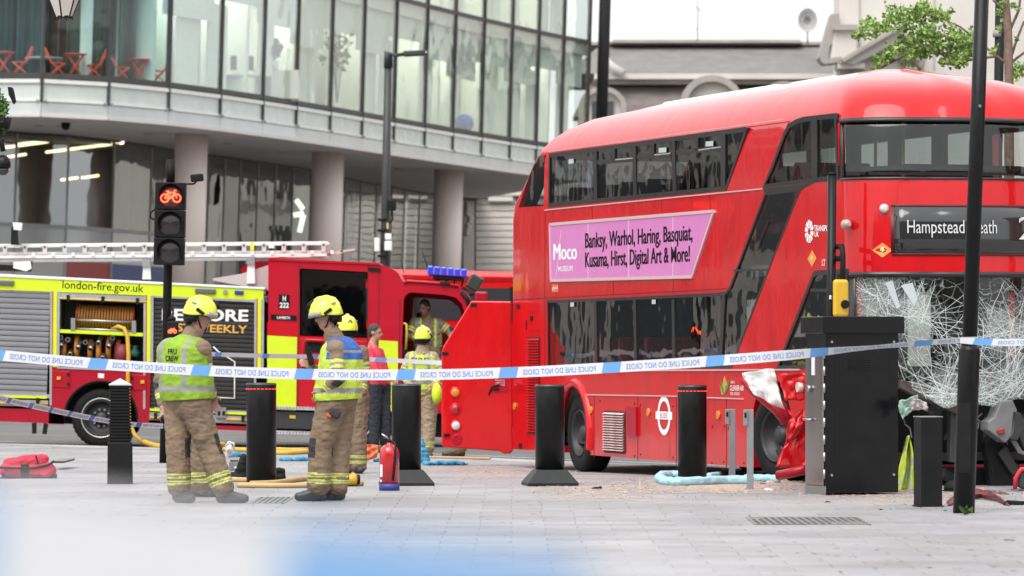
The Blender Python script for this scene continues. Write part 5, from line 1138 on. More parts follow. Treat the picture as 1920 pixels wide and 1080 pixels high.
tpoly('roof_roll', [(445,505), (455,492), (480,488), (503,488), (503,500), (450,512)], mat('signal_red', (.5,.01,.01)), .7, 1.6)
# ================================================================== another bus beyond the engine
b2 = empty('background_bus', P(860, 820, 84), 0, 'red bus standing behind the fire engine cab', 'bus'); ob = Vector(b2.location)
def pb(pts, y0, y1, name, m, bevel=0): q = MB(); q.prism([((P(a, b, 84)-ob).x, (P(a, b, 84)-ob).z) for a, b in pts], y0, y1); return q.build(name, m, b2, bevel=bevel)
pb([(600,530), (600,835), (1100,835), (1100,530)], 0, 2.4, 'body', BUSRED); pb([(598,502), (1102,512), (1104,532), (596,532)], -.02, 2.42, 'roof', BUSRED, .14); pb([(620,540), (1080,540), (1080,600), (620,600)], -.02, .0, 'window_band', DARKW)
for x in (700, 780, 870, 960): pb([(x-4,538), (x+4,538), (x+4,602), (x-4,602)], -.03, .0, 'window_pillar', BLACKM)
for x in (680, 1000):
    c_ = P(x, 800, 84)-ob; q = MB(); q.lathe([(.2,-.02), (.46,-.02), (.47,.05), (.47,.28)], (c_.x, 0, .45), 30, 'y'); q.build('wheel', RUBBER, b2)
# ================================================================== smashed front of the bus
_gx = np.linspace(1575, 1990, 36); _gy = np.linspace(495, 800, 14)
_GV = np.zeros((14, 36)); _GZ = np.zeros((14, 36))
for j, yy in enumerate(_gy):
    for i, xx in enumerate(_gx): _GV[j, i], _GZ[j, i] = fpix(xx, yy)
def fgrid(px, py):
    fx = min(34.999, max(0, (px-1575)/(415)*35)); fy = min(12.999, max(0, (py-495)/305*13)); i, j = int(fx), int(fy); a, b = fx-i, fy-j
    f = lambda A: A[j,i]*(1-a)*(1-b)+A[j,i+1]*a*(1-b)+A[j+1,i]*(1-a)*b+A[j+1,i+1]*a*b
    return float(f(_GV)), float(f(_GZ))
def dent(v, z): return -.16*math.exp(-((v-.35)/.5)**2-((z-1.2)/.5)**2)-.10*max(0, 1.3-z)
_FC = {}
def fs3(px, py, off=0.0):
    v, z = fgrid(px, py); return Vector((fsurf(max(.02, min(2.5, v)), z)+dent(v, z)+off-.02, v, z))
GLW = glass('windscreen_glass', (.80,.84,.83), .7, .03, wave=.3, wscale=4, bdist=.04, base=.03)
def craze(m):
    """white crack network laid into the laminated glass, dense round the points of impact"""
    nt = m.node_tree; N = nt.nodes; K = nt.links; out = next(n for n in N if n.type == 'OUTPUT_MATERIAL'); old = out.inputs[0].links[0].from_socket
    tc = N.new('ShaderNodeTexCoord'); nz = N.new('ShaderNodeTexNoise'); nz.inputs['Scale'].default_value = 5; nz.inputs['Detail'].default_value = 3; K.new(tc.outputs['Object'], nz.inputs['Vector'])
    wv = N.new('ShaderNodeMixRGB'); wv.blend_type = 'ADD'; wv.inputs[0].default_value = .10; K.new(tc.outputs['Object'], wv.inputs[1]); K.new(nz.outputs['Color'], wv.inputs[2])
    tot = None
    for sc, wd, gain in ((7, .030, .55), (15, .045, .75), (34, .075, .9)):
        vo = N.new('ShaderNodeTexVoronoi'); vo.feature = 'DISTANCE_TO_EDGE'; vo.inputs['Scale'].default_value = sc; K.new(wv.outputs[0], vo.inputs['Vector'])
        mr = N.new('ShaderNodeMapRange'); mr.inputs['From Min'].default_value = 0; mr.inputs['From Max'].default_value = wd; mr.inputs['To Min'].default_value = gain; mr.inputs['To Max'].default_value = 0; K.new(vo.outputs['Distance'], mr.inputs[0])
        # how far this scale reaches from the impacts
        reach = {7: .95, 15: .55, 34: .34}[sc]; best = None
        for (x, y) in ((1645,560), (1690,590), (1775,742), (1905,722), (1850,745), (1890,620), (1960,640)):
            v_, z_ = fgrid(x, y); p = (fsurf(max(.02, v_), z_), v_, z_); d = N.new('ShaderNodeVectorMath'); d.operation = 'DISTANCE'; K.new(tc.outputs['Object'], d.inputs[0]); d.inputs[1].default_value = p
            if best is None: best = d.outputs['Value']
            else: mi = N.new('ShaderNodeMath'); mi.operation = 'MINIMUM'; K.new(best, mi.inputs[0]); K.new(d.outputs['Value'], mi.inputs[1]); best = mi.outputs[0]
        ad_ = N.new('ShaderNodeMath'); ad_.operation = 'MULTIPLY_ADD'; ad_.inputs[1].default_value = .5; K.new(nz.outputs['Fac'], ad_.inputs[0]); K.new(best, ad_.inputs[2])
        mk = N.new('ShaderNodeMapRange'); mk.inputs['From Min'].default_value = .25+reach*.35; mk.inputs['From Max'].default_value = .25+reach; mk.inputs['To Min'].default_value = 1; mk.inputs['To Max'].default_value = 0; K.new(ad_.outputs[0], mk.inputs[0])
        mu = N.new('ShaderNodeMath'); mu.operation = 'MULTIPLY'; K.new(mr.outputs[0], mu.inputs[0]); K.new(mk.outputs[0], mu.inputs[1])
        if sc == 34:
            fz = N.new('ShaderNodeMath'); fz.operation = 'MULTIPLY'; fz.inputs[1].default_value = .26; K.new(mk.outputs[0], fz.inputs[0]); fm = N.new('ShaderNodeMath'); fm.operation = 'MAXIMUM'; K.new(fz.outputs[0], fm.inputs[0]); K.new(mu.outputs[0], fm.inputs[1]); mu = fm
        if tot is None: tot = mu.outputs[0]
        else: mx_ = N.new('ShaderNodeMath'); mx_.operation = 'MAXIMUM'; K.new(tot, mx_.inputs[0]); K.new(mu.outputs[0], mx_.inputs[1]); tot = mx_.outputs[0]
    df = N.new('ShaderNodeBsdfDiffuse'); df.inputs[0].default_value = (.62,.68,.67,1); ms = N.new('ShaderNodeMixShader'); K.new(tot, ms.inputs[0]); K.new(old, ms.inputs[1]); K.new(df.outputs[0], ms.inputs[2]); K.new(ms.outputs[0], out.inputs[0])
craze(GLW)
# the laminated sheet still hanging in its frame, its lower edge torn and sagging
low = [(1575,700), (1640,700), (1690,705), (1730,735), (1780,768), (1800,760), (1830,757), (1880,765), (1905,748), (1990,752)]
def lowy(px): 
    for (a, b), (c, d) in zip(low, low[1:]):
        if a <= px <= c: return b+(d-b)*(px-a)/(c-a)
    return 750
q = MB(); q.sheet(lambda a, b: fs3(1600+390*a, 507+(lowy(1600+390*a)-507)*b), 40, 10); q.build('shattered_windscreen', GLW, bus)
crk = MB(); rc = random.Random(21)
def rib(p0, p1, w):
    d = (p1-p0); 
    if d.length < 1e-4: return
    n_ = Vector((.954, -.30, 0)).cross(d).normalized()*w/2; crk.add([p0+n_, p1+n_, p1-n_, p0-n_], [(0,1,2,3)])
def seg(x0, y0, x1, y1, w):
    if y1 > lowy(min(1985, max(1600, x1)))-1 or x1 < 1600 or y1 < 508 or x0 < 1600 or x1 > 1985: return False
    rib(fs3(x0, y0, .004), fs3(x1, y1, .004), w); return True
def crack(x, y, ang, L, w, wig=.07):
    st = 9
    for k in range(int(L/st)):
        ang += rc.gauss(0, wig); x1, y1 = x+st*math.cos(ang), y+st*math.sin(ang)
        if not seg(x, y, x1, y1, w*(1-.5*k*st/L)): return
        x, y = x1, y1
for cx_, cy_, n_, L_, sp in ((1648,560,22,150,14), (1690,590,20,190,14), (1890,640,34,200,30), (1955,610,26,180,26), (1800,640,12,200,24), (1775,745,44,170,14), (1905,725,60,190,16), (1850,745,22,150,14), (1735,600,10,220,16)):
    for k in range(n_): crack(cx_+rc.gauss(0, sp), cy_+rc.gauss(0, sp*.8), rc.uniform(0, 6.283), L_*rc.uniform(.3, 1), rc.uniform(.003, .0055))
for k in range(520):                                  # crazed patches
    c = rc.choice(((1630,545,24,26), (1655,575,26,24), (1640,600,28,30), (1695,585,20,36), (1720,560,14,24), (1775,735,24,22), (1800,745,30,12), (1900,720,36,26), (1880,742,34,14), (1720,690,34,34)))
    x, y = rc.gauss(c[0], c[2]), rc.gauss(c[1], c[3]); a = rc.uniform(0, 6.283); L = rc.uniform(3, 9); seg(x, y, x+L*math.cos(a), y+L*math.sin(a), rc.uniform(.002, .0045))
tag(crk.build('crack_web', mat('crushed_glass', (.68,.74,.73), .5), bus, recalc=False), kind='stuff')
for pts in (((1690,535), (1712,530), (1722,560), (1716,575)), ((1660,530), (1674,526), (1690,575), (1684,580))):
    q = MB(); q.add([fs3(*p, .012) for p in pts], [(0,1,2,3)]); q.build('glass_shard', mat('frosted_glass', (.55,.60,.62), .3), bus, recalc=False)
# dark cab interior, driver's surround
q = MB(); q.bx(7.6, 7.68, .12, 1.1, .4, 2.2); q.build('cab_partition', BLACKM, bus)
q = MB(); q.bx(7.85, 8.0, .1, WB-.1, .25, 1.12); q.build('cavity_shade_board', BLACKM, bus)  # black board filling the torn front, stands in for the cavity's shade
for v, w, z0, z1 in ((.95,.10,1.0,2.2), (1.45,.06,1.0,2.2), (1.9,.12,1.0,2.25), (.35,.08,1.0,2.25)): q = MB(); q.bx(7.9, 7.98, v-w/2, v+w/2, z0, z1); q.build('cab_post', BLACKM, bus)
q = MB(); q.bx(8.0, 8.9, .1, WB-.1, 2.14, 2.2); q.build('cab_ceiling', BLACKM, bus)
q = MB(); q.bx(8.0, 8.05, .5, .62, 1.5, 2.0); q.build('cab_notice', mat('cab_paper', (.6,.55,.5), .7), bus)
# wreckage
def fq(px, py, u): v, z = uf(px, py, u); return Vector((u, v, z))
BRN = mat('torn_liner', (.075,.062,.055), .75, var=.4, vscale=10); GRD = mat('dark_plastic', (.035,.036,.038), .5, var=.3); GRL = mat('grey_plastic', (.17,.17,.175), .5, var=.2)
def bar(name, pts, r, m, n=6): q = MB(); q.tube(pts, r, n, smooth=False); return q.build(name, m, bus)
def slab_px(name, pts, u, th, m, jit=.0): q = MB(); q.prism([tuple(fq(a, b, u))[1:] for a, b in pts], u, u+th, 'x'); return q.build(name, m, bus, bevel=.008, seg=1)
slab_px('bent_beam', [(1682,712), (1705,716), (1790,762), (1806,772), (1800,782), (1700,738), (1682,728)], 8.95, .10, BRN)
slab_px('bent_beam', [(1776,770), (1794,772), (1790,868), (1774,866)], 8.9, .10, GRD)
slab_px('dash_housing', [(1838,790), (1850,782), (1862,752), (1884,750), (1892,768), (1886,812), (1870,830), (1838,806)], 9.1, .20, GRL); slab_px('dash_switchgear', [(1880,768), (1896,775), (1904,800), (1888,826), (1874,822)], 9.05, .25, GRD)
slab_px('ticket_box', [(1868,806), (1882,802), (1884,812), (1872,815)], 9.31, .02, mat('led_red', (.35,.02,.015), .4))
slab_px('seat_shell', [(1888,800), (1920,775), (1975,790), (1975,860), (1925,852), (1905,842)], 8.95, .2, GRD); slab_px('seat_trim', [(1885,812), (1893,808), (1915,845), (1935,852), (1932,858), (1908,850)], 9.16, .03, GRL)
slab_px('floor_plate', [(1690,872), (1960,880), (1960,920), (1690,915)], 8.6, .12, BLACKM); slab_px('side_liner', [(1838,830), (1850,815), (1870,835), (1915,905), (1900,915), (1850,912)], 8.85, .12, BLACKM)
slab_px('control_panel', [(1868,850), (1884,836), (1908,880), (1896,892)], 8.98, .05, GRD)
rw_ = random.Random(5)
for k in range(46):
    px, py = rw_.uniform(1684, 1985), rw_.uniform(770, 912); u = rw_.uniform(8.3, 8.95); c = fq(px, py, u)
    R_ = Matrix.Rotation(rw_.uniform(0, 3), 3, Vector((rw_.random()-.5, rw_.random()-.5, rw_.random()-.5)).normalized())
    q = MB(); sx, sy, sz = rw_.uniform(.04, .32), rw_.uniform(.02, .12), rw_.uniform(.04, .28)
    vs = [R_ @ Vector((x*sx/2*rw_.uniform(.5, 1), y*sy/2*rw_.uniform(.6, 1), z*sz/2*rw_.uniform(.5, 1)))+c for x in (-1, 1) for y in (-1, 1) for z in (-1, 1)]
    q.add(vs, [(0,1,3,2), (4,6,7,5), (0,4,5,1), (2,3,7,6), (0,2,6,4), (1,5,7,3)]); q.build('wreck_fragment', rw_.choice((GRD, BLACKM, BLACKM, BRN, GRL if k % 5 == 0 else GRD)), bus)
for k in range(16):
    px, py = rw_.uniform(1690, 1960), rw_.uniform(740, 880); c = fq(px, py, 8.95); pts = [c]
    for j in range(5): pts.append(pts[-1]+Vector((rw_.gauss(0, .03), rw_.gauss(0, .05), rw_.gauss(-.04, .05))))
    bar('loose_cable', pts, .007, rw_.choice((BLACKM, GRL, BLACKM)), 5)
def crumple(name, pts, Y, m, nx, ny, amp, seed, world=True, parent=None, solid=.006, smooth=False, freq=2.3):
    """quad patch pts (4 px corners tl,tr,br,bl) bulged and creased"""
    r = random.Random(seed); off = Vector((r.uniform(0, 50), r.uniform(0, 50), r.uniform(0, 50)))
    def fn(a, b):
        x = (pts[0][0]*(1-a)+pts[1][0]*a)*(1-b)+(pts[3][0]*(1-a)+pts[2][0]*a)*b; y = (pts[0][1]*(1-a)+pts[1][1]*a)*(1-b)+(pts[3][1]*(1-a)+pts[2][1]*a)*b
        w = amp*(abs(mnoise.noise(Vector((a*freq*1.7, b*freq*1.7, 0))+off))*2-.4)+amp*.5*mnoise.noise(Vector((a*freq*4, b*freq*4, 3))+off)
        e = Vector((mnoise.noise(Vector((a*3, b*3, 9))+off), 0, mnoise.noise(Vector((a*3, b*3, 19))+off)))*amp*.35
        p = P(x, y, Y)+Vector((0, -w, 0))+e
        return BMI @ p if parent is bus else p
    q = MB(); q.sheet(fn, nx, ny, smooth); return q.build(name, m, parent, solid=solid)
crumple('crumpled_corner', [(1500,768), (1530,772), (1530,888), (1455,872)], 42.9, BUSRED, 14, 18, .10, 3, parent=bus, freq=1.3, smooth=True); crumple('crumpled_corner', [(1482,790), (1505,764), (1505,800), (1468,850)], 42.8, BUSRED, 10, 10, .07, 8, parent=bus, freq=1.2, smooth=True)
crumple('arch_strip', [(1394,706), (1402,706), (1486,776), (1476,800)], 44.0, BUSRED, 6, 10, .06, 5, parent=bus)
q = MB(); q.tube([BMI @ P(1396, 712, 43.6), BMI @ P(1415, 730, 43.5), BMI @ P(1440, 745, 43.4), BMI @ P(1463, 768, 43.3), BMI @ P(1474, 792, 43.2)], [.05,.07,.09,.08,.05], 10); q.build('torn_arch', DARKRED, bus)
crumple('dented_panel', [(1462,702), (1512,700), (1512,750), (1470,752)], 42.95, BUSRED, 12, 10, .05, 12, parent=bus, freq=1.4, smooth=True)
q = MB(); c = BMI @ P(1500, 726, 42.8); q.lathe([(.05,-.03), (.045,.02), (.02,.03)], c, 16, 'y'); q.build('side_repeater', mat('repeater_pale', (.6,.5,.42), .3, coat=.6), bus)
q = MB(); q.tube([BMI @ P(1458, 892, 42.6), BMI @ P(1512, 880, 42.4)], .05, 6); q.build('broken_bumper', DARKRED, bus)
# roof of the arch: dark wheel house behind the front wheel
q = MB(); q.bx(5.95, 7.4, .35, .42, .25, 1.15); q.build('wheel_house', BLACKM, bus)
# white sheet pushed into the torn wheel arch
SHEET = mat('white_sheet', (.85,.83,.81), .8, var=.06)
o = crumple('white_cloth', [(1390,698), (1452,692), (1470,768), (1412,738)], 43.0, SHEET, 16, 14, .065, 31, smooth=True, solid=.004, freq=1.6); tag(o, 'crumpled white cloth stuffed over the torn wheel arch of the bus', 'cloth')
# hi-vis jacket hanging from the wreck
def jacket():
    t = empty('hi_vis_jacket', G(1700, 921)+Vector((0, .6, 0)), 0, 'yellow hi-vis jacket hanging from the wrecked bus front', 'jacket'); b = Vector(t.location); Y = b.y
    def fn(a, c):
        w = 3+30*min(1, c*1.15)**.8; xc = 1703-6*c; x = xc+(a-.5)*w*1.05+1.2*math.sin(c*9+a*5); y = 818+102*c+2*math.sin(a*12)
        return P(x, y, Y)-b+Vector((0, .06*math.sin(a*11+c*3)-.10*c, 0))
    q = MB(); q.sheet(fn, 22, 24)
    for i, f in enumerate(q.f):
        a = (i % 22)/22; c = (i//22)/24
        q.mi[i] = 1 if (abs((c-.32)-(a-.5)*.35) < .035 or abs((c-.62)-(a-.5)*-.5) < .05 or (abs(a-.68) < .07 and c > .35)) else 0
    q.build('jacket_cloth', [HIVIS, mat('silver_tape', (.38,.38,.37), .45, var=.1)], t, solid=.006)
jacket()
# ================================================================== street furniture
REDLED = mat('bollard_led', (.3,.01,.01), .4, emit=(1,.05,.03), estr=1.2)
def bol_base(px, py): g = G(px, py); return g, F/g.y
def round_bollard(px, py, w, ytop, label, base=False, led=False):
    g, s = bol_base(px, py); r = w/2/s; h = CAMH+(HZ-ytop)/s-g.z; t = empty('round_bollard', g, 0, label, 'bollard', 'black round bollards')
    hb = (py-882)/s*1.0 if base else 0
    q = MB(); q.lathe([(r, 0 if not base else .12), (r, h-.012), (r-.006, h), (r-.03, h)], n=40); q.build('shaft', BLACK, t)
    q = MB(); q.lathe([(r+.003, h-.020), (r+.003, h-.006)], n=40); q.build('top_ring', mat('ring_steel', (.12,.12,.12), .3, .5), t)
    if base:
        W0 = 47.5/s; W1 = 28/s; q = MB(); z1 = .165; a = math.radians(8)
        def sq(w_, z): return [(w_*1.414*math.cos(a+math.pi/4+k*math.pi/2), w_*1.414*math.sin(a+math.pi/4+k*math.pi/2), z) for k in range(4)]
        vs = sq(W0, 0)+sq(W0, .03)+sq(W1, z1); q.add(vs, [(3,2,1,0)]+[(j*4+k, j*4+(k+1) % 4, (j+1)*4+(k+1) % 4, (j+1)*4+k) for j in range(2) for k in range(4)]+[(8,9,10,11)]); q.build('flared_base', mat('base_black', (.014,.016,.016), .45, var=.3, vscale=12, spec=.3), t, bevel=.006)
    if led:
        for k in range(12):
            a = math.pi+math.pi*(k+.5)/12; q = MB(); q.box(((r+.002)*math.cos(a), (r+.002)*math.sin(a), h-.062), (.006, .026, .008), Matrix.Rotation(a, 3, 'Z')); q.build('led', REDLED, t)
    return t
round_bollard(490, 908, 56, 718, 'black round bollard with red light ring between the two standing firefighters', led=True)
round_bollard(762, 910, 55, 720, 'black bollard with flared square base beside the fire extinguisher', base=True)
round_bollard(1031, 910, 55, 721, 'black bollard with flared square base in front of the bus rear wheel', base=True)
round_bollard(1298, 905, 54, 722, 'black round bollard with red light ring beside the bus roundel', led=True)
# ribbed bollard
g, s = bol_base(225, 907); t = empty('ribbed_bollard', g, math.radians(6), 'black square ribbed bollard with a pale pyramid cap near the red bag', 'bollard')
q = MB()
def sqr(w, z): return [(x*w/2, y*w/2, z) for x, y in ((-1,-1), (1,-1), (1,1), (-1,1))]
w0, w1, h = .262, .212, 1.02; prof = [(w0, 0), (w0-.008, .42)]
for k in range(18):
    z0 = .44+k*.0322; wv = w0-(w0-w1)*(z0/h); prof += [(wv-.028, z0), (wv-.028, z0+.006), (wv, z0+.010), (wv, z0+.026), (wv-.028, z0+.030)]
prof += [(w1+.004, h)]
vs = [p for w_, z in prof for p in sqr(w_, z)]; n = len(prof)
q.add(vs, [(3,2,1,0)]+[(j*4+k, j*4+(k+1) % 4, (j+1)*4+(k+1) % 4, (j+1)*4+k) for j in range(n-1) for k in range(4)]+[(n*4-4, n*4-3, n*4-2, n*4-1)]); q.build('shaft', BLACKM, t)
q = MB(); q.add(sqr(w1+.02, h+.001)+sqr(w1+.02, h+.012)+[(0,0,h+.075)], [(3,2,1,0)]+[(k, (k+1) % 4, 4+(k+1) % 4, 4+k) for k in range(4)]+[(4+k, 4+(k+1) % 4, 8) for k in range(4)]); q.build('pyramid_cap', mat('cap_grey', (.45,.44,.45), .5), t)
# grey sensor posts
for px, py, yt, lab in ((1373, 902, 767, 'slim grey sensor post in front of the bus, left of its twin'), (1407, 918, 768, 'slim grey sensor post nearest the bus front wheel')):
    g, s = bol_base(px, py); h = CAMH+(HZ-yt)/s-g.z; t = empty('sensor_post', g, 0, lab, 'post', 'grey sensor posts'); GP = mat('post_grey', (.25,.255,.27), .45, var=.08)
    q = MB(); q.bx(-6/s, 6/s, 0, .07, 0, h); q.build('post', GP, t, bevel=.004); q = MB(); q.bx(-13/s, -5.5/s, -.02, .05, h-.16, h-.002); q.build('sensor_box', GP, t, bevel=.004); q = MB(); q.bx(-11.5/s, -7.5/s, -.023, -.018, h-.08, h-.03); q.build('sensor_eye', BLACK, t)
    q = MB(); q.bx(-.055, .055, -.03, .1, 0, .008); q.build('foot_plate', GP, t)
# short square post by the lamp column
g, s = bol_base(1740, 950); h = CAMH+(HZ-782)/s-g.z; t = empty('square_post', g, math.radians(14), 'short black square post between the cabinet and the lamp column', 'post'); w = .20
q = MB(); q.bx(-w/2, w/2, -w/2, w/2, 0, h); q.build('post', BLACKM, t, bevel=.004, seg=1); q = MB(); q.bx(-w/2-.004, w/2+.004, -w/2-.004, w/2+.004, h, h+.008); q.build('cap', GREYP, t)
q = MB(); q.bx(-w/2-.01, w/2+.01, -w/2-.01, w/2+.01, 0, .012); q.build('foot_plate', BLACKM, t)
# black equipment cabinet
g, s = bol_base(1598, 926); t = empty('equipment_cabinet', g, math.radians(17), 'tall glossy black street cabinet with a steel side door in front of the bus', 'cabinet'); cw, cd, chh = .75, .52, 1.56
CABB = mat('cabinet_black', (.006,.006,.007), .2, var=.3, vscale=5, spec=.3, bump=.03, bscale=6)
q = MB(); q.bx(-cw/2, cw/2, -cd/2, cd/2, .02, chh); q.build('carcass', CABB, t, bevel=.006)
q = MB(); q.bx(-cw/2-.045, cw/2+.045, -cd/2-.045, cd/2+.045, chh-.01, chh+.155); q.build('cap', CABB, t, bevel=.008)
for k in range(5): q = MB(); q.box((-.03, -cd/2-.006, 1.30-k*.022), (.23, .012, .010)); q.build('vent_slat', BLACKM, t)
q = MB(); q.bx(-cw/2-.02, -cw/2-.002, -cd/2+.03, cd/2-.02, .09, chh-.18); q.build('side_door', mat('mirror_steel', (.42,.36,.36), .18, .95, var=.2, vscale=4, stretch=(1,1,.3)), t, bevel=.004)
q = MB(); q.bx(-cw/2-.012, -cw/2, -cd/2-.002, cd/2, .0, .085); q.build('side_plinth', STEEL, t)
for k in range(8): q = MB(); q.lathe([(.012,-.045), (.012,.045)], (-cw/2-.012, -cd/2+.01, .2+k*.165), 8); q.build('hinge', STEEL, t)
q = MB(); q.tube([(-cw/2-.02, .04, .72), (-cw/2-.06, .04, .72), (-cw/2-.06, .18, .72)], .012, 8); q.build('door_handle', STEEL, t)
q = MB(); q.lathe([(.03,-.035), (.034,-.02), (.034,0)], (-cw/2-.02, .1, 1.02), 14, 'x'); q.build('door_lock', STEEL, t)
q = MB(); q.bx(-cw/2-.024, -cw/2-.02, -.02, .06, 1.15, 1.36); q.build('notice', WHITEPRINT, t)
for x, z in ((-cw/2+.06, .19), (cw/2-.05, .19), (-cw/2+.06, 1.47), (cw/2-.05, 1.47)): q = MB(); q.lathe([(.012,-.012), (.014,0)], (x, -cd/2, z), 10, 'y'); q.build('bolt', STEEL, t)
for x in (-cw/2+.09, cw/2-.09): q = MB(); q.bx(x-.002, x+.002, -cd/2-.002, -cd/2, .05, chh-.12); q.build('panel_joint', BLACKM, t)
# leaning black lamp column at the right
g, s = bol_base(1807, 962); top = P(1845, -120, g.y); t = empty('lamp_column', g, 0, 'big black lamp column standing in front of the bus at the right, police tape tied to it', 'lamp column'); lv = (P(1818, 648, g.y)-g); up_ = (top-g)
q = MB(); q.tube([(0,0,0), lv*.97, lv], [20.5/s, 20/s, 17/s], 24); q.build('base_shaft', BLACK, t); q = MB(); q.tube([lv*.98, up_], [14.5/s, 13.3/s], 24); q.build('upper_shaft', BLACK, t)
q = MB(); q.tube([up_, up_*1.02, up_*1.02+Vector((1.2,0,.25))], [.06,.05,.04], 12); q.build('lamp_arm', BLACK, t); q = MB(); q.box(up_*1.02+Vector((1.5,0,.25)), (.6,.25,.12)); q.build('lamp_head', BLACKM, t, bevel=.03)
q = MB(); q.bx(-.05, .05, -21.5/s, -20/s, .35, .95); q.build('access_door', BLACKM, t)
q = MB(); q.lathe([(.012,-.01), (.014,0)], (lv+Vector((.08, -.07, 2.05))), 10, 'y'); q.build('bolt', STEEL, t)
# thin pole behind the cabinet
g = G(1556, 915); t = empty('sign_pole', g, 0, 'thin black pole rising behind the equipment cabinet', 'pole'); s = F/g.y; q = MB(); e = P(1560, 327, g.y)-g; q.tube([(0,0,0), e], 8.5/s, 16); q.build('pole', BLACK, t); q = MB(); q.tube([e, e+Vector((0,0,.02))], [9.5/s, 6/s], 16); q.build('pole_cap', BLACKM, t)
q = MB(); q.bx(-.01, .01, -.07, -.05, 1.9, 1.94); q.build('bracket', WHITEPRINT, t)
# black column rising behind the bus by the tree
g = Vector(((1862-CX)/F*62, 62, -.13)); t = empty('street_pole', g, 0, 'black pole behind the bus roof beside the tree trunk', 'pole'); e = P(1876, -60, 62)-g; q = MB(); q.tube([(0,0,0), e], 9/129, 16); q.build('pole', BLACKM, t); m_ = P(1871, 70, 62)-g; q = MB(); q.tube([m_, m_+Vector((.004,0,.1))], 10/129, 16); q.build('band', GREYP, t)
# street lamp in front of the office building
YL = 100.0; g = Vector(((716-CX)/F*YL, YL, -.2)); t = empty('street_lamp', g, 0, 'dark street lamp with a short arm in front of the glass building', 'street lamp'); tp_ = P(728, 103, YL)-g
q = MB(); q.tube([(0,0,0), tp_*.6, tp_], [.115,.10,.085], 16); q.build('pole', mat('lamp_dark', (.045,.045,.047), .5, .3, var=.2), t); q = MB(); q.tube([tp_-Vector((0,0,.3)), tp_+Vector((0,0,.05)), P(740,104,YL)-g, P(762,101,YL)-g], [.11,.11,.05,.04], 12); q.build('arm', mat('lamp_dark', (.045,.045,.047)), t)
q = MB(); q.box(P(777, 100, YL)-g, (.52, .28, .13), Matrix.Rotation(-.06, 3, 'Y')); q.build('lamp_head', mat('lamp_dark', (.045,.045,.047)), t, bevel=.03); q = MB(); q.box((P(794, 98.5, YL)-g), (.16,.2,.03), Matrix.Rotation(-.15, 3, 'Y')); q.build('lamp_glass', WHITE, t)
for x0, x1, y0, y1, m in ((728,743,375,395,BLACKM), (702,712,446,472,WHITE), (722,734,438,450,WHITE), (721,735,452,470,WHITE), (725,729,418,430,mat('label_yellow2', (.6,.45,.2), .5))):
    a = P(x0, y1, YL-.15)-g; b = P(x1, y0, YL-.15)-g; q = MB(); q.bx(a.x, b.x, -.25, -.1, a.z, b.z); q.build('equipment_box', m, t, bevel=.02)
q = MB(); q.tube([P(735,395,YL-.15)-g, P(737,410,YL-.15)-g, P(728,422,YL-.15)-g], .02, 6); q.build('cable', BLACKM, t)
for y in (412, 432, 480): a = P(718, y, YL)-g; q = MB(); q.lathe([(.13,-.03), (.13,.03)], a, 14); q.build('clamp', BLACKM, t)
# cycle traffic signal
g = G(307, 868); s = F/g.y; t = empty('traffic_light', g, 0, 'black traffic light showing a red bicycle in front of the fire engine', 'traffic light'); YT = g.y
def tq(px, py, dy=0): return P(px, py, YT+dy)-g
q = MB(); q.tube([(0,0,0), tq(315, 500), tq(319.5, 330)], 8.3/s, 20); q.build('pole', BLACK, t); q = MB(); q.tube([tq(319.5, 345), tq(320, 299)], 8.6/s, 20); q.build('pole_top', BLACKM, t)
lean = Matrix.Rotation(math.radians(1.2), 3, 'Y'); c0 = tq(318, 420, -.12)
for k, (yc, lab) in enumerate(((368,'r'), (420,'a'), (471.5,'g'))):
    c = tq(319-(k-1)*1.3, yc, -.16); q = MB(); q.box(c, (57/s, .20, 51/s), lean); q.build('signal_housing', BLACKM, t, bevel=.012)
    cc = c+Vector((.01, -.10, 0)); n = 28; r0 = 23/s
    vs = []; 
    for kk in range(n+1):
        a = -.5+(math.pi+1.0)*kk/n; dpt = -.15*max(.62, math.sin((kk/n)*math.pi)); x, z = r0*math.cos(a), r0*math.sin(a); vs += [cc+Vector((x, 0, z)), cc+Vector((x*1.02, dpt, z*1.02))]
    q = MB(); q.add(vs, [(2*i, 2*i+1, 2*i+3, 2*i+2) for i in range(n)], True); q.build('visor', BLACKM, t, solid=.006)
    q = MB(); q.lathe([(.001,-.02), (21/s*.6,-.015), (21/s,.0)], cc, 32, 'y', cap=False); lens = q.build('lens', mat('lens_dark', (.02,.018,.018), .25, coat=.5) if k else mat('lens_dark_red', (.06,.008,.008), .25, coat=.5), t)
    if k == 0:
        BK = mat('bicycle_red', (1,.2,.05), .5, emit=(1.0,.045,.02), estr=3.4)
        def bike(mb, cx, cz, y, S, r):
            pt = lambda a, b: (cx+a*S, y, cz+b*S)
            for wx in (-.32, .32): mb.tube([pt(wx+.21*math.cos(i*math.pi/9), -.12+.21*math.sin(i*math.pi/9)) for i in range(19)], r, 5, cap=False)
            for a, b in (((-.32,-.12), (-.13,.16)), ((-.13,.16), (.2,.18)), ((.2,.18), (.02,-.12)), ((.02,-.12), (-.32,-.12)), ((-.15,.22), (.02,-.12)), ((.32,-.12), (.18,.27)), ((.18,.27), (.28,.30)), ((-.24,.24), (-.08,.24))): mb.tube([pt(*a), pt(*b)], r, 5)
        q = MB(); bike(q, cc.x, cc.z, cc.y-.03, 35/s, 1.35/s); tag(q.build('bicycle_symbol', BK, lens), kind='stuff')
q = MB(); q.tube([tq(349,345,-.1), tq(363,345,-.12), tq(368,341,-.12)], .012, 6); q.build('camera_arm', BLACKM, t); q = MB(); q.box(tq(369.5, 333.5, -.14), (24/s, .12, 14/s), Matrix.Rotation(-.1, 3, 'Y')); q.build('camera', BLACKM, t, bevel=.02, seg=3)
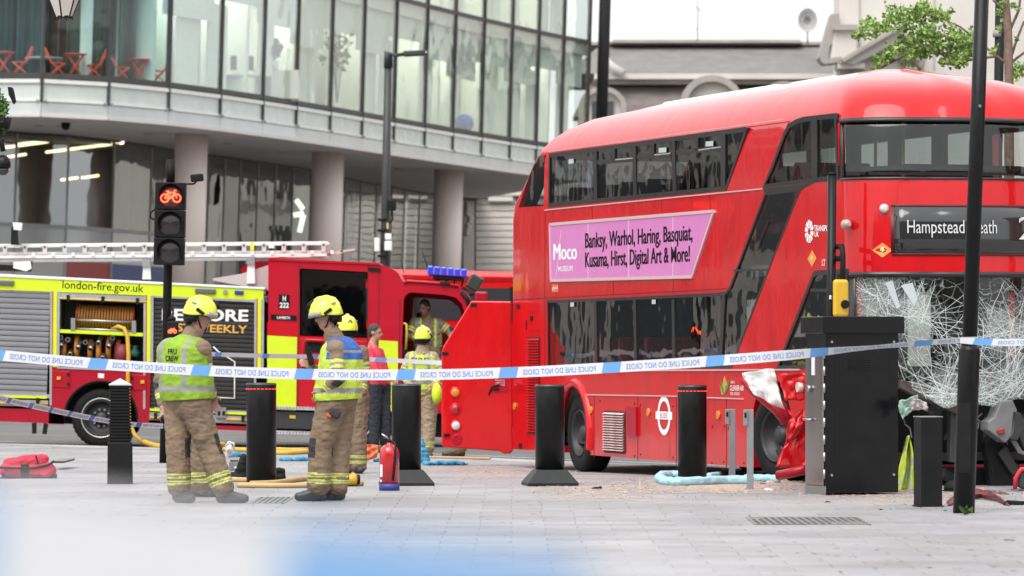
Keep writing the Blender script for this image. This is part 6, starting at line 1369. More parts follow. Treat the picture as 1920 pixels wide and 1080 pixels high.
q = MB(); q.tube([tq(291,392,-.1), tq(283,398,-.1), tq(282,408,-.1), tq(289,412,-.1)], .012, 6); q.build('side_hook', BLACKM, t)
q = MB(); q.box(tq(324, 617, -.12), (21/s, .12, 30/s)); q.build('low_signal_box', BLACKM, t, bevel=.02); q = MB(); q.lathe([(.05,-.03), (.06,.0), (.02,.04)], tq(322, 597, -.1), 14); q.build('low_signal_cap', BLACKM, t)
q = MB(); bike(q, tq(325.5,0).x, tq(0,620).z, -.12-.075, 14/s, .8/s); tag(q.build('low_bicycle_symbol', BK, t), kind='stuff')
# lamp post just outside the left edge: lantern, dome camera, flood light and hanging basket
YP = 46.0; g = Vector(((-75-CX)/F*YP, YP, gz(YP))); t = empty('lantern_post', g, 0, 'black lamp post outside the left edge holding a tapered glass lantern', 'lamp post'); s = F/YP
def lq(px, py, dy=0): return P(px, py, YP+dy)-g
q = MB(); q.tube([(0,0,0), lq(-75,-160)], [.09,.06], 16); q.build('pole', BLACK, t); q = MB(); q.tube([lq(-75,-140), lq(20,-165), lq(118,-130), lq(120,-95)], .035, 10); q.build('arm', BLACK, t)
c = lq(120, 32); LGL = mat('lantern_glass', (.62,.58,.56), .5, spec=.3); rb0, rt0 = 15/s, 52/s; zt0 = 92/s; n = 6
for k in range(n):
    a, b = 2*math.pi*(k+.3)/n, 2*math.pi*(k+1.3)/n; q = MB(); q.add([c+Vector((r*math.cos(x), r*math.sin(x), z)) for r, z, x in ((rb0,0,a), (rb0,0,b), (rt0,zt0,b), (rt0,zt0,a))], [(0,1,2,3)]); q.build('lantern_pane', LGL, t, solid=.004)
    q = MB(); q.tube([c+Vector((rb0*math.cos(a), rb0*math.sin(a), 0)), c+Vector((rt0*math.cos(a), rt0*math.sin(a), zt0))], .009, 6); q.build('lantern_bar', BLACKM, t)
    q = MB(); q.tube([c+Vector((rb0*math.cos(a), rb0*math.sin(a), .0)), c+Vector((rb0*1.15*math.cos(a), rb0*1.15*math.sin(a), -.025))], .007, 5); q.build('lantern_foot', BLACKM, t)
q = MB(); q.lathe([(rb0+.006,-.012), (rb0+.006,.012)], c, 6); q.build('lantern_ring', BLACKM, t); q = MB(); q.lathe([(rt0+.03,zt0), (rt0*.7,zt0+.12), (.05,zt0+.2)], c, 6); q.build('lantern_hood', BLACKM, t)
g2 = P(-6, 262, YP); t = empty('dome_camera', g2, 0, 'black dome camera on a curved arm at the left picture edge', 'camera'); q = MB(); dd = lambda px, py: P(px, py, YP)-g2
q.tube([dd(-60,285), dd(-30,262), dd(-10,258), dd(3,268), dd(6,284)], .03, 10); q.build('arm', BLACK, t); q = MB(); q.lathe([(.03,.03), (.075,-.01), (.085,-.06), (.08,-.11)], dd(6,296), 24); q.build('housing', BLACK, t); q = MB(); q.lathe([(.065,.0), (.062,-.04), (.04,-.08), (.005,-.09)], dd(6,314), 20); q.build('dome', mat('dome_dark', (.02,.02,.022), .1, coat=1), t)
g2 = P(0, 165, YP); t = empty('flood_light', g2, 0, 'small black flood light on an arm at the left picture edge', 'flood light'); q = MB(); q.tube([dd(-72,166)-(P(0,165,YP)-P(-6,262,YP)), dd(14,166)-(P(0,165,YP)-P(-6,262,YP))], .014, 8); q.build('arm', BLACKM, t)
q = MB(); q.prism([((P(a, b, YP)-g2).x, (P(a, b, YP)-g2).z) for a, b in ((15,163), (24,164), (26,171), (30,190), (26,196), (17,178))], -.05, .05); q.build('lamp_head', BLACKM, t, bevel=.008)
g2 = P(-8, 232, YP+.3); t = empty('hanging_basket', g2, 0, 'hanging basket with trailing green leaves at the left picture edge', 'plant'); q = MB(); q.lathe([(.05,-.16), (.15,-.05), (.18,.06)], n=20); q.build('basket', BLACKM, t); q = MB(); leaf_cloud(q, (0,0,.16), (.15,.16,.22), 420, .05, random.Random(9)); leaf_cloud(q, (.06,-.05,.0), (.08,.1,.12), 120, .045, random.Random(10)); q.build('foliage', LEAF, t, recalc=False)
q = MB(); q.tube([(-.36,0,.55), (0,0,.6), (0,0,.3)], .012, 6); q.build('hanger', BLACKM, t)
# ================================================================== young ginkgo tree behind the bus
YG = 58.0; g = Vector(((1893-CX)/F*YG, YG, -.13)); t = empty('ginkgo_tree', g, 0, 'young tree with sparse fan-shaped leaves rising behind the bus front', 'tree'); BARK = mat('bark', (.21,.15,.115), .9, var=.25, vscale=14, bump=.4)
def gq(px, py, dy=0): return P(px, py, YG+dy)-g
q = MB(); q.tube([(0,0,0), gq(1892,150), gq(1890,60), gq(1886,0), gq(1884,-90), gq(1890,-200)], [.09,.065,.06,.05,.045,.03], 10); q.build('trunk', BARK, t)
brs = [[(1892,122), (1868,105), (1838,80), (1800,50), (1765,34), (1720,22), (1690,12)], [(1838,80), (1800,80), (1760,62), (1715,55), (1670,55), (1630,65), (1602,74)], [(1868,105), (1820,112), (1790,122), (1772,100), (1740,78)], [(1892,122), (1905,110), (1925,95)], [(1892,118), (1906,75), (1920,40)], [(1890,20), (1870,8), (1862,0)], [(1800,128), (1775,108), (1755,95), (1720,90), (1690,85)], [(1725,130), (1705,105), (1690,92), (1665,88)], [(1700,100), (1680,112), (1650,128), (1630,138)], [(1892,60), (1910,20), (1915,-20)]]
for b in brs:
    q = MB(); q.tube([gq(x, y, .25*math.sin(i*1.3+x*.01)) for i, (x, y) in enumerate(b)], [max(.005, .022-.003*i) for i in range(len(b))], 7); q.build('branch', BARK, t)
def fan(mb, p, s_, rg):
    u = Vector((rg.gauss(0,1), rg.gauss(0,.8), rg.gauss(0,1))).normalized(); w = u.orthogonal().normalized(); w = Matrix.Rotation(rg.uniform(0, 6.28), 3, u) @ w; nn = u.cross(w)
    mb.add([p, p+(u*.55+w*.62)*s_+nn*s_*.12, p+(u*.92+w*.24)*s_, p+(u*.85)*s_*.92-nn*s_*.06, p+(u*.92-w*.24)*s_, p+(u*.55-w*.62)*s_+nn*s_*.12], [(0,1,2,3), (0,3,4,5)])
rg = random.Random(44); cr = MB()
for (x, y, rx, ry, n) in ((1725,22,34,18,330), (1700,38,40,20,330), (1655,52,34,14,240), (1622,62,22,12,130), (1605,70,6,8,40), (1745,62,40,18,330), (1770,80,50,18,420), (1730,95,40,14,240), (1800,100,34,16,280), (1815,84,20,20,160), (1690,90,20,12,120), (1672,96,18,14,140), (1650,118,14,10,80), (1636,133,10,6,50), (1668,110,10,8,50), (1762,28,20,8,90), (1780,30,12,8,50), (1702,118,6,5,20), (1762,118,14,8,40), (1808,118,5,10,30), (1788,118,8,6,20), (1876,18,12,14,40), (1878,40,10,8,30), (1905,18,8,6,24), (1868,92,10,8,24), (1913,130,14,14,130), (1835,45,3,6,10), (1905,75,4,4,8)):
    subs = [(rg.gauss(0,.55), rg.gauss(0,.55), rg.gauss(0,.55)) for _ in range(max(2, n//16))]
    for k in range(int(n*1.05)):
        c_ = rg.choice(subs); d = Vector((c_[0]+rg.gauss(0,.2), c_[1]+rg.gauss(0,.2), c_[2]+rg.gauss(0,.25))); fan(cr, gq(x+d.x*rx, y+d.z*ry, d.y*.5), rg.uniform(.025,.07), rg)
cr.build('crown', mat('ginkgo_leaf', (.29,.43,.10), .55, col2=(.11,.22,.035), vscale=9), t, recalc=False)
# weed at the foot of the lamp column
t = empty('weed', G(1808, 965), 0, 'small green weed growing at the foot of the lamp column', 'plant'); q = MB()
for k in range(16):
    a = rg.uniform(-2.9, -.2); L = rg.uniform(.05, .13); q.add([(0,0,0), (L*.5*math.cos(a)-.02, -.1+L*.3*math.sin(a), .05), (L*1.1*math.cos(a), -.12+L*.2*math.sin(a), .06+.03*rg.random()), (L*.5*math.cos(a)+.03, -.1+L*.3*math.sin(a), .02)], [(0,1,2,3)])
q.build('leaves', LEAF, t, recalc=False)
# ================================================================== people
from mathutils.bvhtree import BVHTree
SKIN = mat('skin', (.42,.235,.165), .55, var=.08, vscale=20); SKIN2 = mat('skin_brown', (.22,.115,.075), .55, var=.08, vscale=20)
TAN = mat('tan_kit', (.25,.178,.118), .85, col2=(.175,.122,.08), vscale=5, bump=.6, bscale=9, bdist=.03); TANL = mat('tan_kit_light', (.36,.27,.19), .85, var=.15, vscale=6, bump=.5, bscale=9, bdist=.03)
SILV = mat('silver_band', (.25,.25,.245), .45, var=.15); KNEE = mat('knee_pad', (.03,.03,.033), .75, bump=.3, bscale=30); BOOT = mat('boot_leather', (.035,.033,.033), .5, var=.3, bump=.2, bscale=30); BOOTB = mat('boot_dark', (.03,.032,.036), .45, var=.3)
HELM = mat('helmet_yellow', (.72,.80,.06), .25, coat=.6, var=.04); NAVY = mat('navy_cloth', (.022,.024,.035), .85, bump=.5, bscale=12, bdist=.02, var=.2); BLUEV = mat('blue_vest', (.03,.10,.36), .75, var=.15, vscale=9, bump=.4, bscale=14, bdist=.03); GREENV = mat('lime_vest', (.22,.36,.02), .75, var=.18, vscale=8, bump=.5, bscale=12, bdist=.03); REDT = mat('red_tshirt', (.66,.045,.075), .8, var=.12, vscale=7, bump=.4, bscale=12, bdist=.02); HAIR = mat('dark_hair', (.045,.035,.03), .7, var=.3, vscale=40, bump=.6, bscale=90); HAIRB = mat('black_hair', (.012,.010,.010), .7, bump=.6, bscale=90)
YBAND = mat('lime_tape', (.55,.62,.08), .6, var=.1)
def capsule(mb, a, b, ra, rb, n=12):
    a, b = Vector(a), Vector(b); d = b-a; L = max(d.length, 1e-4); d = d/L; pts = []; rs = []
    for k in range(4, 0, -1): t = k*math.pi/8*.97; pts.append(a-d*ra*math.sin(t)); rs.append(ra*math.cos(t))
    pts += [a, b]; rs += [ra, rb]
    for k in range(1, 5): t = k*math.pi/8*.97; pts.append(b+d*rb*math.sin(t)); rs.append(rb*math.cos(t))
    mb.tube(pts, rs, n)
def ellipsoid(mb, c, r, rot=None, n=14):
    q = []; fs = []; m = 9
    for i in range(m+1):
        t = math.pi*i/m
        for k in range(n): 
            a = 2*math.pi*k/n; v = Vector((r[0]*math.sin(t)*math.cos(a), r[1]*math.sin(t)*math.sin(a), r[2]*math.cos(t))); q.append((rot @ v if rot else v)+Vector(c))
    for i in range(m):
        for k in range(n): fs.append((i*n+k, i*n+(k+1) % n, (i+1)*n+(k+1) % n, (i+1)*n+k))
    mb.add(q, fs, True)
def remesh(mb, voxel, smooth=4, wrinkle=0.0, wf=7.0, seed=0):
    me = mb.mesh('r', SKIN); o = bpy.data.objects.new('tmp', me); COL.objects.link(o)
    m = o.modifiers.new('r', 'REMESH'); m.mode = 'VOXEL'; m.voxel_size = voxel
    if smooth: s_ = o.modifiers.new('s', 'SMOOTH'); s_.iterations = smooth; s_.factor = .5
    bpy.context.view_layer.update(); dg = bpy.context.evaluated_depsgraph_get(); out = bpy.data.meshes.new_from_object(o.evaluated_get(dg)); bpy.data.objects.remove(o)
    if wrinkle:
        off = Vector((seed*3.7, seed*1.3, seed*2.1)); ns = [v.normal.copy() for v in out.vertices]
        for v, n_ in zip(out.vertices, ns):
            p = v.co; a = mnoise.noise(Vector((p.x*wf, p.y*wf, p.z*wf*1.7))+off); b = 1-abs(mnoise.noise(Vector((p.x*wf*1.4, p.y*wf*1.4, p.z*wf*2.6))+off*2))*2
            v.co = p+n_*wrinkle*(a*.9+b*.7)
    return out
def finish(name, me, mats, parent, paint=None):
    me.materials.clear()
    for m in mats: me.materials.append(m)
    n = len(me.polygons); me.polygons.foreach_set('use_smooth', [True]*n)
    if paint:
        me.polygons.foreach_set('material_index', [paint(Vector(p.center), Vector(p.normal)) for p in me.polygons])
    else: me.polygons.foreach_set('material_index', [0]*n)
    me.update(); me.name = name; return link(name, me, parent)
def along(p, a, b):
    d = b-a; t = (p-a).dot(d)/d.length_squared; return t, (p-(a+d*t)).length
def hand(parent, w, d, side, s=1.0, curl=.5, mt=None):
    """palm and five fingers from wrist w pointing along d; side = direction of the thumb"""
    d = Vector(d).normalized(); side = Vector(side); side = (side-d*side.dot(d)).normalized(); nrm = d.cross(side); q = MB(); w = Vector(w)
    capsule(q, w, w+d*.03*s, .026*s, .03*s, 10)
    for k in range(4): o = side*(.028-.019*k)*s; capsule(q, w+d*.03*s+o, w+d*.085*s+o, .017*s, .013*s, 8)
    for k in range(4):
        L = (.036,.042,.039,.030)[k]*s; o = side*(.030-.020*k)*s; p0 = w+d*.088*s+o; d1 = (d+nrm*curl).normalized(); d2 = (d+nrm*curl*2.6).normalized(); capsule(q, p0, p0+d1*L, .0095*s, .009*s, 8); capsule(q, p0+d1*L, p0+d1*L+d2*L*.8, .009*s, .0078*s, 8)
    t0 = w+d*.03*s+side*.03*s; d1 = (d*.6+side).normalized(); d2 = (d+side*.35+nrm*.3).normalized(); capsule(q, t0, t0+d1*.035*s, .013*s, .011*s, 8); capsule(q, t0+d1*.035*s, t0+d1*.035*s+d2*.035*s, .011*s, .009*s, 8)
    return finish('hand', remesh(q, .0065*s, 2), [mt or SKIN], parent)
def head_prims(q, c, fd, s=1.0, up=Vector((0,0,1))):
    """c head centre, fd facing direction; one joined face with brow, nose, lips, chin, ears"""
    f = Vector(fd).normalized(); u = (up-f*up.dot(f)).normalized(); r = f.cross(u); R_ = Matrix((f, r, u)).transposed(); L = lambda a, b, z: c+(f*a+r*b+u*z)*s
    ellipsoid(q, L(-.008,0,.025), (.098*s,.078*s,.098*s), R_, 16); ellipsoid(q, L(.03,0,-.045), (.062*s,.058*s,.075*s), R_, 14); capsule(q, L(.065,-.01,-.098), L(.065,.01,-.098), .022*s, .022*s, 8)
    capsule(q, L(.083,-.03,.028), L(.083,.03,.028), .012*s, .012*s, 8); capsule(q, L(.090,0,.015), L(.112,0,-.025), .008*s, .014*s, 8); capsule(q, L(.098,-.011,-.03), L(.098,.011,-.03), .009*s, .009*s, 6)
    capsule(q, L(.087,-.018,-.058), L(.087,.018,-.058), .008*s, .008*s, 6); capsule(q, L(.085,-.016,-.07), L(.085,.016,-.07), .009*s, .009*s, 6)
    for sd in (-1, 1): ellipsoid(q, L(-.012, sd*.079, -.005), (.02*s,.009*s,.033*s), R_, 8); capsule(q, L(.07, sd*.033, .0), L(.072, sd*.034, .0), .014*s, .014*s, 6)
    return L, R_
def face_bits(t, L, s=1.0, brow=HAIR):
    for sd in (-1, 1):
        q = MB(); ellipsoid(q, L(.083, sd*.032, .004), (.007*s,.011*s,.007*s), None, 8); q.build('eye', mat('eye_dark', (.05,.035,.03), .3), t); q = MB(); q.tube([L(.094, sd*.014, .028), L(.096, sd*.032, .034), L(.085, sd*.05, .028)], [.004,.005,.003], 6); q.build('eyebrow', brow, t)
    q = MB(); q.tube([L(.094,-.022,-.064), L(.0965,0,-.062), L(.094,.022,-.064)], [.003,.004,.003], 6); q.build('mouth', mat('lip', (.28,.11,.09), .6), t)
def helmet(t, c, fd, s=1.0, tilt=0.0, mark=False, up=Vector((0,0,1))):
    f = Vector(fd).normalized(); u = (up-f*up.dot(f)).normalized(); r = f.cross(u)
    if tilt: R0 = Matrix.Rotation(tilt, 3, r); f = R0 @ f; u = R0 @ u
    R_ = Matrix((f, r, u)).transposed(); L = lambda a, b, z: c+(f*a+r*b+u*z)*s
    h = empty('helmet', parent=t); q = MB(); m = 14; n = 28; vs = []
    for i in range(m+1):
        th = math.pi*.5*i/m
        for k in range(n):
            a = 2*math.pi*k/n; ca, sa = math.cos(a), math.sin(a); x = (.158 if ca > 0 else .150)*math.cos(th)**.72*ca; y = .122*math.cos(th)**.72*sa; z = .035+.125*math.sin(th)+.012*math.exp(-(sa*2.2)**2)*math.sin(th)
            lo = (1-th/(math.pi/2))**2; z -= lo*(.055*max(0, -ca)+.035*abs(sa)**2); vs.append(L(x, y, z))
    q.add(vs, [(i*n+k, i*n+(k+1) % n, (i+1)*n+(k+1) % n, (i+1)*n+k) for i in range(m) for k in range(n)], True); q.build('shell', HELM, h, solid=.006)
    q = MB(); ring_ = [L((.158 if math.cos(2*math.pi*k/n) > 0 else .150)*math.cos(2*math.pi*k/n)*1.0, .123*math.sin(2*math.pi*k/n), .035-(.055*max(0, -math.cos(2*math.pi*k/n))+.035*math.sin(2*math.pi*k/n)**2)) for k in range(n+1)]; q.tube(ring_, .006*s, 6); q.build('edge_trim', BLACKM, h)
    q = MB(); vs = []
    for k in range(13):
        a = -1.15+2.3*k/12; vs += [L(.163*math.cos(a), .128*math.sin(a), .05), L(.175*math.cos(a), .134*math.sin(a), .005)]
    q.add(vs, [(2*k, 2*k+1, 2*k+3, 2*k+2) for k in range(12)], True); q.build('visor', mat('visor_clear', (.25,.24,.22), .12, coat=1.0), h, solid=.004)
    q = MB(); q.tube([L(.11,0,.150), L(.05,0,.171), L(-.03,0,.172), L(-.10,0,.140), L(-.14,0,.085)], [.008*s,.013*s,.014*s,.012*s,.006*s], 8); q.build('crest_ridge', HELM, h)
    q = MB(); q.tube([L(.150,0,.09), L(.135,0,.125), L(.09,0,.155)], [.03*s,.026*s,.018*s], 8); q.build('front_badge', BLACKM, h)
    for sd in (-1, 1):
        q = MB(); q.box(L(-.0, sd*.122, .035), (.085*s, .02*s, .032*s), R_ @ Matrix.Rotation(.45, 3, 'Y')); q.build('side_mount', BLACKM, h, bevel=.006); q = MB(); q.box(L(-.07, sd*.098, .10), (.045*s, .012*s, .014*s), R_ @ Matrix.Rotation(sd*.35, 3, 'Z')); q.build('reflective_mark', SILV, h)
    q = MB(); q.tube([L(-.02,-.085,-.03), L(-.075,-.07,-.045), L(-.10,0,-.05), L(-.075,.07,-.045), L(-.02,.085,-.03)], .038*s, 8); q.build('neck_guard', BLACKM, h)
    q = MB(); q.tube([L(-.02,-.09,.0), L(.03,-.075,-.09), L(.06,0,-.125), L(.03,.075,-.09), L(-.02,.09,.0)], .007*s, 6); q.build('chin_strap', BLACKM, h)
    if mark: q = MB(); q.tube([L(-.135+.0*k, .02*math.cos(k*.7), .085+.02*math.sin(k*.7)) for k in range(10)], .006*s, 5); q.build('ring_mark', BLACKPRINT, h)
    return h
def boot(t, an, toe, m=BOOT, s=1.0):
    an, toe = Vector(an), Vector(toe); d = toe-an; d.z = 0; d.normalize(); z0 = min(an.z, toe.z); q = MB(); base = Vector((an.x, an.y, 0))
    capsule(q, an+Vector((0,0,.10*s)), base+Vector((0,0,.07)), .062*s, .06*s); capsule(q, base-d*.035*s+Vector((0,0,.048)), base+d*.13*s+Vector((0,0,.045)), .047*s, .047*s); capsule(q, base+d*.06*s+Vector((0,0,.07)), base+d*.16*s+Vector((0,0,.045)), .05*s, .045*s); capsule(q, base+d*.17*s+Vector((0,0,.044)), base+d*.185*s+Vector((0,0,.044)), .044*s, .042*s)
    me = remesh(q, .011, 3)
    for v in me.vertices: v.co.z = max(v.co.z, .003)
    finish('boot', me, [m, mat('boot_sole', (.02,.02,.02), .8)], t, lambda p, n_: 1 if p.z < .022 else 0)

def person(Y, J, label, kit='fire', vest=None, face=(1,0,0), head='helmet', top=TAN, legs=TAN, skin=SKIN, base=None, fat=1.0, hands=True, name='person', group=None, mark=False, paint_vest=None, bootm=BOOT, htilt=0.0, seed=1, ground_px=None, wr=.0075, bands=True, sleeve=1.0, scale=None, hup=Vector((0,0,1))):
    """J: joint -> (px, py, depth offset)"""
    s = scale or 1.0
    bx_ = sum(J[k][0] for k in ('anL', 'anR'))/2; g = Vector(((bx_-CX)/F*Y, Y, base if base is not None else gz(Y)))
    t = empty(name, g, 0, label, 'person', group)
    j = {k: P(v[0], v[1], Y+(v[2] if len(v) > 2 else 0))-g for k, v in J.items()}
    f = Vector(face).normalized()
    # body: one continuous figure
    q = MB(); L, R_ = head_prims(q, j['head'], f, 1.0*s, hup); capsule(q, j['head']+Vector((0,0,-.06)), j['neck'], .055, .06); capsule(q, j['neck'], j['chest'], .07, .12)
    capsule(q, j['shL'], j['shR'], .06, .06); capsule(q, j['chest'], j['pelvis'], .13*fat, .13*fat); capsule(q, j['hipL'], j['hipR'], .10, .10)
    for sd in 'LR':
        capsule(q, j['sh'+sd], j['el'+sd], .05, .042); capsule(q, j['el'+sd], j['ha'+sd], .042, .028); capsule(q, j['hip'+sd], j['kn'+sd], .085, .06); capsule(q, j['kn'+sd], j['an'+sd], .058, .042)
    body_ = finish('body', remesh(q, .0125, 3), [skin], t)
    face_bits(body_, L, s, HAIRB if skin is SKIN2 else HAIR)
    # jacket
    q = MB(); acr = (j['shR']-j['shL']); 
    for a in (0.0, .5, 1.0): capsule(q, j['shL'].lerp(j['shR'], .2+.6*a)+Vector((0,0,-.03)), j['hipL'].lerp(j['hipR'], a)+Vector((0,0,.03)), .105*fat, .12*fat)
    capsule(q, j['chest'], j['pelvis'], .15*fat, .15*fat); capsule(q, j['shL'], j['shR'], .078*fat, .078*fat); capsule(q, j['neck']+Vector((0,0,.03 if kit == 'fire' else 0)), j['chest'], .085 if kit == 'fire' else .066, .13)
    for sd in 'LR':
        capsule(q, j['sh'+sd], j['el'+sd], .082*sleeve, .072*sleeve)
        if kit == 'fire': capsule(q, j['el'+sd], j['el'+sd].lerp(j['ha'+sd], .9), .072, .052)
    jc = {k: v for k, v in j.items()}
    def pj(p, n_):
        if kit != 'fire': return 0
        for sd in 'LR':
            tt, dd = along(p, jc['sh'+sd], jc['el'+sd])
            if .42 < tt < .72 and dd < .13 and bands: return 2 if .52 < tt < .62 else 1
            tt, dd = along(p, jc['el'+sd], jc['ha'+sd])
            if -.1 < tt < .3 and dd < .105 and (p-jc['el'+sd].lerp(jc['ha'+sd], tt)).dot(f) < .035: return 3
            if .52 < tt < .74 and dd < .10 and bands: return 2 if .6 < tt < .66 else 1
        return 0
    finish('jacket' if kit == 'fire' else 'tshirt', remesh(q, .0105, 3, wr if kit == 'fire' else .005, 10, seed), [top, YBAND, SILV, KNEE], t, pj)
    # trousers
    q = MB(); capsule(q, j['hipL'], j['hipR'], .125*fat, .125*fat); capsule(q, j['pelvis']+Vector((0,0,.05)), j['hipL'].lerp(j['hipR'], .5), .14*fat, .13*fat)
    k_ = 1.12 if kit == 'fire' else .84
    for sd in 'LR':
        capsule(q, j['hip'+sd], j['kn'+sd], .128*k_, .098*k_); capsule(q, j['kn'+sd], j['an'+sd].lerp(j['kn'+sd], .12), .098*k_, .095*k_); 
        if kit == 'fire': c_ = j['hip'+sd].lerp(j['kn'+sd], .62); capsule(q, c_+Vector((0,-.055,.06)), c_+Vector((0,-.06,-.06)), .065, .065)
    def pt_(p, n_):
        if kit != 'fire' or not bands: return 0
        for sd in 'LR':
            tt, dd = along(p, jc['kn'+sd], jc['an'+sd])
            if dd < .16:
                if .60 < tt < .69 or .75 < tt < .84: return 2 if (.63 < tt < .66 or .78 < tt < .81) else 1
                if -.2 < tt < .25 and (p-(jc['kn'+sd].lerp(jc['an'+sd], tt))).dot(f) > .058: return 3
        return 0
    me = remesh(q, .0105, 3, wr*1.2 if kit == 'fire' else .008, 12, seed+5); finish('trousers', me, [legs, YBAND, SILV, KNEE], t, pt_)
    for sd in 'LR': 
        if 'to'+sd in j: boot(t, j['an'+sd], j['to'+sd], bootm)
    # hands
    if hands:
        for sd in 'LR':
            d = (j['ha'+sd]-j['el'+sd]).normalized(); hand(t, j['ha'+sd]-d*.01, d, Vector((0,-.3,1))+f*.4, 1.05, .45, skin if kit != 'gloves' else KNEE)
    # vest
    vo = None
    if vest:
        q = MB()
        for a in (0.0, .5, 1.0): capsule(q, j['shL'].lerp(j['shR'], .16+.68*a)+Vector((0,0,-.035)), j['hipL'].lerp(j['hipR'], a)+Vector((0,0,.075)), .122*fat, .148*fat)
        capsule(q, j['chest'], j['pelvis']+Vector((0,0,.04)), .175*fat, .18*fat); capsule(q, j['shL'].lerp(j['shR'], .12), j['shL'].lerp(j['shR'], .88), .092*fat, .092*fat)
        vm_ = remesh(q, .0125, 3, .008, 7, seed+9); b_ = bmesh.new(); b_.from_mesh(vm_); bmesh.ops.bisect_plane(b_, geom=b_.verts[:]+b_.edges[:]+b_.faces[:], plane_co=j['pelvis']+Vector((0,0,-.035)), plane_no=(.06,.0,-1), clear_outer=True); b_.to_mesh(vm_); b_.free()
        vo = finish('vest', vm_, vest, t, (lambda p, n_: paint_vest(p, n_, jc)) if paint_vest else None)
    # head gear
    if head == 'helmet': helmet(t, j['head']+Vector((0,0,.004)), f, 1.0*s, htilt, mark, hup)
    elif head == 'hair':
        q = MB(); ellipsoid(q, L(-.018,0,.045), (.098,.083,.092), R_, 16); ellipsoid(q, L(-.05,0,.0), (.058,.076,.08), R_, 14); me = remesh(q, .008, 2, .003, 30, seed)
        b_ = bmesh.new(); b_.from_mesh(me); cut_c = L(.062, 0, .055); bmesh.ops.bisect_plane(b_, geom=b_.verts[:]+b_.edges[:]+b_.faces[:], plane_co=cut_c, plane_no=(R_ @ Vector((1,0,-.35))), clear_outer=True); b_.to_mesh(me); b_.free(); finish('hair', me, [HAIRB if skin is SKIN2 else HAIR], t)
    elif head == 'cap':
        q = MB(); ellipsoid(q, L(-.01,0,.075), (.115,.095,.05), R_, 16); ellipsoid(q, L(.07,0,.055), (.07,.07,.018), R_, 12); finish('flat_cap', remesh(q, .009, 2), [mat('cap_tweed', (.36,.35,.30), .9, var=.2, vscale=30)], t)
    return t, j, vo
def on_surface(o, s, px0, px1, py, hpx, Y, g, m, name, parent, bold=.01, out=.006):
    """lettering laid on the cloth facing the viewer"""
    bv = BVHTree.FromPolygons([v.co for v in o.data.vertices], [p.vertices[:] for p in o.data.polygons]); k = Y/F; q = MB(); eye = Vector((0,0,CAMH))-g
    def place(x, y, _):
        tgt = P(px0+x/k, py-y/k, Y)-g; d = (tgt-eye).normalized(); h = bv.ray_cast(eye, d)
        return (h[0] if h[0] is not None else tgt)-d*out
    letters(q, s, place, width=(px1-px0)*k, height=hpx*k, bold=bold); return q.build(name, m, parent, recalc=False)

# ---- firefighter with the lime crew vest, seen from behind
def pv1(p, n_, j):
    a = j['shL'].lerp(j['shR'], .16); b = j['hipL']; tt, dd = along(p, j['shR'], j['hipR'])
    u = (p-j['shL']).dot((j['shR']-j['shL']).normalized())/(j['shR']-j['shL']).length
    zt = (p.z-j['pelvis'].z)/(j['chest'].z-j['pelvis'].z)
    if .10 < zt < .24: return 1
    if (.06 < u < .18 or .78 < u < .90) and zt > .24: return 1
    return 0
t1, j1, v1 = person(38.9, dict(head=(373,592,0), neck=(360,632,0), chest=(350,668,.0), pelvis=(347,742,.0), shL=(313,656,.15), shR=(378,655,-.16), elL=(303,712,.10), haL=(330,742,-.0+.26), elR=(387,716,-.08), haR=(398,748,.10), hipL=(335,756,.09), hipR=(365,756,-.07), knL=(334,838,.04), anL=(336,921,.05), toL=(352,940,-.05), knR=(391,838,-.02), anR=(421,922,-.06), toR=(462,940,-.08)),
    'firefighter in lime crew vest with his back turned beside the traffic light', vest=[GREENV, SILV], face=(.95,.1,-.22), paint_vest=pv1, seed=2, fat=1.2)
on_surface(v1, 'FRU', 315, 331, 664, 10, 38.9, Vector(t1.location), BLACKPRINT, 'vest_lettering', t1, .02); on_surface(v1, 'CREW', 310, 334, 677, 10.5, 38.9, Vector(t1.location), BLACKPRINT, 'vest_lettering', t1, .02)
# ---- colleague standing behind him
person(40.4, dict(head=(374,600,0), neck=(362,640,0), chest=(346,672,0), pelvis=(352,750,0), shL=(372,660,.05), shR=(318,660,0), elL=(380,715,0), haL=(372,750,-.1), elR=(302,722,0), haR=(305,760,-.12), hipL=(366,760,.04), hipR=(340,760,0), knL=(378,840,.0), anL=(383,916,0), toL=(404,934,-.05), knR=(366,838,.05), anR=(368,916,.06), toR=(384,934,0)),
    'firefighter mostly hidden behind the one in the lime crew vest', vest=[GREENV, SILV], face=(.8,.6,0), paint_vest=pv1, seed=4)
# ---- firefighter in blue and yellow vest, side view facing left
def pv2(p, n_, j):
    zt = (p.z-j['pelvis'].z)/(j['chest'].z-j['pelvis'].z)
    if zt > .98 and p.x > j['chest'].x-.13: return 3 if 1.16 < zt < 1.22 else 2
    if .08 < zt < .22 or .60 < zt < .72: return 1
    return 0
t2, j2, v2 = person(39.4, dict(head=(613,592,0), neck=(624,634,0), chest=(640,672,0), pelvis=(637,742,0), shL=(634,655,.20), shR=(630,655,-.16), elL=(604,706,.30), haL=(584,690,.16), elR=(633,708,-.24), haR=(606,737,-.16), hipL=(640,756,.09), hipR=(622,756,-.07), knL=(634,838,.08), anL=(632,920,.06), toL=(600,938,.06), knR=(601,838,-.06), anR=(597,919,-.06), toR=(553,938,-.10)),
    'firefighter in blue and yellow vest facing left with a radio', vest=[HIVIS, SILV, BLUEV, SILV], face=(-1,-.18,-.20), paint_vest=pv2, seed=6, bootm=BOOTB, fat=1.18)
g2 = Vector(t2.location); Y2 = 39.4
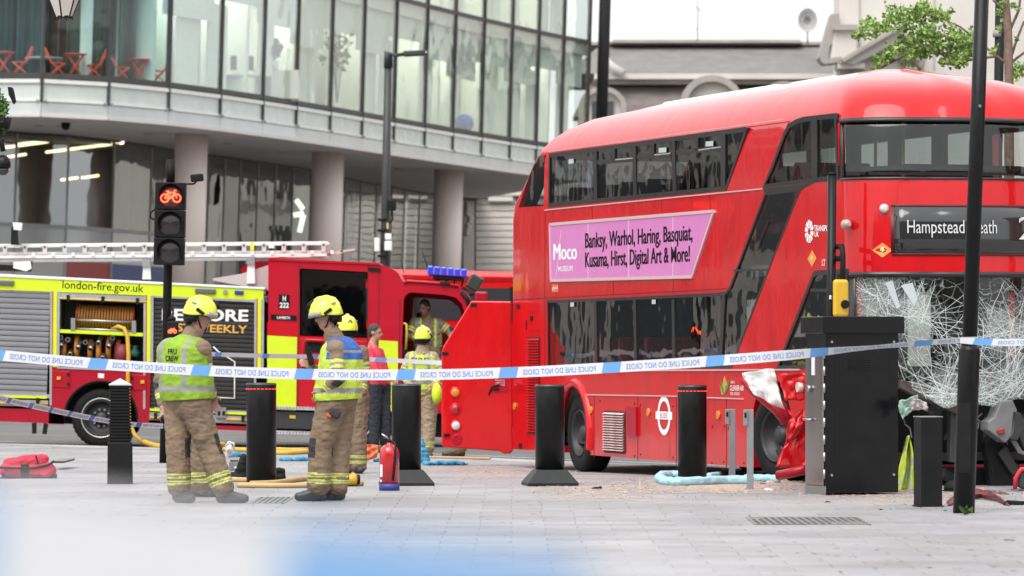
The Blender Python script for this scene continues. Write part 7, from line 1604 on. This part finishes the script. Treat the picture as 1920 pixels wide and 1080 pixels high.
q = MB(); q.box(P(581,668,Y2+.1)-g2, (.05,.05,.17), Matrix.Rotation(-.3, 3, 'Y')); q.tube([P(579,660,Y2+.1)-g2, P(574,640,Y2+.1)-g2], .009, 6); tag(q.build('radio', BLACKM, t2, bevel=.008), kind=None)
q = MB(); q.box(P(628,775,Y2-.21)-g2, (.11,.05,.08), Matrix.Rotation(.4, 3, 'Y')); q.build('glove', KNEE, t2, bevel=.02, seg=3); q = MB(); q.box(P(617,779,Y2-.21)-g2, (.05,.04,.035), Matrix.Rotation(.3, 3, 'Y')); q.build('glove_cuff', mat('glove_orange', (.7,.10,.02), .7), t2, bevel=.012)
# ---- one more helmet behind him
person(50.5, dict(head=(651,618,0), neck=(655,648,0), chest=(658,672,0), pelvis=(660,735,0), shL=(640,660,.0), shR=(678,660,0), elL=(634,705,0), haL=(640,740,-.1), elR=(684,705,0), haR=(678,740,-.1), hipL=(650,745,0), hipR=(670,745,0), knL=(649,812,0), anL=(649,880,0), toL=(646,890,-.1), knR=(671,812,0), anR=(671,880,0), toR=(674,890,-.1)),
    'firefighter almost hidden behind the blue-vested one, only the helmet showing', face=(-.3,.95,0), mark=True, seed=8, hands=False)
# ---- man in the red T-shirt
t4, j4, _ = person(64.0, dict(head=(703,624,0), neck=(698,648,0), chest=(700,668,0), pelvis=(711,715,0), shL=(712,660,.22), shR=(690,660,-.14), elL=(722,694,.25), haL=(738,712,.1), elR=(704,697,-.22), haR=(728,708,-.22), hipL=(720,724,.09), hipR=(704,724,-.06), knL=(722,780,.06), anL=(722,834,.05), toL=(735,844,.0), knR=(703,780,-.04), anR=(701,834,-.05), toR=(714,844,-.1)),
    'man in red T-shirt and navy trousers standing beside the fire engine', kit='casual', face=(.97,-.22,-.05), head='hair', top=REDT, legs=NAVY, seed=9, base=-.19, fat=.86, sleeve=.78)
# ---- firefighter with FIRE on the back
def pv5(p, n_, j):
    zt = (p.z-j['pelvis'].z)/(j['chest'].z-j['pelvis'].z); u = (p-j['shL']).dot((j['shR']-j['shL']).normalized())/(j['shR']-j['shL']).length
    if -.02 < zt < .10 or .30 < zt < .42: return 1
    if (.10 < u < .24 or .76 < u < .90) and zt > .42: return 1
    return 0
t5, j5, v5 = person(61.0, dict(head=(793,634,0), neck=(792,656,0), chest=(790,682,0), pelvis=(792,736,0), shL=(770,670,0), shR=(812,670,0), elL=(757,702,.0), haL=(768,722,-.18), elR=(826,704,.0), haR=(812,726,-.16), hipL=(781,744,0), hipR=(803,744,0), knL=(781,798,0), anL=(781,845,0), toL=(778,853,-.15), knR=(803,798,0), anR=(800,845,0), toR=(806,853,-.15)),
    'firefighter with FIRE on the back of a yellow vest beside the cab', vest=[HIVIS, SILV], face=(.25,.97,.0), top=TANL, legs=TANL, paint_vest=pv5, seed=11, base=-.18, mark=False, fat=.95)
on_surface(v5, 'FIRE', 771, 803, 681, 11, 61.0, Vector(t5.location), BLACKPRINT, 'vest_lettering', t5, .01, .035)
g5 = Vector(t5.location); q = MB(); ellipsoid(q, P(819,738,61-.25)-g5, (.075,.10,.15)); q.build('kit_bag', mat('bag_lime', (.6,.75,.03), .6, bump=.4, bscale=14, bdist=.02), t5)
# ---- firefighter leaning in the cab
t6, j6, v6 = person(68.35, dict(head=(796,577,-.02), neck=(800,596,.08), chest=(803,618,.14), pelvis=(800,668,.20), shL=(778,604,.10), shR=(824,606,.10), elL=(766,630,-.0), haL=(790,636,-.22), elR=(845,622,.05), haR=(852,640,-.15), hipL=(792,680,.2), hipR=(814,680,.2), knL=(788,700,-.1), anL=(790,735,-.1), knR=(824,690,-.05), anR=(830,725,-.05)),
    'firefighter leaning forward in the open cab of the fire engine', vest=[HIVIS, SILV], face=(-.45,-.72,-.25), head='hair', skin=SKIN2, paint_vest=lambda p, n_, j: (0 if (abs((p-j['chest']).x) > .10 and abs((p-j['chest']).x) < .30 and p.z > j['pelvis'].z+.15) else 2) if not (.13 < abs((p-j['chest']).x) < .19 and p.z > j['pelvis'].z+.15) else 1, seed=13, base=.6, fat=.86)
v6.data.materials.append(TAN)
# ---- firefighter bent down behind the open engine door: boots show below it
person(59.5, dict(head=(905,655,0), neck=(900,672,0), chest=(893,690,0), pelvis=(872,735,0), shL=(897,680,.2), shR=(897,680,-.2), elL=(905,725,.2), haL=(915,755,.1), elR=(905,725,-.2), haR=(915,755,-.1), hipL=(868,745,.08), hipR=(868,745,-.08), knL=(866,795,.08), anL=(862,842,.1), toL=(840,852,.1), knR=(864,795,-.08), anR=(858,846,-.1), toR=(836,856,-.1)),
    'firefighter behind the open engine door with only the boots showing', face=(.8,.1,-.5), seed=15, hands=False)
# ---- man in the flat cap, seen through the shattered windscreen
person(57.0, dict(head=(1842,640,0), neck=(1846,664,0), chest=(1850,690,0), pelvis=(1852,750,0), shL=(1826,680,0), shR=(1874,680,0), elL=(1820,725,0), haL=(1824,765,-.1), elR=(1882,725,0), haR=(1876,765,-.1), hipL=(1841,760,0), hipR=(1863,760,0), knL=(1841,815,0), anL=(1841,860,0), toL=(1838,868,-.15), knR=(1863,815,0), anR=(1863,860,0), toR=(1866,868,-.15)),
    'man in a flat cap seen through the shattered windscreen', kit='casual', face=(-.8,-.5,0), head='cap', top=mat('jacket_dark', (.04,.038,.04), .85), legs=NAVY, seed=17, hands=False)
# ================================================================== police tapes
TWHITE = mat('tape_white', (.66,.67,.70), .45, var=.03); TBLUE = mat('tape_blue', (.14,.34,.68), .45, var=.05); TINK = mat('tape_ink', (.15,.27,.58), .5); TDARK = mat('tape_ink_dark', (.03,.05,.16), .5); TBLUE2 = mat('tape_blue_deep', (.03,.09,.42), .45)
def tape(pts, label, name='police_tape', blue=0.155, period=.9, start=0.0, ink=TINK, bl=TBLUE, text=True, group=None, slant=.25, words='POLICE LINE DO NOT CROSS'):
    """pts: (px, py, Y, width_px, twist) control points of a hanging ribbon"""
    N = 160; cp = np.array(pts, float); tt = np.linspace(0, len(pts)-1, N)
    idx = np.arange(len(pts)); I = [np.interp(tt, idx, cp[:, k]) for k in range(5)]
    # smooth the control polygon a little
    for _ in range(6):
        for a in I: a[1:-1] = (a[:-2]+2*a[1:-1]+a[2:])/4
    C = [P(I[0][i], I[1][i], I[2][i]) for i in range(N)]; L = [0.0]
    for a, b in zip(C, C[1:]): L.append(L[-1]+(b-a).length)
    Wd = []
    for i in range(N):
        w = I[3][i]*I[2][i]/F; a = math.radians(I[4][i]); T = (C[min(i+1, N-1)]-C[max(i-1, 0)]).normalized(); up = Vector((0,0,1)); up = (up-T*up.dot(T)).normalized(); fw = T.cross(up); Wd.append((up*math.cos(a)+fw*math.sin(a))*w)
    c0 = C[0]; t = empty(name, c0, 0, label, 'tape', group)
    def at(l, h, off=0.0):
        l = min(max(l, 0), L[-1]-1e-6); i = int(np.searchsorted(L, l, side='right'))-1; i = min(max(i, 0), N-2); f = (l-L[i])/max(1e-9, L[i+1]-L[i]); p = C[i].lerp(C[i+1], f)+Wd[i].lerp(Wd[i+1], f)*h
        T = (C[i+1]-C[i]).normalized(); nn = T.cross(Wd[i].normalized()); nn = nn if nn.y < 0 else -nn; return p+nn*off-c0
    q = MB(); q.add([at(L[i], h) for i in range(N) for h in (-.5, .5)], [(2*i, 2*i+2, 2*i+3, 2*i+1) for i in range(N-1)], True); q.build('ribbon', TWHITE, t, recalc=False)
    l = start
    while l < L[-1]:
        q = MB(); M_ = 8; q.add([at(l+blue*k/M_+slant*h*.09, h, .002) for k in range(M_+1) for h in (-.5, .5)], [(2*k, 2*k+2, 2*k+3, 2*k+1) for k in range(M_)], True)
        if l+blue > 0: q.build('blue_block', bl, t, recalc=False)
        if text and l+period > 0:
            q = MB(); letters(q, words, lambda x, y, k: at(l+blue+.05+x, -.26+y/.072*.52, .0022), width=period-blue-.11, height=.072, bold=.006, mirror=True, space=1.05); q.build('tape_lettering', ink, t, recalc=False)
        l += period
    return t
tape([(-60,661,37.2,20,0), (0,666,37.2,20,0), (120,677,37.2,20,0), (250,687,37.2,20,0), (400,696,37.2,20,0), (560,701.5,37.2,20,0), (700,703,37.1,20,0), (850,702,37,20,0), (1000,697,36.9,20,0), (1150,689,36.8,20,0), (1300,679.5,36.7,20,0), (1420,670.5,36.6,20,0), (1500,664,36.6,19,15), (1580,656,36.5,17,50), (1650,650,36.5,15,65), (1720,644,36.4,14,45), (1800,637.5,36.35,12,30), (1835,637,36.3,12,20)],
     'long blue and white police tape strung across the whole scene to the lamp column', start=.16)
tape([(1800,638,36.28,11,5), (1838,641,36.3,13,0), (1880,642,36.3,13,0), (1990,641,36.3,13,0)], 'police tape running from the lamp column to the right edge', start=.12)
tape([(-60,735,47,13,30), (0,747,49,12,25), (70,763,50.5,11,25), (150,780,52.5,11,30), (205,790,53.5,10,35), (250,796,54.5,9,20), (306,799,55.3,9,0)], 'low police tape sagging from the left edge to the traffic light pole', start=.5, ink=TDARK, bl=TBLUE2)
tape([(306,655,55.2,8,0), (405,664.5,56.5,8,10), (500,667.5,57.5,8,10), (600,669,58.5,8,10), (700,674,59,8,10), (780,678,59,8,10), (850,681,58.5,8,0), (905,683,58,8,0)], 'white police tape hanging behind the standing firefighters', start=.3, period=1.1, text=False)
# the cordon tape right in front of the photographer, far out of focus
tape([(-900,1085,1.9,420,0), (0,1130,1.9,420,0), (500,1195,1.9,420,0), (1000,1255,1.92,420,0), (1500,1330,1.95,420,0), (2600,1480,2.0,420,0)], 'blurred blue and white police tape right in front of the viewer', bl=mat('tape_blue_hazed', (.22,.42,.72), .5), start=.073, blue=.135, period=.264, text=False, slant=0.0, words='')  # blue paled so the colour carries the white haze of the blur
# ================================================================== things lying on the ground
def blobmesh(name, prims, voxel, m, t, wr=.01, wf=9, seed=0, smooth=3, paint=None, mats=None):
    q = MB()
    for p in prims: ellipsoid(q, *p) if len(p) == 2 else capsule(q, *p)
    return finish(name, remesh(q, voxel, smooth, wr, wf, seed), mats or [m], t, paint)
# red kit bag
g = G(52, 897); t = empty('kit_bag', g, 0, 'red kit bag with black straps lying on the paving at the left edge', 'bag'); s = F/g.y
REDB = mat('bag_red', (.56,.02,.055), .7, var=.15, vscale=8, bump=.4, bscale=12, bdist=.02)
blobmesh('bag_body', [((-.22,0,.09), (.22,0,.09), .09, .09), ((-.2,.0,.16), (.16,0,.2), .07, .07), ((-.2,-.06,.07), (.22,-.06,.07), .065, .07), ((.0,.02,.2), (.14,.02,.215), .05, .05)], .012, REDB, t, .012, 8, 3)
q = MB(); q.tube([(-.34,-.13,.125), (-.1,-.145,.115), (.1,-.145,.12), (.24,-.12,.15), (.29,-.05,.19)], .014, 6); q.build('strap', BLACKM, t); q = MB(); q.bx(-.06, .03, -.148, -.13, .01, .16); q.build('strap', BLACKM, t); q = MB(); q.tube([(.1,-.1,.25), (.12,-.13,.2), (.13,-.135,.16)], .01, 6); q.build('strap', BLACKM, t); q = MB(); q.bx(-.32, .30, -.13, .12, 0, .012); q.build('base_board', BLACKM, t); q = MB(); q.bx(.28, .33, -.12, -.06, .0, .05); q.build('corner_patch', BLACKM, t)
# fire extinguisher
g = G(730, 920); t = empty('fire_extinguisher', g, 0, 'red fire extinguisher with blue base standing beside the flared bollard', 'extinguisher'); s = F/g.y; r = 18.5/s
XR = mat('extinguisher_red', (.50,.008,.012), .25, coat=.8); q = MB(); q.lathe([(r,.06), (r,.37), (r*.92,.41), (r*.6,.445), (r*.25,.46), (r*.25,.475)], n=32); q.build('cylinder', XR, t); q = MB(); q.lathe([(r+.004,0), (r+.004,.07)], n=32); q.build('base_ring', mat('ext_blue', (.02,.045,.22), .5), t)
q = MB(); q.lathe([(.02,.46), (.022,.50), (.012,.51)], n=14); q.build('valve', BLACKM, t); q = MB(); q.tube([(0,0,.50), (-.03,-.01,.53), (-.075,-.02,.56)], [.012,.011,.008], 8); q.build('carry_handle', STEEL, t); q = MB(); q.tube([(0,0,.495), (-.05,-.01,.505), (-.085,-.015,.52)], [.010,.009,.006], 8); q.build('trigger', BLACKM, t)
q = MB(); q.tube([(.01,-.01,.485), (.05,-.05,.48), (.065,-.08,.42), (.06,-.092,.30), (.05,-.095,.18), (.04,-.095,.10)], .010, 8); q.build('discharge_hose', BLACK, t)
for z0, z1, a0, a1 in ((.14,.26,-2.7,-2.3), (.27,.38,-1.0,-.6), (.09,.11,-2.7,-2.4)):
    q = MB(); q.add([((r+.0015)*math.cos(a0+(a1-a0)*k/6), (r+.0015)*math.sin(a0+(a1-a0)*k/6), z) for k in range(7) for z in (z0, z1)], [(2*k, 2*k+2, 2*k+3, 2*k+1) for k in range(6)]); q.build('label', WHITEPRINT if a0 < -2 else mat('ext_label', (.04,.08,.30), .5), t)
# hoses
def hose(pxs, r, m, label, name='fire_hose', group='hoses lying on the ground', closed=False):
    pts = [G(x, y) for x, y in pxs]; pts = [p+Vector((0,0,r*.9)) for p in pts]; fine = []
    for i in range(len(pts)-1):
        p0, p1, p2, p3 = pts[max(i-1,0)], pts[i], pts[i+1], pts[min(i+2,len(pts)-1)]
        for k in range(8): u = k/8; fine.append(.5*((2*p1)+(p2-p0)*u+(2*p0-5*p1+4*p2-p3)*u*u+(3*p1-p0-3*p2+p3)*u**3))
    fine.append(pts[-1]); c = fine[0].copy(); c.z -= r; q = MB(); q.tube([p-c for p in fine], r, 10); o = q.build(name, m, None, loc=c); return tag(o, label, 'hose', group)
TANH = mat('hose_tan', (.50,.33,.15), .65, var=.15)
hose([(446,914), (500,915), (560,915), (620,913), (679,911)], .028, TANH, 'tan hose lying straight on the paving at the blue-vested firefighter’s boots'.replace('’', '')); hose([(470,911), (520,909), (560,903), (600,900), (640,902), (660,905)], .028, TANH, 'tan hose curving over the straight one at the firefighter boots'); hose([(425,903), (445,904), (470,905)], .028, TANH, 'short end of tan hose left of the round bollard with light ring')
hose([(270,833), (285,838), (300,841), (330,842), (380,841), (420,838)], .04, HOSEY, 'yellow hose running from the engine past the traffic light pole'); hose([(420,846), (480,848), (520,847), (555,849), (575,851), (540,853), (500,852)], .035, HOSEY, 'yellow hose looped on the road behind the round bollard'); hose([(430,843), (520,844), (600,843), (700,840), (760,838)], .018, TANH, 'thin pale hose along the road beside the engine wheels'); hose([(640,850), (690,852), (760,858), (840,860), (920,862)], .018, mat('hose_thin', (.45,.30,.16), .7), 'thin hose along the kerb behind the extinguisher')
t = empty('hose_nozzle', G(652, 912), .3, 'yellow hose nozzle lying behind the blue-vested firefighter', 'nozzle'); q = MB(); q.lathe([(.04,-.09), (.045,-.02), (.06,.02), (.065,.07), (.05,.09)], (0,0,.07), 18, 'x'); q.build('barrel', mat('nozzle_yellow', (.6,.36,.03), .45), t); q = MB(); q.lathe([(.05,.09), (.05,.12)], (0,0,.07), 16, 'x'); q.build('bumper', BLACKM, t); q = MB(); q.tube([(-.02,0,.07), (-.03,-.02,.14), (.03,-.02,.15)], .012, 8); q.build('bail_handle', BLACKM, t)
# cloths and sheets
BLUEC = mat('blue_cloth', (.06,.27,.46), .85, var=.2, vscale=9, bump=.5, bscale=14, bdist=.02); PALEB = mat('pale_blue_sock', (.36,.60,.68), .8, var=.12, vscale=9, bump=.5, bscale=12, bdist=.02)
def clothpile(px0, px1, py, hpx, label, m=BLUEC, seed=1, n=9):
    c = G((px0+px1)/2, py); s = F/c.y; t = empty('cloth', c, 0, label, 'cloth', 'blue cloths on the ground'); r = random.Random(seed); W_ = (px1-px0)/s; H_ = hpx/s; pr = []
    for k in range(n): x = -W_/2+W_*(k+.5)/n; h = H_*r.uniform(.45, .9); pr.append(((x, r.uniform(0, .2), h*.4), (x+W_/n*1.4, r.uniform(0, .2), h*.4), h*.45, h*.4))
    blobmesh('cloth_heap', pr, .012, m, t, .014, 14, seed)
clothpile(432, 458, 857, 12, 'small blue cloth heap left of the round bollard with light ring', seed=2, n=4); clothpile(522, 592, 865, 12, 'long blue cloth heap between the bollard and the blue-vested firefighter', seed=3); clothpile(650, 682, 864, 14, 'blue cloth heap left of the orange sheet', seed=4, n=5); clothpile(700, 716, 867, 10, 'blue cloth end right of the orange sheet', seed=5, n=3); clothpile(790, 868, 873, 12, 'blue cloth spread right of the flared bollard', seed=6)
c = G(793, 868); t = empty('cloth', c, 0, 'blue cloth standing up against the flared bollard', 'cloth', 'blue cloths on the ground'); blobmesh('cloth_heap', [((-.03,0,.05), (-.02,.02,.28), .06, .035), ((.03,0,.03), (.0,.0,.16), .06, .05)], .012, BLUEC, t, .016, 13, 8)
o = crumple('orange_sheet', [(680,834), (712,834), (706,858), (672,868)], G(690,867).y+.1, mat('orange_plastic', (.72,.16,.05), .4, var=.1), 10, 12, .05, 77, smooth=True, solid=.004); tag(o, 'orange plastic sheet draped on the road behind the extinguisher', 'sheet')
def sock(pxs, r, label, seed):
    pts = [G(x, y) for x, y in pxs]; c = pts[0].copy(); t = empty('absorbent_sock', c, 0, label, 'absorbent sock', 'pale blue absorbent socks'); pts = [p-c+Vector((0,0,r*.75)) for p in pts]; blobmesh('sock_tube', [(a, b, r, r) for a, b in zip(pts, pts[1:])], .012, PALEB, t, .006, 9, seed)
sock([(1262,911), (1245,909), (1236,903), (1242,898), (1262,897), (1285,898)], .05, 'pale blue absorbent sock curled left of the round bollard by the bus', 1); sock([(1270,911), (1310,910), (1360,908), (1400,908)], .052, 'long straight pale blue absorbent sock at the foot of the grey posts', 2); sock([(1330,898), (1345,897), (1356,896)], .04, 'short pale blue absorbent sock behind the long straight one', 3); sock([(1400,903), (1430,903), (1456,905)], .045, 'pale blue absorbent sock in front of the bus front wheel', 4)
# breathing mask, case, black bags behind the round bollard
t = empty('breathing_mask', G(430, 858), 0, 'white breathing mask hanging beside the crew-vest firefighter', 'mask'); blobmesh('mask_shell', [((0,0,.10), (.05,.07,.10))], .01, WHITE, t, .004, 12, 2); q = MB(); q.tube([(-.05,-.03,.16), (.0,-.05,.22), (.06,-.03,.20), (.07,0,.12)], .014, 8); q.build('head_strap', WHITE, t); q = MB(); q.lathe([(.03,-.10), (.035,-.06)], (.0,0,.09), 14, 'y'); q.build('filter', GREYP, t)
t = empty('tool_case', G(439, 882), .1, 'small grey tool case left of the round bollard with light ring', 'case'); q = MB(); q.bx(-.06,.06,-.1,.1,0,.11); q.build('case_box', GRL, t, bevel=.012); q = MB(); q.bx(-.05,.05,-.09,.09,.112,.13); q.build('case_lid', GRD, t, bevel=.008); q = MB(); q.bx(.0,.04,-.104,-.1,.03,.05); q.build('case_label', WHITEPRINT, t)
t = empty('equipment_bag', G(448, 900), 0, 'black equipment bag leaning left against the round bollard with light ring', 'bag'); blobmesh('bag_body', [((-.09,0,.04), (.05,0,.04), .045, .06), ((.02,0,.1), (.05,0,.24), .06, .04)], .012, BLACKM, t, .012, 10, 4)
t = empty('equipment_bag', G(522, 903), 0, 'black equipment bag standing right of the round bollard with light ring', 'bag'); blobmesh('bag_body', [((-.06,0,.05), (.03,0,.05), .05, .05), ((-.04,0,.1), (.03,0,.11), .05, .04)], .012, BLACKM, t, .012, 10, 5)
# debris round the bus front
t = empty('bumper_fragment', G(1835, 948), 0, 'curved dark red bumper fragment lying right of the lamp column', 'fragment'); pts = [G(1776,948), G(1800,938), G(1835,935), G(1868,940), G(1888,948)]; c = Vector(t.location); vs = []
for k, p in enumerate(pts): h = (.03,.075,.085,.06,.02)[k]; vs += [p-c+Vector((0,.05,h)), p-c+Vector((0,-.12,h-.01)), p-c+Vector((0,-.16,max(.004,h-.07)))]
q = MB(); q.add(vs, [(3*k+i, 3*k+3+i, 3*k+4+i, 3*k+1+i) for k in range(4) for i in range(2)], True); q.build('skin', mat('bumper_maroon', (.16,.03,.03), .4, var=.3), t, solid=.02)
t = empty('bumper_fragment', G(1905, 947), 0, 'flat dark bumper fragment at the right edge beyond the lamp column', 'fragment'); q = MB(); q.prism([(-.12,0), (.15,.0), (.15,.03), (-.08,.045)], -.05, .05); q.build('skin', BLACKM, t, bevel=.008)
g = G(1912, 920); t = empty('red_case', g, 0, 'red and grey equipment case at the right edge of the picture', 'case'); q = MB(); q.bx(-.03,.22,-.12,.12,.015,.2); q.build('case_body', GRD, t, bevel=.03); q = MB(); q.tube([(-.06,-.125,.02), (-.055,-.125,.13), (.0,-.125,.215), (.1,-.125,.225), (.24,-.125,.22)], .024, 10); q.build('case_frame', mat('case_red', (.55,.03,.05), .5), t); q = MB(); q.tube([(-.1,-.11,.02), (-.03,-.13,.03), (.0,-.12,.015)], .012, 6); q.build('buckle', STEEL, t)
g = G(1788, 921); t = empty('rubber_dome', g, 0, 'dark rubber dome lying left of the lamp column', 'fragment'); q = MB(); q.lathe([(.10,0), (.098,.04), (.08,.08), (.04,.105), (.005,.11)], n=24); q.build('dome', BLACKM, t); q = MB(); q.lathe([(.11,0), (.11,.012)], n=24); q.build('rim', BLACKM, t)
rd_ = random.Random(8)
def bit(px, py, sz, m, label, name='debris_piece'):
    c = G(px, py); q = MB(); k = 7; h = sz*.35
    q.add([(sz*rd_.uniform(.5,1)*math.cos(i*6.283/k), sz*rd_.uniform(.5,1)*math.sin(i*6.283/k), 0) for i in range(k)]+[(sz*.6*rd_.uniform(.3,1)*math.cos(i*6.283/k), sz*.6*rd_.uniform(.3,1)*math.sin(i*6.283/k), h*rd_.uniform(.5,1)) for i in range(k)], [list(range(k))[::-1], list(range(k, 2*k))]+[(i, (i+1) % k, k+(i+1) % k, k+i) for i in range(k)]); o = q.build(name, m, None, loc=c); tag(o, label, 'debris', 'debris round the crashed bus')
TANB = mat('debris_tan', (.35,.24,.17), .8, var=.3)
for px, py, sz, m, lab in ((1246,924,.035,GRL,'grey debris lump on the sand below the pale blue sock'), (1120,917,.09,BLACKM,'dark flat strip of debris on the sand in front of the bus'), (1050,928,.05,TANB,'brown debris lump in the sand near the flared bollard'), (1430,908,.06,BRN,'dark debris heap at the front wheel end of the sock'), (1445,905,.07,mat('paper_tan', (.5,.42,.36), .8),'crumpled tan paper at the bus front wheel'), (1440,919,.06,WHITEPRINT,'torn white paper right of the grey posts'), (1470,903,.08,TANB,'brown debris heap between the front wheel and cabinet'), (1490,897,.08,BRN,'dark debris heap at the cabinet foot'), (1552,942,.04,BLACKM,'black splinter on the paving below the cabinet'), (1651,956,.03,BLACKM,'small black debris piece left of the square post'), (1772,958,.025,BLACKM,'small black debris piece right of the square post'), (1855,925,.10,BRN,'brown torn debris heap right of the lamp column'), (1880,927,.09,mat('debris_maroon', (.14,.05,.05), .6),'maroon torn debris right of the lamp column'), (1840,918,.07,TANB,'tan debris lump behind the lamp column'), (1692,922,.05,TANB,'tan debris lump under the hi-vis jacket'), (912,884,.02,BLACKM,'tiny dark fragment on the paving left of the bus rear wheel'), (268,967,.035,GRL,'grey fragment on the paving in front of the crew-vest firefighter'), (1405,968,.02,BLACKM,'tiny black fragment beside the drain cover')): bit(px, py, sz, m, lab)
for k in range(70):
    pass
q = MB(); rr_ = random.Random(19)
for k in range(380):
    px = rr_.choice((rr_.uniform(1000,1520), rr_.uniform(1180,1520), rr_.uniform(1660,1920))); py = rr_.uniform(893, 935) if px < 1600 else rr_.uniform(915, 960); c = G(px, py); sz = rr_.uniform(.004, .016)
    q.add([c+Vector((sz*rr_.uniform(-1,1), sz*rr_.uniform(-1,1), .001)) for _ in range(3)]+[c+Vector((0,0,sz))], [(0,1,3), (1,2,3), (2,0,3)])
tag(q.build('glass_crumbs', GRL), 'tiny crumbs of glass and plastic strewn round the crashed bus', 'debris', kind='stuff')
t = empty('manhole_ring', G(1892, 1013), 0, 'small round cover in the paving at the lower right', 'cover'); q = MB(); q.tube([(.035*math.cos(k*.5236), .09*math.sin(k*.5236), .002) for k in range(13)], .006, 5); q.build('ring', GRL, t); q = MB(); q.lathe([(.03,0), (.03,.002)], n=16); q.build('lid', SLAB3, t)
# plastic and rags caught in the torn bus front
o = crumple('green_rag', [(1684,752), (1722,742), (1730,762), (1690,785)], 40.9, mat('rag_green', (.36,.50,.45), .8, var=.2), 10, 8, .06, 91, smooth=True, solid=.004); tag(o, 'pale green rag caught in the torn bus front', 'rag'); o = crumple('white_rag', [(1712,746), (1738,756), (1740,770), (1706,768)], 40.7, mat('rag_white', (.5,.46,.45), .8, var=.2), 8, 6, .05, 95, smooth=True, solid=.004); tag(o, 'dirty white rag beside the pale green one in the torn bus front', 'rag')
